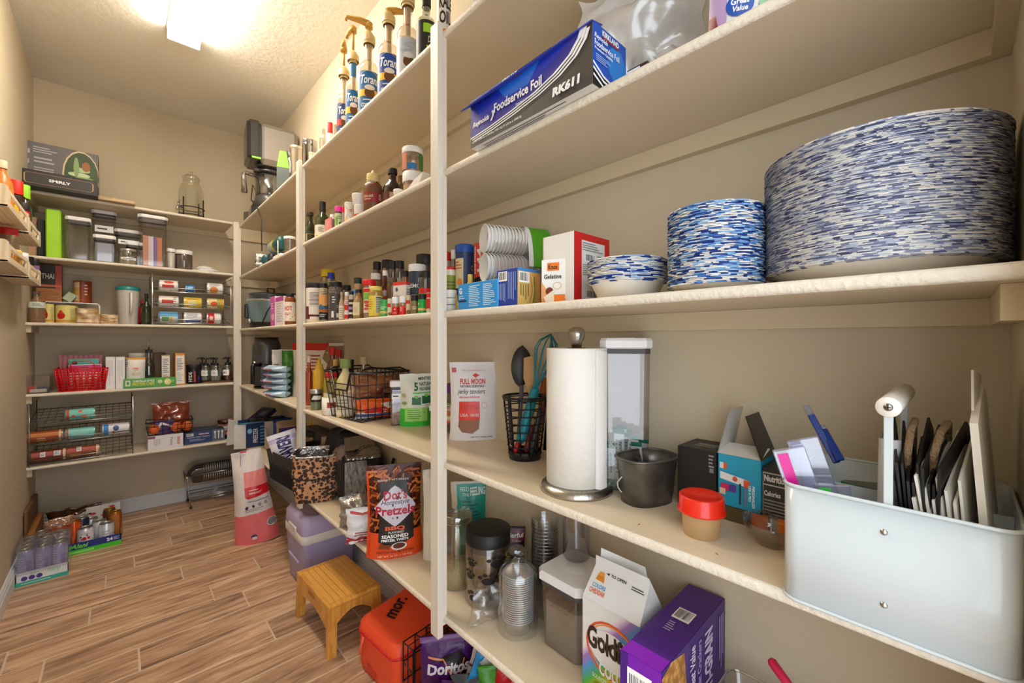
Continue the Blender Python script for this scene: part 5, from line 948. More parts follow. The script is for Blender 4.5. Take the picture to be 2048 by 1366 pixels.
MB().grid(lambda u, v: [c*.93 if i < 2 else c for i, c in enumerate(f_(u, 1-v*.6))], 40, 6, SIL).add([tuple([c*.9 if i < 2 else c for i, c in enumerate(f_(i_/40, .4))]) for i_ in range(40)], [tuple(range(40))], SIL).tube([f_(i/40, 1) for i in range(40)], .005, SIL, 6, True).build('foil_lining', t)
MB().tube([(a*1.02, b*1.04, c) for a, b, c in [f_(.55+.4*i/12, .62-.1*math.sin(i/12*PI)) for i in range(13)]], .003, M('1c1614', .6)).build('pocket_seam', t)
# camo backpack
CAM = TEX('noise', '2a2828', '7a655c', 9, thr=.56, sharp=.012, c='8a7468', r=.7)
t = TH('backpack', 'black backpack with grey camouflage panel and top handle', 'bag', (.785, 2.01, S1), face(.785, 2.01)+.35)
def pack(w_, d_, h_):
    def f(u, v):
        a = PI*v; r_ = math.sin(a)**.35 if 0 < v < 1 else 0; aa = 2*PI*u; c, s_ = math.cos(aa), math.sin(aa); e_ = .55
        return (math.copysign(abs(c)**e_, c)*w_/2*r_+noise.noise(Vector((c*3, s_*3, v*5)))*.006, math.copysign(abs(s_)**e_, s_)*d_/2*r_, h_*(1-math.cos(a))/2)
    return f
f_ = pack(.15, .22, .30); MB().grid(f_, 36, 18, M('1c1b1d', .65, 0, .4, 60)).build('bag_body', t)
f2 = pack(.154, .12, .26); MB().grid(lambda u, v: (f2(u, v)[0], f2(u, v)[1]-.075, f2(u, v)[2]), 36, 18, CAM).build('camouflage_panel', t)
MB().tube([(-.05, -.05, .26), (-.045, -.05, .30), (0, -.05, .315), (.045, -.05, .30), (.06, -.05, .25)], .009, M('1a191b', .6), 8).build('handle', t)
MB().tube([(.082*math.cos(a), -.012, .142+.137*math.sin(a)) for a in [PI*i/14 for i in range(15)]], .0045, M('0e0e10', .4), 6).build('zip', t)
# heather grey cooler bag with foil lined opening
HEA = TEX('noise', '6c6662', 'b0aaa6', 130, stretch=(1, 1, .35), thr=.5, sharp=.15, r=.85)
t = TH('cooler_bag', 'heather grey and black cooler bag with its foil lined lid open', 'bag', (.79, 1.82, S1), face(.79, 1.82)+.12)
MB().box(-.082, .082, -.075, .08, 0, .215, M('131315', .7, 0, .3, 50), .02).build('bag_body', t)
MB().box(-.08, .01, -.0815, -.073, .03, .205, HEA, .004).build('heather_panel', t)
MB().box(-.072, .072, -.065, .07, .20, .22, SIL, .006).grid(lambda u, v: (-.03+.11*u, -.055+.11*v, .22+.03*math.sin(PI*u)*math.sin(PI*v)+.01*noise.noise(Vector((u*6, v*6, 1)))), 14, 10, SIL).build('foil_lining', t)
MB().grid(lambda u, v: (-.07+.13*u, .03+.05*v, .225+.05*v+.01*u+.004*noise.noise(Vector((u*7, v*5, 3)))), 10, 8, SIL).build('open_lid', t)
MB().tube([(.02, -.09, .19), (.05, -.13, .15), (.1, -.13, .15), (.12, -.09, .2)], .007, M('1b1b1d', .5)).build('strap', t)
# snack bags near the pretzel bag
q = at1(705, 1040)
pouch('snack_bag', 'open silver lined snack bag lying on the lowest shelf edge', 'bag', (.685, 1.60, S1+.002), .15, .12, .09, face(.685, 1.6)+.1, M('b0aba6', .3, .7, .8, 40), style='pillow', wr=1.0, seed=36)
pouch('snack_bag', 'white snack bag with red pattern hanging over the edge', 'bag', (.645, 1.455, S1-.0), .135, .125, .06, face(.645, 1.455)+.05, 'e6e6ea', [('l', .2, .25, .7, .4, 2, 'b04040'), ('r', .0, 0, 1, .14, 'b02a2a'), ('b', [(0, .2), (.2, .12), (.4, .2), (.7, .1), (1, .2)], .03, 'b02a2a'), ('b', [(.1, .92), (.4, .85), (.7, .93), (.9, .85)], .03, 'b84a4a'), ('p', [(.65, .2), (.6, .6), (.8, .5), (.85, .2)], 'd0a868')], style='pillow', wr=.8, seed=37)
t = TH('bag_clip', 'navy blue plastic bag clip beside the pretzel pouch', 'clip', (.672, 1.44, S1+.10), face(.672, 1.44))
MB().box(-.015, .015, -.01, .008, 0, .08, M('20205a', .35), .004).build('clip_body', t); decal(t, 'mark', [('b', [(.3, .6), (.5, .7), (.7, .6)], .05, 'c8c8d8')], flatmap((-.015, -.0101, 0), (.03, 0, 0), (0, 0, .08)))
# pretzel pouch
PRE = TEX('wave', '7a3418', 'd08038', 42, thr=.5, sharp=.3, stretch=(1, 1, .55), bump=.5)
rn = random.Random(4); STK = []
for i in range(150):
    u, v = rn.uniform(.03, .97), rn.uniform(.3, .97)
    if .25 < u < .75 and v < .8: continue
    a_ = rn.uniform(0, PI); l_ = rn.uniform(.05, .1); STK.append(('b', [(u-l_*math.cos(a_), v-l_*.45*math.sin(a_)), (u+l_*math.cos(a_), v+l_*.45*math.sin(a_))], .012, rn.choice(('c8682a', 'b05020', 'd88040', '8a3c18', 'd07838'))))
x, y, R, h = fit(734, 842, 917, S1, b=1122)
t = pouch('pretzel_pouch', "orange and black pouch reading Dot's Homestyle Pretzels at the shelf front", 'pouch', (x+.0, y+.0, S1), R*2.05, h*1.02, .075, face(x, y)+.02, '5a2412',
  STK+[('r', 0, 0, 1, .3, 'e8501e'), ('r', 0, .0, .04, .96, 'e8501e'), ('p', [(.2, .2), (.5, .12), (.84, .22), (.84, .5), (.7, .8), (.25, .85), (.3, .5)], '26221f'), ('p', [(.24, .84), (.7, .88), (.8, .5), (.8, .25), (.5, .14), (.2, .22), (.22, .5)], '26221f'),
   ('p', [(.12, .58), (.18, .62), (.42, .78), (.5, .81), (.58, .78), (.82, .64), (.88, .58), (.82, .52), (.58, .4), (.5, .365), (.42, .4), (.18, .54)], 'd8d4e4'),
   ('t', "Dot's", .3, .665, .72, .765, 'c01c38', (.02, 0)), ('t', 'Homestyle', .25, .6, .76, .665, '2a2024', (0, .35)), ('t', 'Pretzels', .15, .5, .86, .6, 'c01c38', (.03, 0)), ('t', 'BBQ', .32, .32, .68, .375, 'f06a48', (.04, 0)), ('t', 'FLAVORED', .38, .29, .66, .315, 'e8e4e0'), ('t', 'SEASONED', .26, .24, .74, .28, 'ffffff', (.03, 0)), ('t', 'PRETZEL TWISTS', .26, .205, .74, .232, 'ffffff', (.04, 0)),
   ('e', .57, .145, .14, .045, 'e8e2da'), ('e', .57, .15, .11, .032, '5a2214'), ('p', [(.2, .13), (.24, .18), (.42, .17), (.4, .12)], '7a3a1c'), ('t', 'Small Town Story, Big Time Flavor', .18, .07, .84, .1, '3a1408'), ('t', 'NET WT. 16 OZ. (1 LB) 453g', .2, .025, .8, .052, 'f4c8b0'), ('t', 'SWEET N TANGY', .2, .865, .76, .885, 'd8d4d0')], seed=40, wr=.14, cu=12, cv=14)
x, y, R, h = fit(838, 880, 935, S1, b=1130)
pouch('flour_bag', 'tall cream paper bag with teal and blue print beside the tall post', 'bag', (x+.02, y+.01, S1), R*2.1, h, .06, face(x, y)+.35, 'e0d8c8', [('r', .35, .06, 1, .96, 'c8d4dc'), ('L', .4, .1, .9, .8, 9, '5a6a80'), ('b', [(.4, .9), (.6, .84), (.8, .9)], .02, '3a8a8a'), ('r', .4, .56, .95, .575, '2a3a6a'), ('r', .4, .03, .8, .12, '4a6aa0')], seed=41, wr=.4)
# ================================================================ nearest bay
# ---- topmost shelf
RJ('popcorn_canister', 'orange and white canister with black lettering right of the tall post', 'canister', 873, 902, -40, S5, xf=.65, shape_='can', body='efe6d8', lid='e8e0d4', band=(.02, .96), prints=[('r', 0, 0, 1, .3, 'e88a28'), ('t', 'KALE', .3, .62, .95, .82, '2a1c14', (.03, 0)), ('t', 'OIL', .3, .38, .9, .58, '2a1c14', (.03, 0)), ('t', 'POP', .5, .1, .9, .25, 'c84a20')])
carton('binder', 'dark blue hard case lying over the edge of the topmost shelf', 'case', (.70, .80, S5), .12, .24, .05, -.25, '1c3f6c', rx=0, bv=.01)
carton('box', 'black box lying at the back beside the blue case', 'box', (.80, .64, S5), .14, .16, .08, 0, '1c1a1c')
# ---- second highest shelf: foil carton
fy0, fy1, fx = .437, .781, .600; fh = .110; fd = .105
t = TH('foil_carton', 'blue and black foodservice foil carton overhanging the shelf edge', 'box', (fx+fd/2, (fy0+fy1)/2, S4), -PI/2)
W, Dp = fy1-fy0, fd
MB().box(-W/2, W/2, -Dp/2, Dp/2, 0, fh, M('e4e2de', .4), .0015).build('carton', t)
def arc(pts): return pts
ARC = [(0, .42), (.3, .47), (.55, .52), (.72, .6), (.84, .74), (.9, .9), (.92, 1)]
wht = 'f2f2f4'
sh_ = lambda d: [(x_, max(0, y_-d)) for x_, y_ in ARC]
F_ = [('r', 0, 0, 1, 1, '3c3734'), ('p', [(0, 0.2), (0, 1), (.94, 1), (.92, .85), (.86, .67), (.75, .51), (.6, .39), (.4, .3), (.2, .235)], '2c2e96'), ('p', [(.02, .95), (.12, .5), (.5, .55), (.74, .72), (.85, .97)], '1530b4'), ('p', [(.25, .98), (.35, .62), (.55, .62), (.66, .98)], '1c6ad8')]
ARC = [(0, .2), (.2, .235), (.4, .3), (.6, .39), (.75, .51), (.86, .67), (.92, .85), (.94, 1)]
for d, w_ in ((0, .014), (.055, .012), (.11, .012)): F_.append(('b', [(min(1, x_+d*.35), max(0, y_-d*.8)) for x_, y_ in ARC], w_*.9, wht))
F_ += [('t', 'Reynolds', .03, .36, .2, .5, wht, (.03, .25)), ('b', [(.215, .33), (.235, .42), (.23, .52)], .004, wht), ('b', [(.225, .33), (.245, .42), (.24, .52)], .004, wht), ('t', 'Foodservice Foil', .25, .44, .66, .62, wht, (.03, 0)), ('t', 'Standard Aluminum Foil', .45, .335, .64, .375, 'c8ccd8'),
       ('t', 'RK611', .74, .1, .93, .26, wht, (.06, .1)), ('t', '92.9m² (304mm x 304.8m) 1000 SQ FT (12 in x 1000 ft)', .03, .045, .5, .1, 'dcdcdc'), ('t', 'KIRKLAND', .33, .9, .47, .975, wht, (.04, 0)), ('r', .33, .86, .5, .89, 'a02020'), ('t', 'Premium Quality', .04, .82, .25, .9, '1a1c40')]
decal(t, 'front_print', F_, flatmap((-W/2, -Dp/2, 0), (W, 0, 0), (0, 0, fh)))
R_ = [('r', 0, 0, 1, 1, '161616'), ('p', [(0, .3), (.3, .2), (.6, .16), (.9, .3), (1, .55), (1, 1), (0, 1)], '1450b8'), ('e', .7, .55, .28, .3, '2080d8')]
for d in (0, .09, .2): R_.append(('b', [(0, .36-d), (.3, .22-d*.9), (.6, .17-d*.6), (.88, .3-d), (1, .48-d)], .02, wht))
R_ += [('t', 'KIRKLAND', .25, .86, .75, .95, wht, (.04, 0)), ('r', .25, .82, .75, .85, 'a02020'), ('t', 'Reynolds', .02, .72, .4, .82, wht, (.02, .2)), ('t', 'Foodservice Foil', .02, .62, .75, .72, wht), ('t', 'Premium Quality', .02, .54, .55, .6, wht), ('l', .05, .38, .5, .5, 4, '9ab4e0')]
R_ = [tuple(max(0, z_) if isinstance(z_, float) else z_ for z_ in q_) if q_[0] not in 'bp' else q_ for q_ in R_]
decal(t, 'side_print', R_, flatmap((W/2, -Dp/2, 0), (0, Dp, 0), (0, 0, fh)))
decal(t, 'bottom_print', [('l', .1, .2, .9, .8, 3, '6a6864')], flatmap((-W/2, -Dp/2+.03, -.0002), (W, 0, 0), (0, -.03, 0)))
MB().add([(-W/2-.01, -Dp/2-.022, fh-.028), (W/2+.002, -Dp/2-.004, fh-.004), (W/2, -Dp/2+.03, fh+.006), (-W/2, -Dp/2+.02, fh+.002), (-W/2-.01, -Dp/2-.0235, fh-.0268), (W/2+.002, -Dp/2-.0055, fh-.0028), (W/2, -Dp/2+.03, fh+.0075), (-W/2, -Dp/2+.02, fh+.0035)], [(0, 1, 2, 3), (7, 6, 5, 4), (0, 4, 5, 1), (1, 5, 6, 2), (0, 3, 7, 4)], M('3c4cb0', .35), False).build('lid_flap', t)
decal(t, 'flap_print', [('t', 'Premium Quality', .05, .1, .3, .6, wht), ('r', .5, 0, .75, 1, '2a80d8'), ('t', 'KIRKLAND', .45, .2, .65, .8, 'e8c8c8', (.04, 0)), ('b', [(.78, 0), (.86, 1)], .005, wht), ('b', [(.8, 0), (.88, 1)], .005, wht), ('b', [(.82, 0), (.9, 1)], .005, wht)],
      lambda u, v, k: tuple(Vector((-W/2-.01, -Dp/2-.0235, fh-.0268)).lerp(Vector((W/2+.002, -Dp/2-.0055, fh-.0028)), u).lerp(Vector((-W/2, -Dp/2+.02, fh+.0036)).lerp(Vector((W/2, -Dp/2+.03, fh+.0076)), u), v)+Vector((0, -k, k))))
BAGM = CLR('f4f4f4', .3, .2, .42, 'f0eeec')
pouch('plastic_bag', 'bunched clear plastic bag stuffed behind the foil carton', 'bag', (.80, .46, S4+.002), .26, .29, .12, -PI/2+.55, BAGM, style='pillow', wr=1.2, seed=50)
pouch('plastic_bag', 'clear plastic film draping down at the right of the bunched bag', 'bag', (.80, .34, S4+.002), .16, .11, .08, -PI/2+.8, BAGM, style='pillow', wr=1.2, seed=51)
RB('carton', 'low small carton with a barcode just right of the foil carton', 'box', 1252, 1294, 120, S4, .70, .06, '3a2a24', F=[('c', .02, .05, .65, .95), ('r', .9, .3, 1, .9, 'c83a28')])
p = pX(1487, 20, .69)
pouch('fruit_pouch', 'white and purple fruit snack pouch with an oval blue badge at the shelf front', 'pouch', (.70, p.y, S4), .11, .17, .05, face(.7, p.y)+.25, 'e8e6e6', [('r', 0, 0, .2, 1, 'b89ac8'), ('p', [(0, 0), (.16, 0), (.06, .3), (0, .3)], '8a3a38'), ('e', .36, .3, .18, .1, '1d50b0'), ('t', 'Great', .24, .3, .48, .36, wht, (.03, .2)), ('t', 'Value', .26, .24, .46, .29, wht, (.03, .2)), ('r', .6, .24, .8, .3, '9ad0a0'), ('e', .7, .62, .35, .2, '6a2048')], seed=52, wr=.15)
# ---- middle shelf
RJ('bowl_lid_jar', 'red capped jar at the rear left of the nearest bay', 'jar', 884, 903, 503, S3, xf=.78, shape_='can', body='c8b8b0', lid=RED)
RJ('bowl_lid_jar', 'white capped jar next to the red capped jar', 'jar', 902, 912, 499, S3, xf=.78, shape_='can', body=CLR('c8c0b8', .2), lid=WHT)
RJ('spice_jar', 'red lidded jar with an olive green label behind the blue carton', 'jar', 884, 916, 533, S3, xf=.70, shape_='can', body='e8e0d0', lid=RED, lh=.06, lab='8a9a30', band=(.25, .82), prints=[('l', .3, .2, .9, .8, 5, '5a6a20')])
RJ('baking_canister', 'navy canister with a bright blue lid and orange pictured label', 'canister', 911, 948, 487, S3, xf=.72, shape_='can', body=M('1f3358', .35), lid='1a4fa0', lh=.12, lr=1.03, lab='22385e', band=(.04, .86), prints=[('r', .02, .4, .45, .92, 'd8c8a0'), ('l', .05, .72, .4, .88, 3, 'c86a30'), ('e', .3, .5, .1, .07, 'e08a28'), ('o', .8, .75, .07, .05, .3, 'c8a050'), ('p', [(.0, .2), (.2, .3), (.3, .0), (0, 0)], 'e8c040')])
for i, lb in enumerate(('lowest white ramekin in the little stack by the tall post', 'second white ramekin of the little stack', 'top white ramekin of the little stack')):
    x, y, R, h = fit(886, 914, 600, S3, xf=.632)
    jar('ramekin', lb, 'ramekin', x, y, S3+i*.0185, R, .022 if i == 2 else .0182, shape_='tub', body=M('e8e2da', .35), lid=None, n=24)
RJ('honey_jar', 'small yellow container between the blue carton and canister', 'jar', 932, 949, 548, S3, xf=.69, shape_='squeeze', body='e8c050', lid='e8c860')
loc, w_, d_, h_ = rbox(948, 1018, 545, S3, .76, .07); carton('box', 'black box under the red and blue storage bag carton', 'box', loc, w_, d_, h_, -PI/2, '28221e')
H0 = h_
loc, w_, d_, h_ = rbox(948, 1016, 470, S3, .755, .08); carton('bag_carton', 'red and blue carton of storage bags reading 144 DURABLY DESIGNED', 'box', (loc[0], loc[1], S3+H0+.001), w_, d_, h_-H0, -PI/2, '1d5aa4', F=[('r', 0, 0, .47, 1, 'e03828'), ('T', '144', .1, .15, .27, .85, wht, (.03, 0)), ('T', 'SLIDER STORAGE', .02, .1, .07, .9, wht), ('r', .33, .28, .45, .85, '5a1c14'), ('T', '60 | 84', .35, .35, .43, .8, wht), ('T', 'DURABLY', .54, .3, .62, .9, wht, (.04, 0)), ('T', 'DESIGNED', .64, .25, .72, .9, wht, (.04, 0)), ('T', 'PROTECT FOOD', .78, .4, .82, .85, 'd0e0f0'), ('e', .9, .35, .03, .03, wht)])
t = RB('wrap_carton', 'sky blue carton covered in white fine print at the shelf front', 'box', 916, 995, 557, S3, .628, .06, '2a96e0', F=[('l', .3, .08, .62, .9, 12, 'c8e6f8'), ('l', .66, .08, .97, .9, 12, 'c8e6f8'), ('t', 'G', .04, .6, .12, .85, wht, (.045, 0)), ('l', .04, .4, .22, .55, 2, 'c8e6f8'), ('r', .03, .3, .24, .36, '1a2030')])
yb = pX(1035, 600, .632).y; ya = pX(993, 600, .632).y; hh_ = pX(1035, 534, .632).z-S3
carton('noodle_carton', 'navy and golden pasta carton with two barcodes', 'box', (.632+.036, (ya+yb)/2, S3), ya-yb, .072, hh_, -PI/2, '1f3f9c', F=[('c', .1, .68, .52, .94), ('L', .1, .1, .45, .62, 5, '9ab0e0'), ('L', .55, .1, .95, .9, 5, '8aa0d8')],
       R=[('r', 0, 0, 1, .92, 'd8b868'), ('r', 0, .92, 1, 1, '3a8ad0'), ('c', .05, .62, .5, .9), ('L', .08, .1, .5, .58, 4, '8a7a4a')]+[('b', [(.5+.08*i, .1), (.62+.05*i, .4), (.55+.07*i, .8)], .02, c_) for i, c_ in enumerate(('c89a38', 'e8d490', '6a8a38', 'c8a048'))])
p = pX(1098, 600, .655)
carton('gelatine_box', 'small white and orange box reading Knox Gelatine', 'box', (.675, p.y, S3), .052, .03, .093, -PI/2+.42, 'f4f2ee', F=[('r', 0, 0, 1, .12, 'e88a38'), ('p', [(0, .12), (.5, .12), (0, .5)], 'e8a868'), ('r', .25, .74, .75, .92, 'f08028'), ('t', 'Knox', .3, .77, .7, .88, '1a1a1a', (.03, 0)), ('t', 'Gelatine', .12, .56, .85, .66, '2a2a2a'), ('e', .35, .28, .16, .09, '7a2a1c'), ('p', [(.1, .15), (.5, .3), (.7, .05), (.2, .02)], 'efe2c8'), ('o', .68, .4, .18, .08, .12, 'd8b860'), ('r', .55, 0, 1, .2, 'f07a20')], R=[('r', 0, 0, 1, 1, 'f0eeea'), ('l', .15, .1, .85, .9, 14, '8a8a8a')])
p = pX(1145, 600, .665)
carton('shipping_box', 'white and red carton with a shipping label', 'box', (.665+.07, p.y+.045, S3), .085, .125, pX(1145, 459, .665).z-S3, -PI/2, 'ece9e4', bv=.001,
       R=[('r', 0, 0, 1, 1, 'd01c1c'), ('r', .2, .02, .85, .9, 'e8e8e6'), ('l', .22, .75, .8, .88, 4, '8a8a8a'), ('c', .28, .6, .58, .72), ('l', .22, .4, .8, .57, 6, '9a9a9a'), ('c', .3, .08, .7, .2), ('l', .62, .6, .8, .72, 4, '9a9a9a')], L=[('r', 0, 0, 1, 1, 'd01c1c')])
# foam bowls in a bag
FO = M('f2efe9', .6); axx = Vector((.55, -.2, 0)).normalized()
bl = [(a*1.0, b) for a, b in [(0, 0), (.022, 0), (.024, .002), (.036, .024), (.0375, .026), (.036, .027), (.0225, .003), (0, .0025)]]
root = None; nrow = [12, 12, 12]
for rw in range(3):
    for i in range(12):
        px_ = Vector((.715, .835, S3+.038+.0745*rw if rw else S3+.038))+axx*(.0095*i)
        lbf = ['foam bowl in the lowest sleeve inside the clear bag', 'foam bowl in the middle sleeve inside the clear bag', 'foam bowl in the top sleeve inside the clear bag'][rw]
        if root is None:
            root = TH('foam_bowl', lbf, 'bowl', px_, 0, 'foam bowls in the lowest sleeve'); MB().lathe(bl, FO, 24).build('bowl', root)
            root.rotation_euler = (Matrix.Rotation(math.atan2(axx.y, axx.x), 3, 'Z') @ Matrix.Rotation(-PI/2, 3, 'Y')).to_euler()
        else: r_ = dup(root, px_, label=lbf); r_['group'] = ['foam bowls in the lowest sleeve', 'foam bowls in the middle sleeve', 'foam bowls in the top sleeve'][rw]
t = TH('bag_wrap', 'clear plastic bag with green and white band around foam bowls', 'bag', (.775, .813, S3), math.atan2(axx.y, axx.x))
def wrp(u, v):
    a = 2*PI*u; q = .92+.16*noise.noise(Vector((math.cos(a)*2, math.sin(a)*2, v*4)))
    return (-.075+.16*v, .045*math.cos(a)*q*(1-.25*(v > .95)), .115+.115*math.sin(a)*q)
MB().grid(wrp, 30, 12, CLR('f6f4f2', .18, .15, .04)).build('clear_film', t)
MB().grid(lambda u, v: (.03+.06*v, .0455*math.cos(u*PI), .115+.113*math.sin(u*PI)), 20, 3, M('52a81c', .4)).build('green_band', t)
MB().grid(lambda u, v: (.018+.013*v, .0458*math.cos(u*PI), .115+.1135*math.sin(u*PI)), 20, 2, M('f0f0ec', .4)).build('white_band', t)
# paper plates and bowls: every plate its own thing
def blue(sc, a_, b_, c_, thr, seedk, st=(1, 1, .6)):
    mt, n, l, p = nm('printed_paper'); p.inputs['Roughness'].default_value = .45
    tc = n.new('ShaderNodeTexCoord'); oi = n.new('ShaderNodeObjectInfo'); mu = n.new('ShaderNodeMath'); mu.operation = 'MULTIPLY'; mu.inputs[1].default_value = 53
    mp = n.new('ShaderNodeMapping'); mp.inputs['Scale'].default_value = st; l.new(oi.outputs['Random'], mu.inputs[0]); l.new(mu.outputs[0], mp.inputs['Location']); l.new(tc.outputs['Object'], mp.inputs[0])
    v = n.new('ShaderNodeTexVoronoi'); v.inputs['Scale'].default_value = sc; l.new(mp.outputs[0], v.inputs['Vector'])
    cr = n.new('ShaderNodeValToRGB'); cr.color_ramp.interpolation = 'CONSTANT'; e = cr.color_ramp.elements
    e[0].position = 0; e[0].color = hx('ece9e4'); e[1].position = thr; e[1].color = hx(a_)
    for ps, cc in ((thr+(1-thr)*.45, b_), (thr+(1-thr)*.78, c_)): x_ = e.new(ps); x_.color = hx(cc)
    sx_ = n.new('ShaderNodeSeparateColor'); l.new(v.outputs['Color'], sx_.inputs[0]); l.new(sx_.outputs[0], cr.inputs[0]); l.new(cr.outputs[0], p.inputs['Base Color']); return mt
BL1 = blue(52, '1f3f98', '9fc0e4', '2a4fae', .55, 1); BL2 = blue(70, '8fbce8', '24408e', '4f7ec8', .38, 2); BL3 = blue(95, '8d92b0', 'c6cede', '54587e', .38, 3)
PAP = M('efeae0', .5)
def plate_stack(l, r, tt, xf, nn, kind, pitch, depth, mt, lb, grp, wav=0):
    x, y, R, h = fit(l, r, tt, S3, xf=xf); root = None
    n_ = 72; rb = R*.72
    sec = [(0, .0008, 0), (rb, .0008, 0), (R*.9, depth*.9, 0), (R*.985, depth, 1), (R, depth-.0012, 1), (R*.985, depth+.0012, 1), (R*.9, depth*.9+.0012, 1), (rb, .002, 1), (0, .002, 1)]
    v = []; k = len(sec)
    for i in range(n_):
        a = 2*PI*i/n_; q = 1+wav*(math.sin(a*18))
        for (rr, z_, w2) in sec: s_ = q if w2 and rr > R*.95 else 1; v.append((rr*s_*math.sin(a), -rr*s_*math.cos(a), z_))
    mb = MB(); fa = []; fb = []
    for i in range(n_):
        j = (i+1) % n_
        for q in range(k-1): (fa if 2 <= q <= 7 and sec[q+1][2] else fb).append((i*k+q, j*k+q, j*k+q+1, i*k+q+1))
    mb.add(v, fb, PAP); mb.f += [tuple(f) for f in fa]; mb.m += [mb.mi(mt)]*len(fa); mb.s += [True]*len(fa)
    me = None
    for i in range(nn):
        px_ = (x+random.uniform(-.0008, .0008), y+random.uniform(-.0008, .0008), S3+.0003+i*pitch)
        if root is None:
            root = mb.build(kind); root['label'] = lb; root['category'] = 'plate' if 'plate' in kind else 'bowl'; root['group'] = grp; root.location = px_; root['label'] = 'lowest '+lb
        else:
            o = root.copy(); C.objects.link(o); o.location = px_
            o['label'] = lb
            if i == nn-1: o['label'] = lb.replace(lb.split(' in the ')[0], 'topmost '+lb.split(' in the ')[0]) if ' in the ' in lb else 'topmost '+lb
        (root if i == 0 else o).rotation_euler.z = random.uniform(0, 6.28)
x, y, R, h = fit(1528, 2028, 228, S3, xf=.63)
np_ = 104; plate_stack(1528, 2028, 228, .63, np_, 'paper_plate', (h-.022)/np_, .02, BL3, 'large white and dark blue paper plate in the tallest stack', 'large paper plates in the tallest stack', .002)
x, y, R, h = fit(1335, 1531, 395, S3, xf=.628)
plate_stack(1335, 1531, 395, .628, 52, 'paper_plate', (h-.012)/52, .010, BL2, 'medium blue and white paper plate with a crimped rim in the middle stack', 'medium paper plates in the middle stack', .012)
x, y, R, h = fit(1175, 1335, 507, S3, xf=.628)
plate_stack(1175, 1335, 507, .628, 17, 'paper_bowl', (h-.032)/17, .031, BL1, 'white paper bowl with a blue rim in the shortest stack', 'paper bowls in the shortest stack', .012)
# ---- second lowest shelf, nearest bay
RJ('treat_jar', 'small jar with purple lid and colourful pet label beside the jerky pouch', 'jar', 893, 931, 765, S2, b=868, shape_='jar', body=CLR('a8917a', .2, .1, .45, '84705c'), lid='6a2c90', lh=.18, lr=1.02, lab='e8e2dc', band=(.2, .62), prints=[('e', .75, .6, .22, .3, '3aa0a0'), ('e', .75, .6, .18, .25, 'f2f0ea'), ('r', 0, 0, 1, .18, 'e8a038'), ('r', 0, 0, .4, .1, 'c84a80'), ('r', 0, .9, 1, 1, '6aa04a'), ('e', .2, .5, .12, .15, 'c87a48'), ('t', 'PET', .1, .7, .3, .85, '8a2a5a')])
pouch('snack_pouch', 'pale pink pouch showing behind the jerky pouch', 'pouch', (.866, 1.06, S2), .12, .19, .022, face(.85, 1.04)+.1, 'e8a8a4', seed=60, wr=.2)
x, y, R, h = fit(925, 1022, 726, S2, b=884)
pouch('jerky_pouch', 'white pouch of jerky tenders reading FULL MOON with an orange panel', 'pouch', (min(x, .838), y, S2), R*2, h*1.04, .05, face(x, y)+.08, 'ece8ea', [('r', .04, .87, .13, .93, 'c8605a'), ('t', 'ALL NATURAL ESSENTIALS', .25, .885, .72, .9, 'e0a8a0'), ('p', [(.45, .83), (.52, .86), (.6, .83), (.56, .82), (.52, .8), (.48, .82)], 'd83a2c'), ('t', 'FULL MOON', .2, .72, .72, .79, 'd8402c', (.03, 0)), ('t', 'NATURAL ESSENTIALS', .2, .68, .7, .71, '2a2a2a'), ('t', 'jerky tenders', .14, .58, .72, .66, '1c1a1c', (.0, .3)), ('t', 'FREE RANGE BEEF RECIPE', .18, .545, .6, .565, 'd8402c'),
   ('p', [(.18, .3), (.16, .18), (.24, .11), (.45, .09), (.58, .15), (.6, .3)], '9a6a50'), ('r', .17, .27, .6, .5, 'e83828'), ('t', '100%', .2, .4, .58, .46, 'c82a1c'), ('t', 'USA', .19, .31, .36, .35, 'f4c8c0'), ('t', 'HUMAN GRADE', .4, .31, .58, .35, 'f4c8c0'), ('o', .7, .45, .06, .04, .15, 'd8a8a0'), ('t', 'NET WT. 14.0oz (396g)', .42, .035, .85, .055, '5a5054')], seed=61, wr=.14)
# utensil basket
x, y, R, h = fit(1006, 1094, 787, S2, b=928)
t = TH('utensil_holder', 'black round wire utensil basket with kitchen tools', 'holder', (x, y, S2), 0); mb = MB(); bk = M('19191b', .4, .3)
rb = R*.72
nr = 8
for i in range(nr): q = (i+.7)/nr; mb.tube([((rb+(R-rb)*q)*math.cos(a*PI/14), (rb+(R-rb)*q)*math.sin(a*PI/14), h*q) for a in range(28)], .0019, bk, 5, closed=True)
for i in range(12):
    a = 2*PI*i/12; mb.tube([(rb*math.cos(a), rb*math.sin(a), .012), (R*math.cos(a), R*math.sin(a), h)], .0017, bk, 5)
mb.build('wire_sides', t); MB().tube([(R*math.cos(a*PI/16), R*math.sin(a*PI/16), h) for a in range(32)], .0035, bk, 6, closed=True).build('rim', t)
MB().lathe([(0, 0), (rb, 0), (rb*1.03, .022), (rb*.99, .022), (rb*.97, .004), (0, .004)], M('141416', .35), 28).build('base', t)
ub = Vector((x, y, S2+.008))
def tool(name, lb, a, b, cat='utensil'):
    """tool standing from point a inside the holder to point b: returns thing and its local axis frame"""
    A, Bv = Vector(a), Vector(b); t = TH(name, lb, cat, A); d = (Bv-A); Z = d.normalized(); fa = face(A.x, A.y); X = Vector((math.cos(fa), math.sin(fa), 0)); X = (X-Z*X.dot(Z)).normalized(); Y = Z.cross(X)
    t.rotation_euler = Matrix((X, Y, Z)).transposed().to_euler(); return t, d.length
def dirw(px, py, dd): return pD(px, py, dd)
dd = math.hypot(x, y)
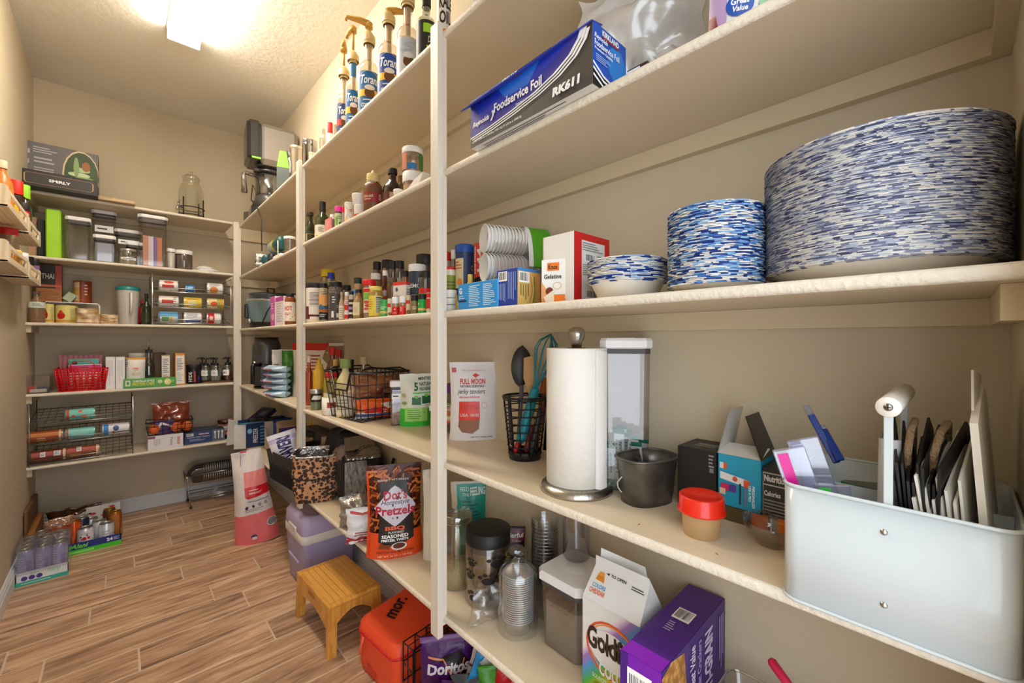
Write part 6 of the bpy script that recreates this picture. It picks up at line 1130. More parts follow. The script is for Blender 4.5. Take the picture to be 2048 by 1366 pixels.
# black spoon
A_ = pD(1036, 905, dd+.02); B_ = pD(1048, 690, dd+.05)
t, L = tool('cooking_spoon', 'black nylon cooking spoon standing in the utensil basket', A_, B_)
bk2 = M('2e2d30', .45); face_to = face(x, y)
MB().tube([(0, 0, 0), (0, 0, L*.62)], .006, M('5a585c', .4), 8).build('handle', t)
def spoonhead(w_, h_, z0, cup=.01, sq=2.):
    return lambda u, v: ((u-.5)*w_*math.sin(PI*min(.999, max(.001, v)))**.6, cup*(((u-.5)*2)**2+((v-.5)*2)**2)-.0, z0+h_*v)
R3 = Matrix.Rotation(.25, 4, 'Z')
MB().grid(spoonhead(.062, L*.4, L*.6), 10, 12, bk2, T=R3).grid(lambda u, v: tuple(Vector(spoonhead(.062, L*.4, L*.6)(1-u, v))+Vector((0, .003, 0))), 10, 12, bk2, T=R3).build('bowl', t)
# teal whisk
A_ = pD(1040, 885, dd-.03); B_ = pD(1102, 668, dd-.0)
t, L = tool('whisk', 'teal silicone whisk with a thick teal handle', A_, B_)
TL = M('0f8797', .4)
MB().tube([(0, 0, 0), (0, 0, .01), (0, 0, L*.22), (0, 0, L*.48), (0, 0, L*.5)], [.009, .0125, .0135, .012, .008], TL, 12).build('handle', t)
mb = MB()
for i in range(5):
    a = PI*i/5; c, s_ = math.cos(a), math.sin(a); P_ = []
    for q in range(17):
        th_ = PI*q/16; w2 = .030*math.sin(th_)**.8 if q not in (0, 16) else .004
        zz = L*.49+(L*.51)*(math.sin(th_/2+0) if 0 else (1-abs(math.cos(th_)))**.75); sg = 1 if q < 8 else -1
        w2 = .004+.027*math.sin(PI*min(1, (1-abs(math.cos(th_))))*.62)/math.sin(PI*.62) if q != 8 else .0
        w2 = w2 if q != 8 else 0
        P_.append((sg*w2*c, sg*w2*s_, zz))
    P_[7] = (P_[7][0]*.75, P_[7][1]*.75, P_[7][2]); P_[9] = (P_[9][0]*.75, P_[9][1]*.75, P_[9][2])
    mb.tube(P_, .0017, TL, 5)
mb.build('wire_loops', t)
# wooden spatula, orange spatula, black spatula, red and dark handles
for nm_, lb_, a_, b_, hw, col, kk in (('spatula', 'pale wooden spatula standing behind the teal whisk', (1066, 915), (1062, 712), .045, 'c89a62', 0), ('spatula', 'black pointed spatula tip behind the towel roll', (1090, 900), (1114, 668), .03, '201f20', 1), ('spatula', 'orange brown spatula partly hidden by the towel roll', (1072, 900), (1094, 755), .03, 'b8642a', 2)):
    A_ = pD(*a_, dd+.0+.012*kk); B_ = pD(*b_, dd+.04+.012*kk); t, L = tool(nm_, lb_, A_, B_)
    MB().tube([(0, 0, 0), (0, 0, L*.7)], .006, M(col, .5), 8).build('handle', t)
    R3 = Matrix.Rotation(.15, 4, 'Z'); w2 = hw/2
    MB().prism([(-w2*.4, L*.62), (w2*.4, L*.62), (w2, L*.78), (w2*.9, L*.98), (0, L), (-w2*.9, L*.98), (-w2, L*.78)], -.002, .002, M(col, .5), T=R3 @ Matrix.Rotation(PI/2, 4, 'X')).build('blade', t)
for nm_, lb_, a_, b_, col, rr in (('tongs', 'dark grey handle leaning at the front of the utensil basket', (1060, 915), (1082, 815), '3a3a3e', .009), ('peeler', 'bright red handle at the bottom left of the utensil basket', (1030, 905), (1038, 880), 'd01a28', .007), ('knife', 'thin black handle at the far left of the utensil basket', (1024, 890), (1018, 790), '2a292c', .006), ('masher', 'dull red handle in the middle of the utensil basket', (1052, 905), (1064, 850), '7a2420', .008)):
    A_ = pD(*a_, dd-.02); B_ = pD(*b_, dd-.01); t, L = tool(nm_, lb_, A_, B_)
    MB().tube([(0, 0, 0), (0, 0, L*.1), (0, 0, L*.9), (0, 0, L)], [rr*.6, rr, rr*.8, rr*.5], M(col, .35), 10).build('handle', t)
# paper towel on its steel holder
x, y, R, h = fit(1081, 1227, 662, S2, b=1004)
t = TH('towel_holder', 'brushed steel paper towel holder with a ball finial', 'holder', (x, y, S2), 0); ST = M('b8b4ac', .28, 1, .1, 90)
MB().lathe([(0, 0), (R, 0), (R, .004), (R*.96, .012), (R*.8, .018), (R*.7, .0185), (0, .0185)], ST, 48).build('base', t)
hz = pD(1143, 697, math.hypot(x, y)).z-S2
MB().tube([(0, 0, .018), (0, 0, hz+.004)], .006, ST, 10).build('rod', t)
MB().lathe([(.006, hz), (.011, hz+.003), (.0125, hz+.013), (.018, hz+.026), (.0185, hz+.033), (.015, hz+.042), (.008, hz+.046), (0, hz+.047)], ST, 24).build('finial', t)
x2, y2, R2, h2 = fit(1086, 1206, 697, S2, b=1004)
R2 = math.hypot(x, y)*math.sin(abs(math.atan2(ray(1086, 683).x, ray(1086, 683).y)-math.atan2(ray(1207, 683).x, ray(1207, 683).y))/2)
TW = M('efece6', .9, 0, .16, 70)
t = TH('paper_towel_roll', 'full white quilted paper towel roll on the steel holder', 'paper towel', (x, y, S2+.019), face(x, y))
MB().lathe([(.02, 0), (R2, 0), (R2, hz-.02), (R2*.99, hz-.018), (.02, hz-.018), (.02, 0)], TW, 48).build('roll', t)
MB().lathe([(.0185, .001), (.0195, hz-.017), (.0205, hz-.017)], M('b59a78', .7), 24).build('core', t)
MB().grid(lambda u, v: ((R2+.0015+.002*u)*math.sin(.62+u*.55), -(R2+.0015+.003*u)*math.cos(.62+u*.55), -.006*u+(hz-.02)*v+.004*u*(1-v)*-1), 8, 6, TW).build('loose_sheet', t)
# tall clear container with sachets
x, y, R, h = fit(1197, 1304, 676, S2, x=.815)
ox, oy, oh = x, y, h
oxo('storage_container', 'tall clear container with white lid holding green ended sachets', 0, 0, 0, S2, 0, at=(x, y, R*.99, h), rz=face(x, y)+.05, lidc='efeff2')
for i in range(11):
    u = (i % 4-1.5)*.02; v_ = (i//4-1)*.024; hgt = .085+.012*((i*7) % 4); g = Vector((u, v_, 0)); g.rotate(Matrix.Rotation(face(x, y), 3, 'Z'))
    low = i in (0, 4, 8)
    lbx = f'white sachet with a green end inside the tall container'
    t = TH('drink_sachet', lbx, 'sachet', (x+g.x, y+g.y, S2+.006), face(x, y)+.15*((i*5) % 5-2), 'sachets in the tall container'); t.rotation_euler.x = .05*((i*3) % 5-2); t.rotation_euler.y = .06*((i*7) % 5-2)*.6
    MB().box(-.011, .011, -.0018, .0018, 0, hgt, M('dde2e0', .45), .0008).box(-.011, .011, -.002, .002, hgt-.008, hgt, M('1f7a5c', .4)).box(-.011, .011, -.002, .002, 0, .012, M('1f7a5c', .4)).build('sachet', t)
    decal(t, 'print', [('T', 'superkids', .5, .3, .85, .8, '2a6a58', (.02, 0)), ('l', .15, .2, .4, .85, 9, '9aa8a4')], flatmap((-.011, -.0021, 0), (.022, 0, 0), (0, 0, hgt)))
# galvanised tub
x, y, R, h = fit(1234, 1356, 905, S2, b=1022)
t = TH('metal_tub', 'small dark galvanised oval metal tub', 'tub', (x, y, S2), face(x, y)+.75); GV = TEX('noise', '4e4a44', '85807a', 22, thr=.5, sharp=.25, r=.35, m=.75, bump=.15)
h = .088; a_, b_ = R*1.08, R*.78
def oval(r_, z_, n_=40, e_=.75): return [(math.copysign(abs(math.cos(2*PI*i/n_))**e_, math.cos(2*PI*i/n_))*a_*r_, math.copysign(abs(math.sin(2*PI*i/n_))**e_, math.sin(2*PI*i/n_))*b_*r_, z_) for i in range(n_)]
def loft(rings, mt, mb, capb=True):
    n_ = len(rings[0]); v = [p_ for r_ in rings for p_ in r_]
    f = [(k*n_+i, k*n_+(i+1) % n_, (k+1)*n_+(i+1) % n_, (k+1)*n_+i) for k in range(len(rings)-1) for i in range(n_)]
    if capb: f.append(tuple(range(n_-1, -1, -1)))
    return mb.add(v, f, mt)
mb = MB(); loft([oval(.82, 0), oval(.84, .015), oval(.86, .017), oval(.92, h*.7), oval(.94, h*.72), oval(.98, h*.97), oval(1, h), oval(.96, h), oval(.9, h*.7), oval(.8, .004)], GV, mb)
v_ = oval(.8, .004); mb.add(v_, [tuple(range(40))], GV).build('tub_body', t)
MB().tube(oval(1.0, h), .0028, GV, 6, True).build('rolled_rim', t)
MB().tube([(-a_*1.0, .0, h*.62), (-a_*1.12, .004, h*.5), (-a_*1.14, .0, h*.4), (-a_*1.06, -.004, h*.3)], .0012, M('c8c0b0', .6), 5).build('string', t)
q = TH('sachet', 'pale blue sachet lying in the metal tub', 'sachet', (x, y, S2+.055), .4); q.rotation_euler.x = .25
MB().box(-.03, .03, -.012, .012, 0, .003, M('b8c8d8', .5), .001).build('sachet', q); decal(q, 'print', [('l', .1, .1, .9, .9, 6, '6a7a8a')], flatmap((-.03, -.012, .0031), (.06, 0, 0), (0, .024, 0)))
# black box, teal open box, nutrition box
a1, a2 = pX(1355, 900, .80), pX(1434, 900, .80)
carton('gift_box', 'matt black box with a barcode sticker on top', 'box', (.80+.043, (a1.y+a2.y)/2, S2), a1.y-a2.y, .085, pX(1434, 905, .80).z-S2, -PI/2, '1e1d1f', F=[('r', .82, .65, .92, .72, '8a8a8a'), ('l', .8, .72, .95, .95, 4, '9a9a9a'), ('l', .05, .06, .35, .14, 2, '3a3a3a')], Tp=[('r', .3, .3, .8, .6, 'a8a49a'), ('r', .32, .33, .78, .57, '4a4844'), ('L', .34, .35, .76, .55, 12, 'b8b4aa')])
a1, a2 = pX(1436, 900, .785), pX(1522, 930, .785); zt = pX(1436, 906, .785).z
carton('snack_box', 'flat brown box beneath the teal box', 'box', (.785+.045, (a1.y+a2.y)/2-.01, S2), a1.y-a2.y+.03, .085, .026, -PI/2, '5a4a28', F=[('r', .6, 0, .85, 1, 'e07a28')])
tb = S2+.027
t = carton('tumbler_box', 'open teal box with a picture of a drink flask and flaps up', 'box', (.785+.04, (a1.y+a2.y)/2, tb), a1.y-a2.y, .08, zt-tb, -PI/2, '1d9cc0', Bt=None,
   F=[('r', .05, .72, .2, .84, 'e0dcd8'), ('r', .14, .72, .22, .84, 'e05a30'), ('p', [(.06, .52), (.06, .66), (.75, .58), (.75, .44)], 'e8e4e2'), ('r', .62, .44, .76, .58, 'e05a30'), ('e', .42, .56, .06, .05, 'c8603a'), ('r', .08, .3, .45, .44, 'c8305a'), ('r', .28, .3, .45, .44, '5a3a90'), ('r', .06, .22, .2, .34, 'e8c0a0'), ('U', 'PERSONALIZE', .82, .08, .88, .5, 'e8f4f8', (.03, 0)), ('U', 'LIKE A PRO', .74, .2, .8, .5, 'e8f4f8', (.03, 0)), ('r', .53, .1, .57, .5, '1a3040'), ('r', .66, .1, .68, .5, 'c85a40')])
W2 = (a1.y-a2.y)/2; zc_ = zt-tb
MB().add([(-W2, -.04, zc_), (-W2, .04, zc_), (-W2+.012, .05, zc_+.075), (-W2+.012, -.02, zc_+.075)], [(0, 1, 2, 3)], M('d9d4cc', .5), False).add([(-W2-.001, -.04, zc_), (-W2-.001, .04, zc_), (-W2+.011, .05, zc_+.0755), (-W2+.011, -.02, zc_+.0755)], [(3, 2, 1, 0)], M('d9d4cc', .5), False).build('flap', t)
MB().add([(-W2, -.0395, zc_+.0005), (W2, -.0395, zc_+.0005), (W2, .01, zc_+.012), (-W2, .01, zc_+.012)], [(0, 1, 2, 3)], M('e6e2dc', .5), False).build('tuck_flap', t)
MB().add([(W2, -.04, zc_), (W2, .04, zc_), (W2-.028, .04, zc_+.07), (W2-.028, -.03, zc_+.07)], [(0, 1, 2, 3)], M('17171a', .3), False).add([(W2+.001, -.04, zc_), (W2+.001, .04, zc_), (W2-.027, .04, zc_+.0705), (W2-.027, -.03, zc_+.0705)], [(3, 2, 1, 0)], M('17171a', .3), False).build('dark_flap', t)
a1, a2 = pX(1524, 930, .79), pX(1612, 950, .79)
carton('nutrition_box', 'black box printed with Nutrition Facts beside the teal box', 'box', (.79+.045, (a1.y+a2.y)/2, S2), a1.y-a2.y, .09, .108, -PI/2, '1a191b', F=[('r', .02, .04, .98, .92, 'a8a4a0'), ('r', .04, .06, .96, .9, '2e2c2c'), ('t', 'Nutrition Facts', .06, .78, .94, .88, 'd8d4d0', (.04, 0)), ('r', .04, .72, .96, .74, 'b8b4b0'), ('t', 'Calories', .06, .56, .45, .64, 'd8d4d0', (.03, 0)), ('t', '90', .7, .55, .85, .66, 'd8d4d0', (.03, 0)), ('l', .06, .12, .94, .52, 8, '8a8682')])
RJ('food_tub', 'clear round tub with a screw on red lid at the shelf front', 'tub', 1362, 1447, 976, S2, b=1084, shape_='tub', body=CLR('f2e0c8', .14, .15, .55, 'e6bc88'), lid=M('e8260c', .3, 0, 0, 60, .3), lh=.34, lr=1.12, n=40, lidshape=lambda q, a, b: [(q*.99, a-.006), (q*1.04, a-.005), (q*1.04, a-.002), (q*.98, a+.004), (q*.97, b-.002), (q*.9, b), (q*.85, b-.004), (0, b-.004)])
ft = [o for o in C.objects if o.name.startswith('food_tub')][-1]; x, y, R, h = fit(1362, 1447, 976, S2, b=1084)
MB().lathe([(R*.98, h*.6), (R*1.14, h*.63), (R*1.15, h*.645), (R*1.0, h*.65)], CLR('f4ece0', .25, .1, .35, 'ead8c0'), 40).build('flange', ft)
x, y, R, h = fit(1483, 1612, 1024, S2, b=1112)
t = TH('glass_bowl', 'small clear bowl between the red lidded tub and the white caddy', 'bowl', (x, y, S2))
MB().lathe([(0, .001), (R*.5, 0), (R*.56, .004), (R*.8, h*.45), (R, h), (R*.985, h+.001), (R*.78, h*.47), (R*.54, .007), (0, .004)], CLR('f4ece6', .14), 40).build('bowl', t)
carton('candy_packet', 'small orange packet behind the clear bowl', 'packet', (.775, .185, S2), .028, .02, .03, -PI/2+.3, 'e07a28', F=[('r', .3, .2, .8, .7, '8a3a18')])
carton('candy_packet', 'small packet with an orange circle on navy beside the orange one', 'packet', (.778, .145, S2), .03, .02, .028, -PI/2-.1, '22304a', F=[('e', .4, .5, .35, .4, 'e86a28')])
# ---- white caddy
cx0, cx1, cy0, cy1 = .604, .80, -.043, .152; ch = .1415; EN = M('ccd5d9', .25, 0, .03, 30, .5)
t = TH('caddy', 'white enamelled metal caddy with a wooden bar handle at the shelf corner', 'caddy', ((cx0+cx1)/2, (cy0+cy1)/2, S2))
X, Y = (cx1-cx0)/2, (cy1-cy0)/2
def rr_(a, b, r_, z_, n_=6):
    o_ = []
    for (sx, sy, a0) in ((1, -1, -PI/2), (1, 1, 0), (-1, 1, PI/2), (-1, -1, PI)):
        for i in range(n_+1): q = a0+PI/2*i/n_; o_.append((sx*(a-r_)+r_*math.cos(q), sy*(b-r_)+r_*math.sin(q), z_))
    return o_
mb = MB(); r0 = .018
loft([rr_(X, Y, r0, 0), rr_(X, Y, r0, ch), rr_(X-.0015, Y-.0015, r0, ch), rr_(X-.0015, Y-.0015, r0, .003)], EN, mb); mb.add(rr_(X-.0015, Y-.0015, r0, .003), [tuple(range(28))], EN).build('box_walls', t)
MB().tube(rr_(X, Y, r0, ch), .0022, EN, 6, True).build('rim', t); MB().tube(rr_(X, Y, r0, .002), .0022, EN, 6, True).build('base_rim', t)
MB().box(-.001, .001, -Y+.002, Y-.002, .003, ch-.012, EN).build('divider', t)
hy = pX(1776, 900, cx0).y-(cy0+cy1)/2; hz_ = pX(1785, 815, cx0).z-S2
for s_ in (-1, 1): MB().box(s_*(X-.004)-.0015, s_*(X-.004)+.0015, hy-.004, hy+.004, ch*.2, hz_, EN, .0008).build('handle_strap', t)
MB().lathe([(0, 0), (.0105, 0), (.011, .001), (.011, 2*X-.002), (0, 2*X)], M('e9e4da', .4), 20, T=Matrix.Translation((-X-.0, hy, hz_)) @ Matrix.Rotation(PI/2, 4, 'Y')).build('handle_bar', t)
MB().lathe([(0, .0022), (.003, .002), (.0042, 0)], M('9a9894', .25, 1), 14, T=Matrix.Translation((-X-.0002, hy, hz_)) @ Matrix.Rotation(-PI/2, 4, 'Y')).box(-X-.0026, -X-.0022, hy-.0025, hy+.0025, hz_-.0005, hz_+.0005, M('1a1a1a', .5)).box(-X-.0026, -X-.0022, hy-.0005, hy+.0005, hz_-.0025, hz_+.0025, M('1a1a1a', .5)).build('screw', t)
for (px, py) in ((1768, 1064), (1768, 1210)):
    q = pX(px, py, cx0); MB().lathe([(0, .002), (.0022, .0018), (.0034, 0)], M('b8b8b4', .3, 1), 14, T=Matrix.Translation((-X-.0002, q.y-(cy0+cy1)/2, q.z-S2)) @ Matrix.Rotation(-PI/2, 4, 'Y')).build('rivet', t)
CZ = S2+.004
def sheet(name, lb, cat, xc, yc, w_, h_, th, rz, lean, col, z0=CZ, grp=None, notch=0, items=None):
    t = TH(name, lb, cat, (xc, yc, z0), rz, grp); t.rotation_euler = (lean, 0, rz)
    P_ = [(-w_/2, 0), (w_/2, 0), (w_/2, h_), (w_/2-notch, h_+(.02 if notch else 0)), (-w_/2, h_-notch*.5)] if notch else [(-w_/2, 0), (w_/2, 0), (w_/2, h_), (-w_/2, h_)]
    MB().prism(P_, -th/2, th/2, mm(col), T=Matrix.Rotation(PI/2, 4, 'X')).build('sheet', t)
    if items: decal(t, 'print', items, flatmap((-w_/2, -th/2-.0001, 0), (w_, 0, 0), (0, 0, h_)))
    return t
# film sleeves with pink and green ends
q = pX(1625, 900, .655)
for i, (dx, dy, c_, lb, hh3, ln) in enumerate(((-.015, .012, 'd4148c', 'zip bag sleeve with a magenta edge leaning out of the caddy', .155, .30), (.012, .0, 'b4b8dc', 'lilac clear zip bag sleeve beside the magenta one', .165, .30), (-.012, .0, '3ac04a', 'sleeve with a green edge low in the caddy corner', .11, .12))):
    t = TH('zip_bag_sleeve', lb, 'bag', (.655+dx, .095+dy, CZ+.03), -PI/2); t.rotation_euler = (0, -ln, -PI/2+.35)
    MB().box(-.018, .018, -.0045, .0045, 0, hh3, CLR('f0f0f8', .2, .1, .14, 'c8cce8'), .001).build('film', t); MB().box(-.014, -.002, -.0052, -.0046, .0, hh3*.97, M(c_, .35)).build('coloured_edge', t)
for (px0, py0, px1, py1, lb) in ((1652, 885, 1612, 812, 'blue and clear toothbrush packet leaning out to the left'), (1662, 885, 1642, 850, 'second blue packet behind the first')):
    A_ = pX(px0, py0, .75); B_ = pX(px1, py1, .77); t, L = tool('brush_packet', lb, A_, B_, 'packet')
    MB().box(-.0045, .0045, -.0025, .0025, -.03, L*.75, M('1c3c94', .35), .001).box(-.0045, .0045, -.0025, .0025, L*.75, L, CLR('d8e0ea', .3, .1, .3, 'a8b8d0'), .001).build('packet', t)
q = pX(1700, 950, .74)
pouch('zip_bag_pack', 'clear bag with a green left edge lying in the back of the caddy', 'bag', (.765, .075, CZ+.03), .085, .085, .03, -PI/2+.3, CLR('c8d0c0', .25, .1, .25, 'a0a890'), [('r', 0, 0, .25, 1, '1f8a58'), ('r', .25, 0, .28, 1, '20284a')], style='open', wr=.5, seed=70)
A_ = pX(1775, 980, .73); t = TH('chopstick_packet', 'slim packet with blue ends beside the handle strap', 'packet', (.735, pX(1772, 950, .735).y, CZ), .1)
MB().box(-.005, .005, -.003, .003, 0, .19, M('c8b088', .5), .001).box(-.0055, .0055, -.0035, .0035, .11, .15, M('1c3c94', .35)).box(-.0055, .0055, -.0035, .0035, .185, .195, M('1c3c94', .35)).build('packet', t)
# grey paper roll
A_ = pX(1812, 1000, .66); t = TH('paper_roll', 'rolled grey paper standing beside the handle strap', 'paper', (.645, .056, CZ), 0); t.rotation_euler = (0, .12, 0)
MB().grid(lambda u, v: ((.011+.0025*u)*math.cos(u*PI*2.4+2.6), (.009+.0025*u)*math.sin(u*PI*2.4+2.6), .09+.11*v), 30, 4, M('b4b2b0', .6, 0, .2, 40)).build('roll', t)
# black gift bags with kraft handles, folded flat and standing on edge
KR = M('8a7050', .8, 0, .6, 200); BKP = M('121113', .5)
for i in range(10):
    yy = .041-.0042*i
    t = sheet('gift_bag', 'folded black paper gift bag standing in the caddy', 'bag', .70+.003*(i % 3), yy, .15, .172+.009*((i*7) % 4), .0022, .10-.03*i, -.10+.012*i, BKP, grp='folded black gift bags in the caddy', notch=.035 if i % 2 else .02)
    if i in (3, 7):
        w_ = .04
        MB().tube([(-w_, .004, .15), (-w_, 0, .19), (-w_*.6, -.003, .212), (0, -.006, .22), (w_*.6, -.003, .21), (w_, 0, .18), (w_, .004, .15)], .0038, KR, 7).build('twisted_handle', t)
WP = M('e9e3d8', .6, 0, .15, 30)
for i in range(8):
    t = sheet('paper_bag', 'folded white paper bag fanned out in the caddy', 'bag', .69+.002*i, -.006-.0024*i, .145, .165+.012*((i*5) % 3), .0024, -.24+.015*i, -.16+.012*i, WP, grp='folded white paper bags in the caddy', notch=.035)
t = sheet('envelope', 'thick padded white envelope, tallest item in the caddy', 'envelope', .70, -.0315, .135, .245, .006, -.08, -.07, WP, notch=.025)
MB().prism([(-.065, .245), (.02, .255), (.055, .275), (-.03, .285)], -.001, .001, M('cfc6b4', .6), T=Matrix.Rotation(PI/2, 4, 'X')).build('open_flap', t)
# ---- lowest shelf, nearest bay
pouch('treat_pouch', 'teal and white pouch reading FEED THE FEELING against the wall', 'pouch', (.845, 1.11, S1), .12, .255, .05, face(.845, 1.11)+.05, 'd8d2c6', [('r', .16, .1, .97, .97, '1f9c8e'), ('t', 'FEED', .25, .88, .5, .93, 'c8ece0'), ('t', 'THE', .3, .82, .5, .86, 'c8ece0'), ('t', 'FEELING', .53, .83, .95, .93, 'e8f8f2', (.03, 0)), ('l', .3, .45, .85, .78, 8, '126a60')], seed=80, wr=.3)
def clipjar():
    x, y, R, h = fit(882, 944, 1008, S1, b=1184)
    t = TH('clip_jar', 'clear glass clip top jar half hidden by the tall post', 'jar', (x, y, S1), face(x, y)); G = CLR('e6e8e2', .2)
    MB().lathe([(0, .002), (R*.9, .001), (R, .01), (R, h*.74), (R*.93, h*.82), (R*.93, h*.88)], G, 32).build('glass_body', t)
    MB().lathe([(R*.98, h*.885), (R, h*.9), (R, h*.96), (R*.9, h*.985), (R*.4, h*.985), (R*.3, h), (0, h)], CLR('dfe4de', .3), 32).build('glass_lid', t)
    MB().tube([(R*.99*math.cos(a*PI/14), R*.99*math.sin(a*PI/14), h*.875) for a in range(28)], .0016, M('a8a49a', .3, 1), 5, True).tube([(-R, -.01, h*.87), (-R*1.12, -.012, h*.8), (-R*1.1, -.01, h*.68), (-R*1.02, -.01, h*.72)], .0016, M('a8a49a', .3, 1), 5).build('wire_clip', t)
    MB().lathe([(0, .004), (R*.97, .004), (R*.97, h*.28), (0, h*.3)], M('c8b48a', .8, 0, .4, 90), 24).build('contents', t)
clipjar()
x, y, R, h = fit(931, 1022, 1034, S1, b=1224)
t = jar('treat_jar', 'clear jar with black paw prints and a wide black lid', 'jar', x, y, S1, R, h, shape_='jar', body=CLR('f6ece0', .16, .05, .04, 'd8b890'), lid='161617', lh=.26, lr=.98, n=32)
def paw(u, v, s_): return [('e', u, v, s_*.55, s_*.42, '1c1a1b')]+[('e', u+s_*dx, v+s_*dy, s_*.2, s_*.2, '1c1a1b') for dx, dy in ((-.65, .45), (-.25, .75), (.25, .75), (.65, .45))]
for u, v, s_ in ((.3, .12, .1), (.62, .2, .12), (.5, .52, .1), (.2, .55, .08), (.78, .62, .11), (.25, .82, .07), (.62, .86, .1), (.9, .3, .09)): decal(t, 'paw_print', paw(u, v, s_*1.7), cylmap(R*1.003, h*.06, h*.72, 90), 14)
for i in range(26):
    a = i*2.4; rr3 = R*.78*math.sqrt((i % 13)/13); q = TH('dog_treat', 'round white treat at the bottom of the paw print jar', 'treat', (x+rr3*math.cos(a), y+rr3*math.sin(a), S1+.004+.011*(i//13)), a, 'white treats in the paw print jar') if i == 0 else dup(q0, (x+rr3*math.cos(a), y+rr3*math.sin(a), S1+.004+.011*(i//13)))
    if i == 0: q0 = q; MB().lathe([(0, 0), (.006, .001), (.0085, .006), (.006, .011), (0, .012)], M('dcd4ca', .6), 12).build('treat', q)
# clear cups in a bag
x, y, R, h = fit(1003, 1070, 1120, S1, b=1281); cupr = None; CC = CLR('fafafc', .22, .08, .10)
for i in range(22):
    z_ = S1+.001+i*.0052
    if cupr is None:
        cupr = TH('plastic_cup', 'clear cup in the short nested stack inside the plastic bag', 'cup', (x, y, z_), 0, 'clear cups nested in the short stack'); k = R*.92
        MB().lathe([(0, .001), (k*.8, 0), (k*.97, .03), (k, .032), (k*1.0, .034)], CC, 24).lathe([(k, .0325), (k*1.05, .033), (k*1.0, .0345)], M('c9ccce', .2, .2), 24).build('cup', cupr)
    else: dup(cupr, (x, y, z_), label='topmost clear cup in the short bagged stack' if i == 21 else 'clear cup in the short nested stack inside the plastic bag')
t = TH('plastic_bag', 'crinkled clear plastic bag around the short cup stack', 'bag', (x, y, S1+.0005), .4)
def film(u, v):
    q = R*1.16 if v < .72 else R*1.16*max(.05, 1-((v-.72)/.2)**1.5*.85) if v < .92 else R*(.22+.9*(v-.92)*6)
    q *= 1+.09*noise.noise(Vector((math.cos(2*PI*u)*2.5, math.sin(2*PI*u)*2.5, v*6)))
    return (q*math.cos(2*PI*u), q*math.sin(2*PI*u), .195*v+.004*math.sin(6*PI*u)*(v > .9))
MB().grid(film, 36, 24, CLR('fcfcfc', .2, .1, .02)).build('film', t)
pouch('plastic_bag', 'loose tail of clear plastic bag in front of the paw print jar', 'bag', (x-.035, y+.07, S1+.002), .13, .09, .04, face(x, y)+.6, CLR('fcfcfc', .2, .25, .02, 'ffffff'), style='pillow', wr=.9, seed=82, taper=.3)
pouch('nut_bag', 'dark maroon and black pistachio bag reading Wonderful', 'bag', (.825, .90, S1), .105, .18, .05, face(.825, .90)-.05, '17151a', [('r', 0, .78, 1, .97, '6a2438'), ('t', 'Wonderful', .12, .84, .95, .91, 'f0ece4', (.02, 0)), ('t', 'Chocolate Toffee', .2, .78, .9, .81, 'd8a890'), ('T', 'PISTACHIOS', .45, .05, .62, .72, 'd8c868', (.02, 0))], seed=83, wr=.2)
x, y, R, h = fit(1062, 1118, 1003, S1, x=.82)
for i in range(16):
    z_ = S1+.001+i*.009
    if i == 0:
        cu2 = TH('tall_cup', 'clear tumbler in the tall nested stack under the shelf', 'cup', (x, y, z_), 0, 'tumblers nested in the tall stack')
        MB().lathe([(0, .001), (R*.72, 0), (R*.97, .118), (R, .12), (R*.97, .122)], CLR('f6f8fa', .14, .05, .01), 24).build('cup', cu2)
    else: dup(cu2, (x, y, z_), label='topmost tumbler of the tall nested stack' if i == 15 else 'clear tumbler in the tall nested stack under the shelf')
for i in range(3):
    q = TH('steel_tumbler', ['lowest shiny steel tumbler inverted on the clear cups', 'middle shiny steel tumbler on the clear cups', 'top shiny steel tumbler on the clear cups'][i], 'cup', (x, y, S1+.215+.014*i), 0) if 0 else None
oxo('storage_container', 'large clear container with white lid at the front of the lowest shelf', 0, 0, 0, S1, 0, at=(.797, .625, .0765, .178), lidc='f0f0f3', fill=TEX('noise', '8a7a6a', '7c6c5c', 8, r=.8), fh=.62, w2=.066)
x, y = .835, .655; zz = S1+.1795
t = TH('clear_canister', 'tall empty clear canister standing on the large container lid', 'canister', (x, y, zz))
MB().lathe([(0, .001), (.03, 0), (.034, .006), (.034, .17)], CLR('e8e8ec', .16), 28).build('clear_body', t)
# goldfish carton
gx, gy0, gy1, gh, gd = .706, .405, .537, .19, .085
t = TH('cracker_carton', 'white gable top carton with rainbow base reading Goldfish COLORS', 'box', (gx+gd/2, (gy0+gy1)/2, S1), -PI/2)
W, Dp = gy1-gy0, gd; gt = .052
GC = M('eef0f0', .35); rg = .262
MB().box(-W/2, W/2, -Dp/2, Dp/2, 0, gh, GC, .001).add([(-W/2, -Dp/2, gh), (W/2, -Dp/2, gh), (W/2-.004, -.002, gh+gt), (-W/2+.004, -.002, gh+gt), (W/2-.004, -.002, gh+gt+.02), (-W/2+.004, -.002, gh+gt+.02), (-W/2, Dp/2, gh), (W/2, Dp/2, gh)], [(0, 1, 2, 3), (3, 2, 4, 5), (7, 6, 5, 4), (0, 3, 5, 6), (1, 7, 4, 2)], GC, False).build('carton', t)
MB().add([(-W/2+.01, .004, gh+gt-.01), (W/2-.02, .03, gh+gt-.02), (W/2-.03, .03, gh+gt+.02), (-W/2+.012, .006, gh+gt+.035)], [(0, 1, 2, 3)], GC, False).build('torn_flap', t)
rb_ = [('r', 0, 0, 1, .14, 'e84a1c'), ('r', 0, .12, 1, .26, 'f09a28'), ('r', 0, .24, 1, .38, '9ac832'), ('r', 0, .36, 1, .46, '4ab848'), ('r', 0, .45, 1, .58, '4a98d8'), ('r', 0, .57, 1, .64, 'b878c0'), ('r', 0, .63, 1, .7, 'd8c8dc')]
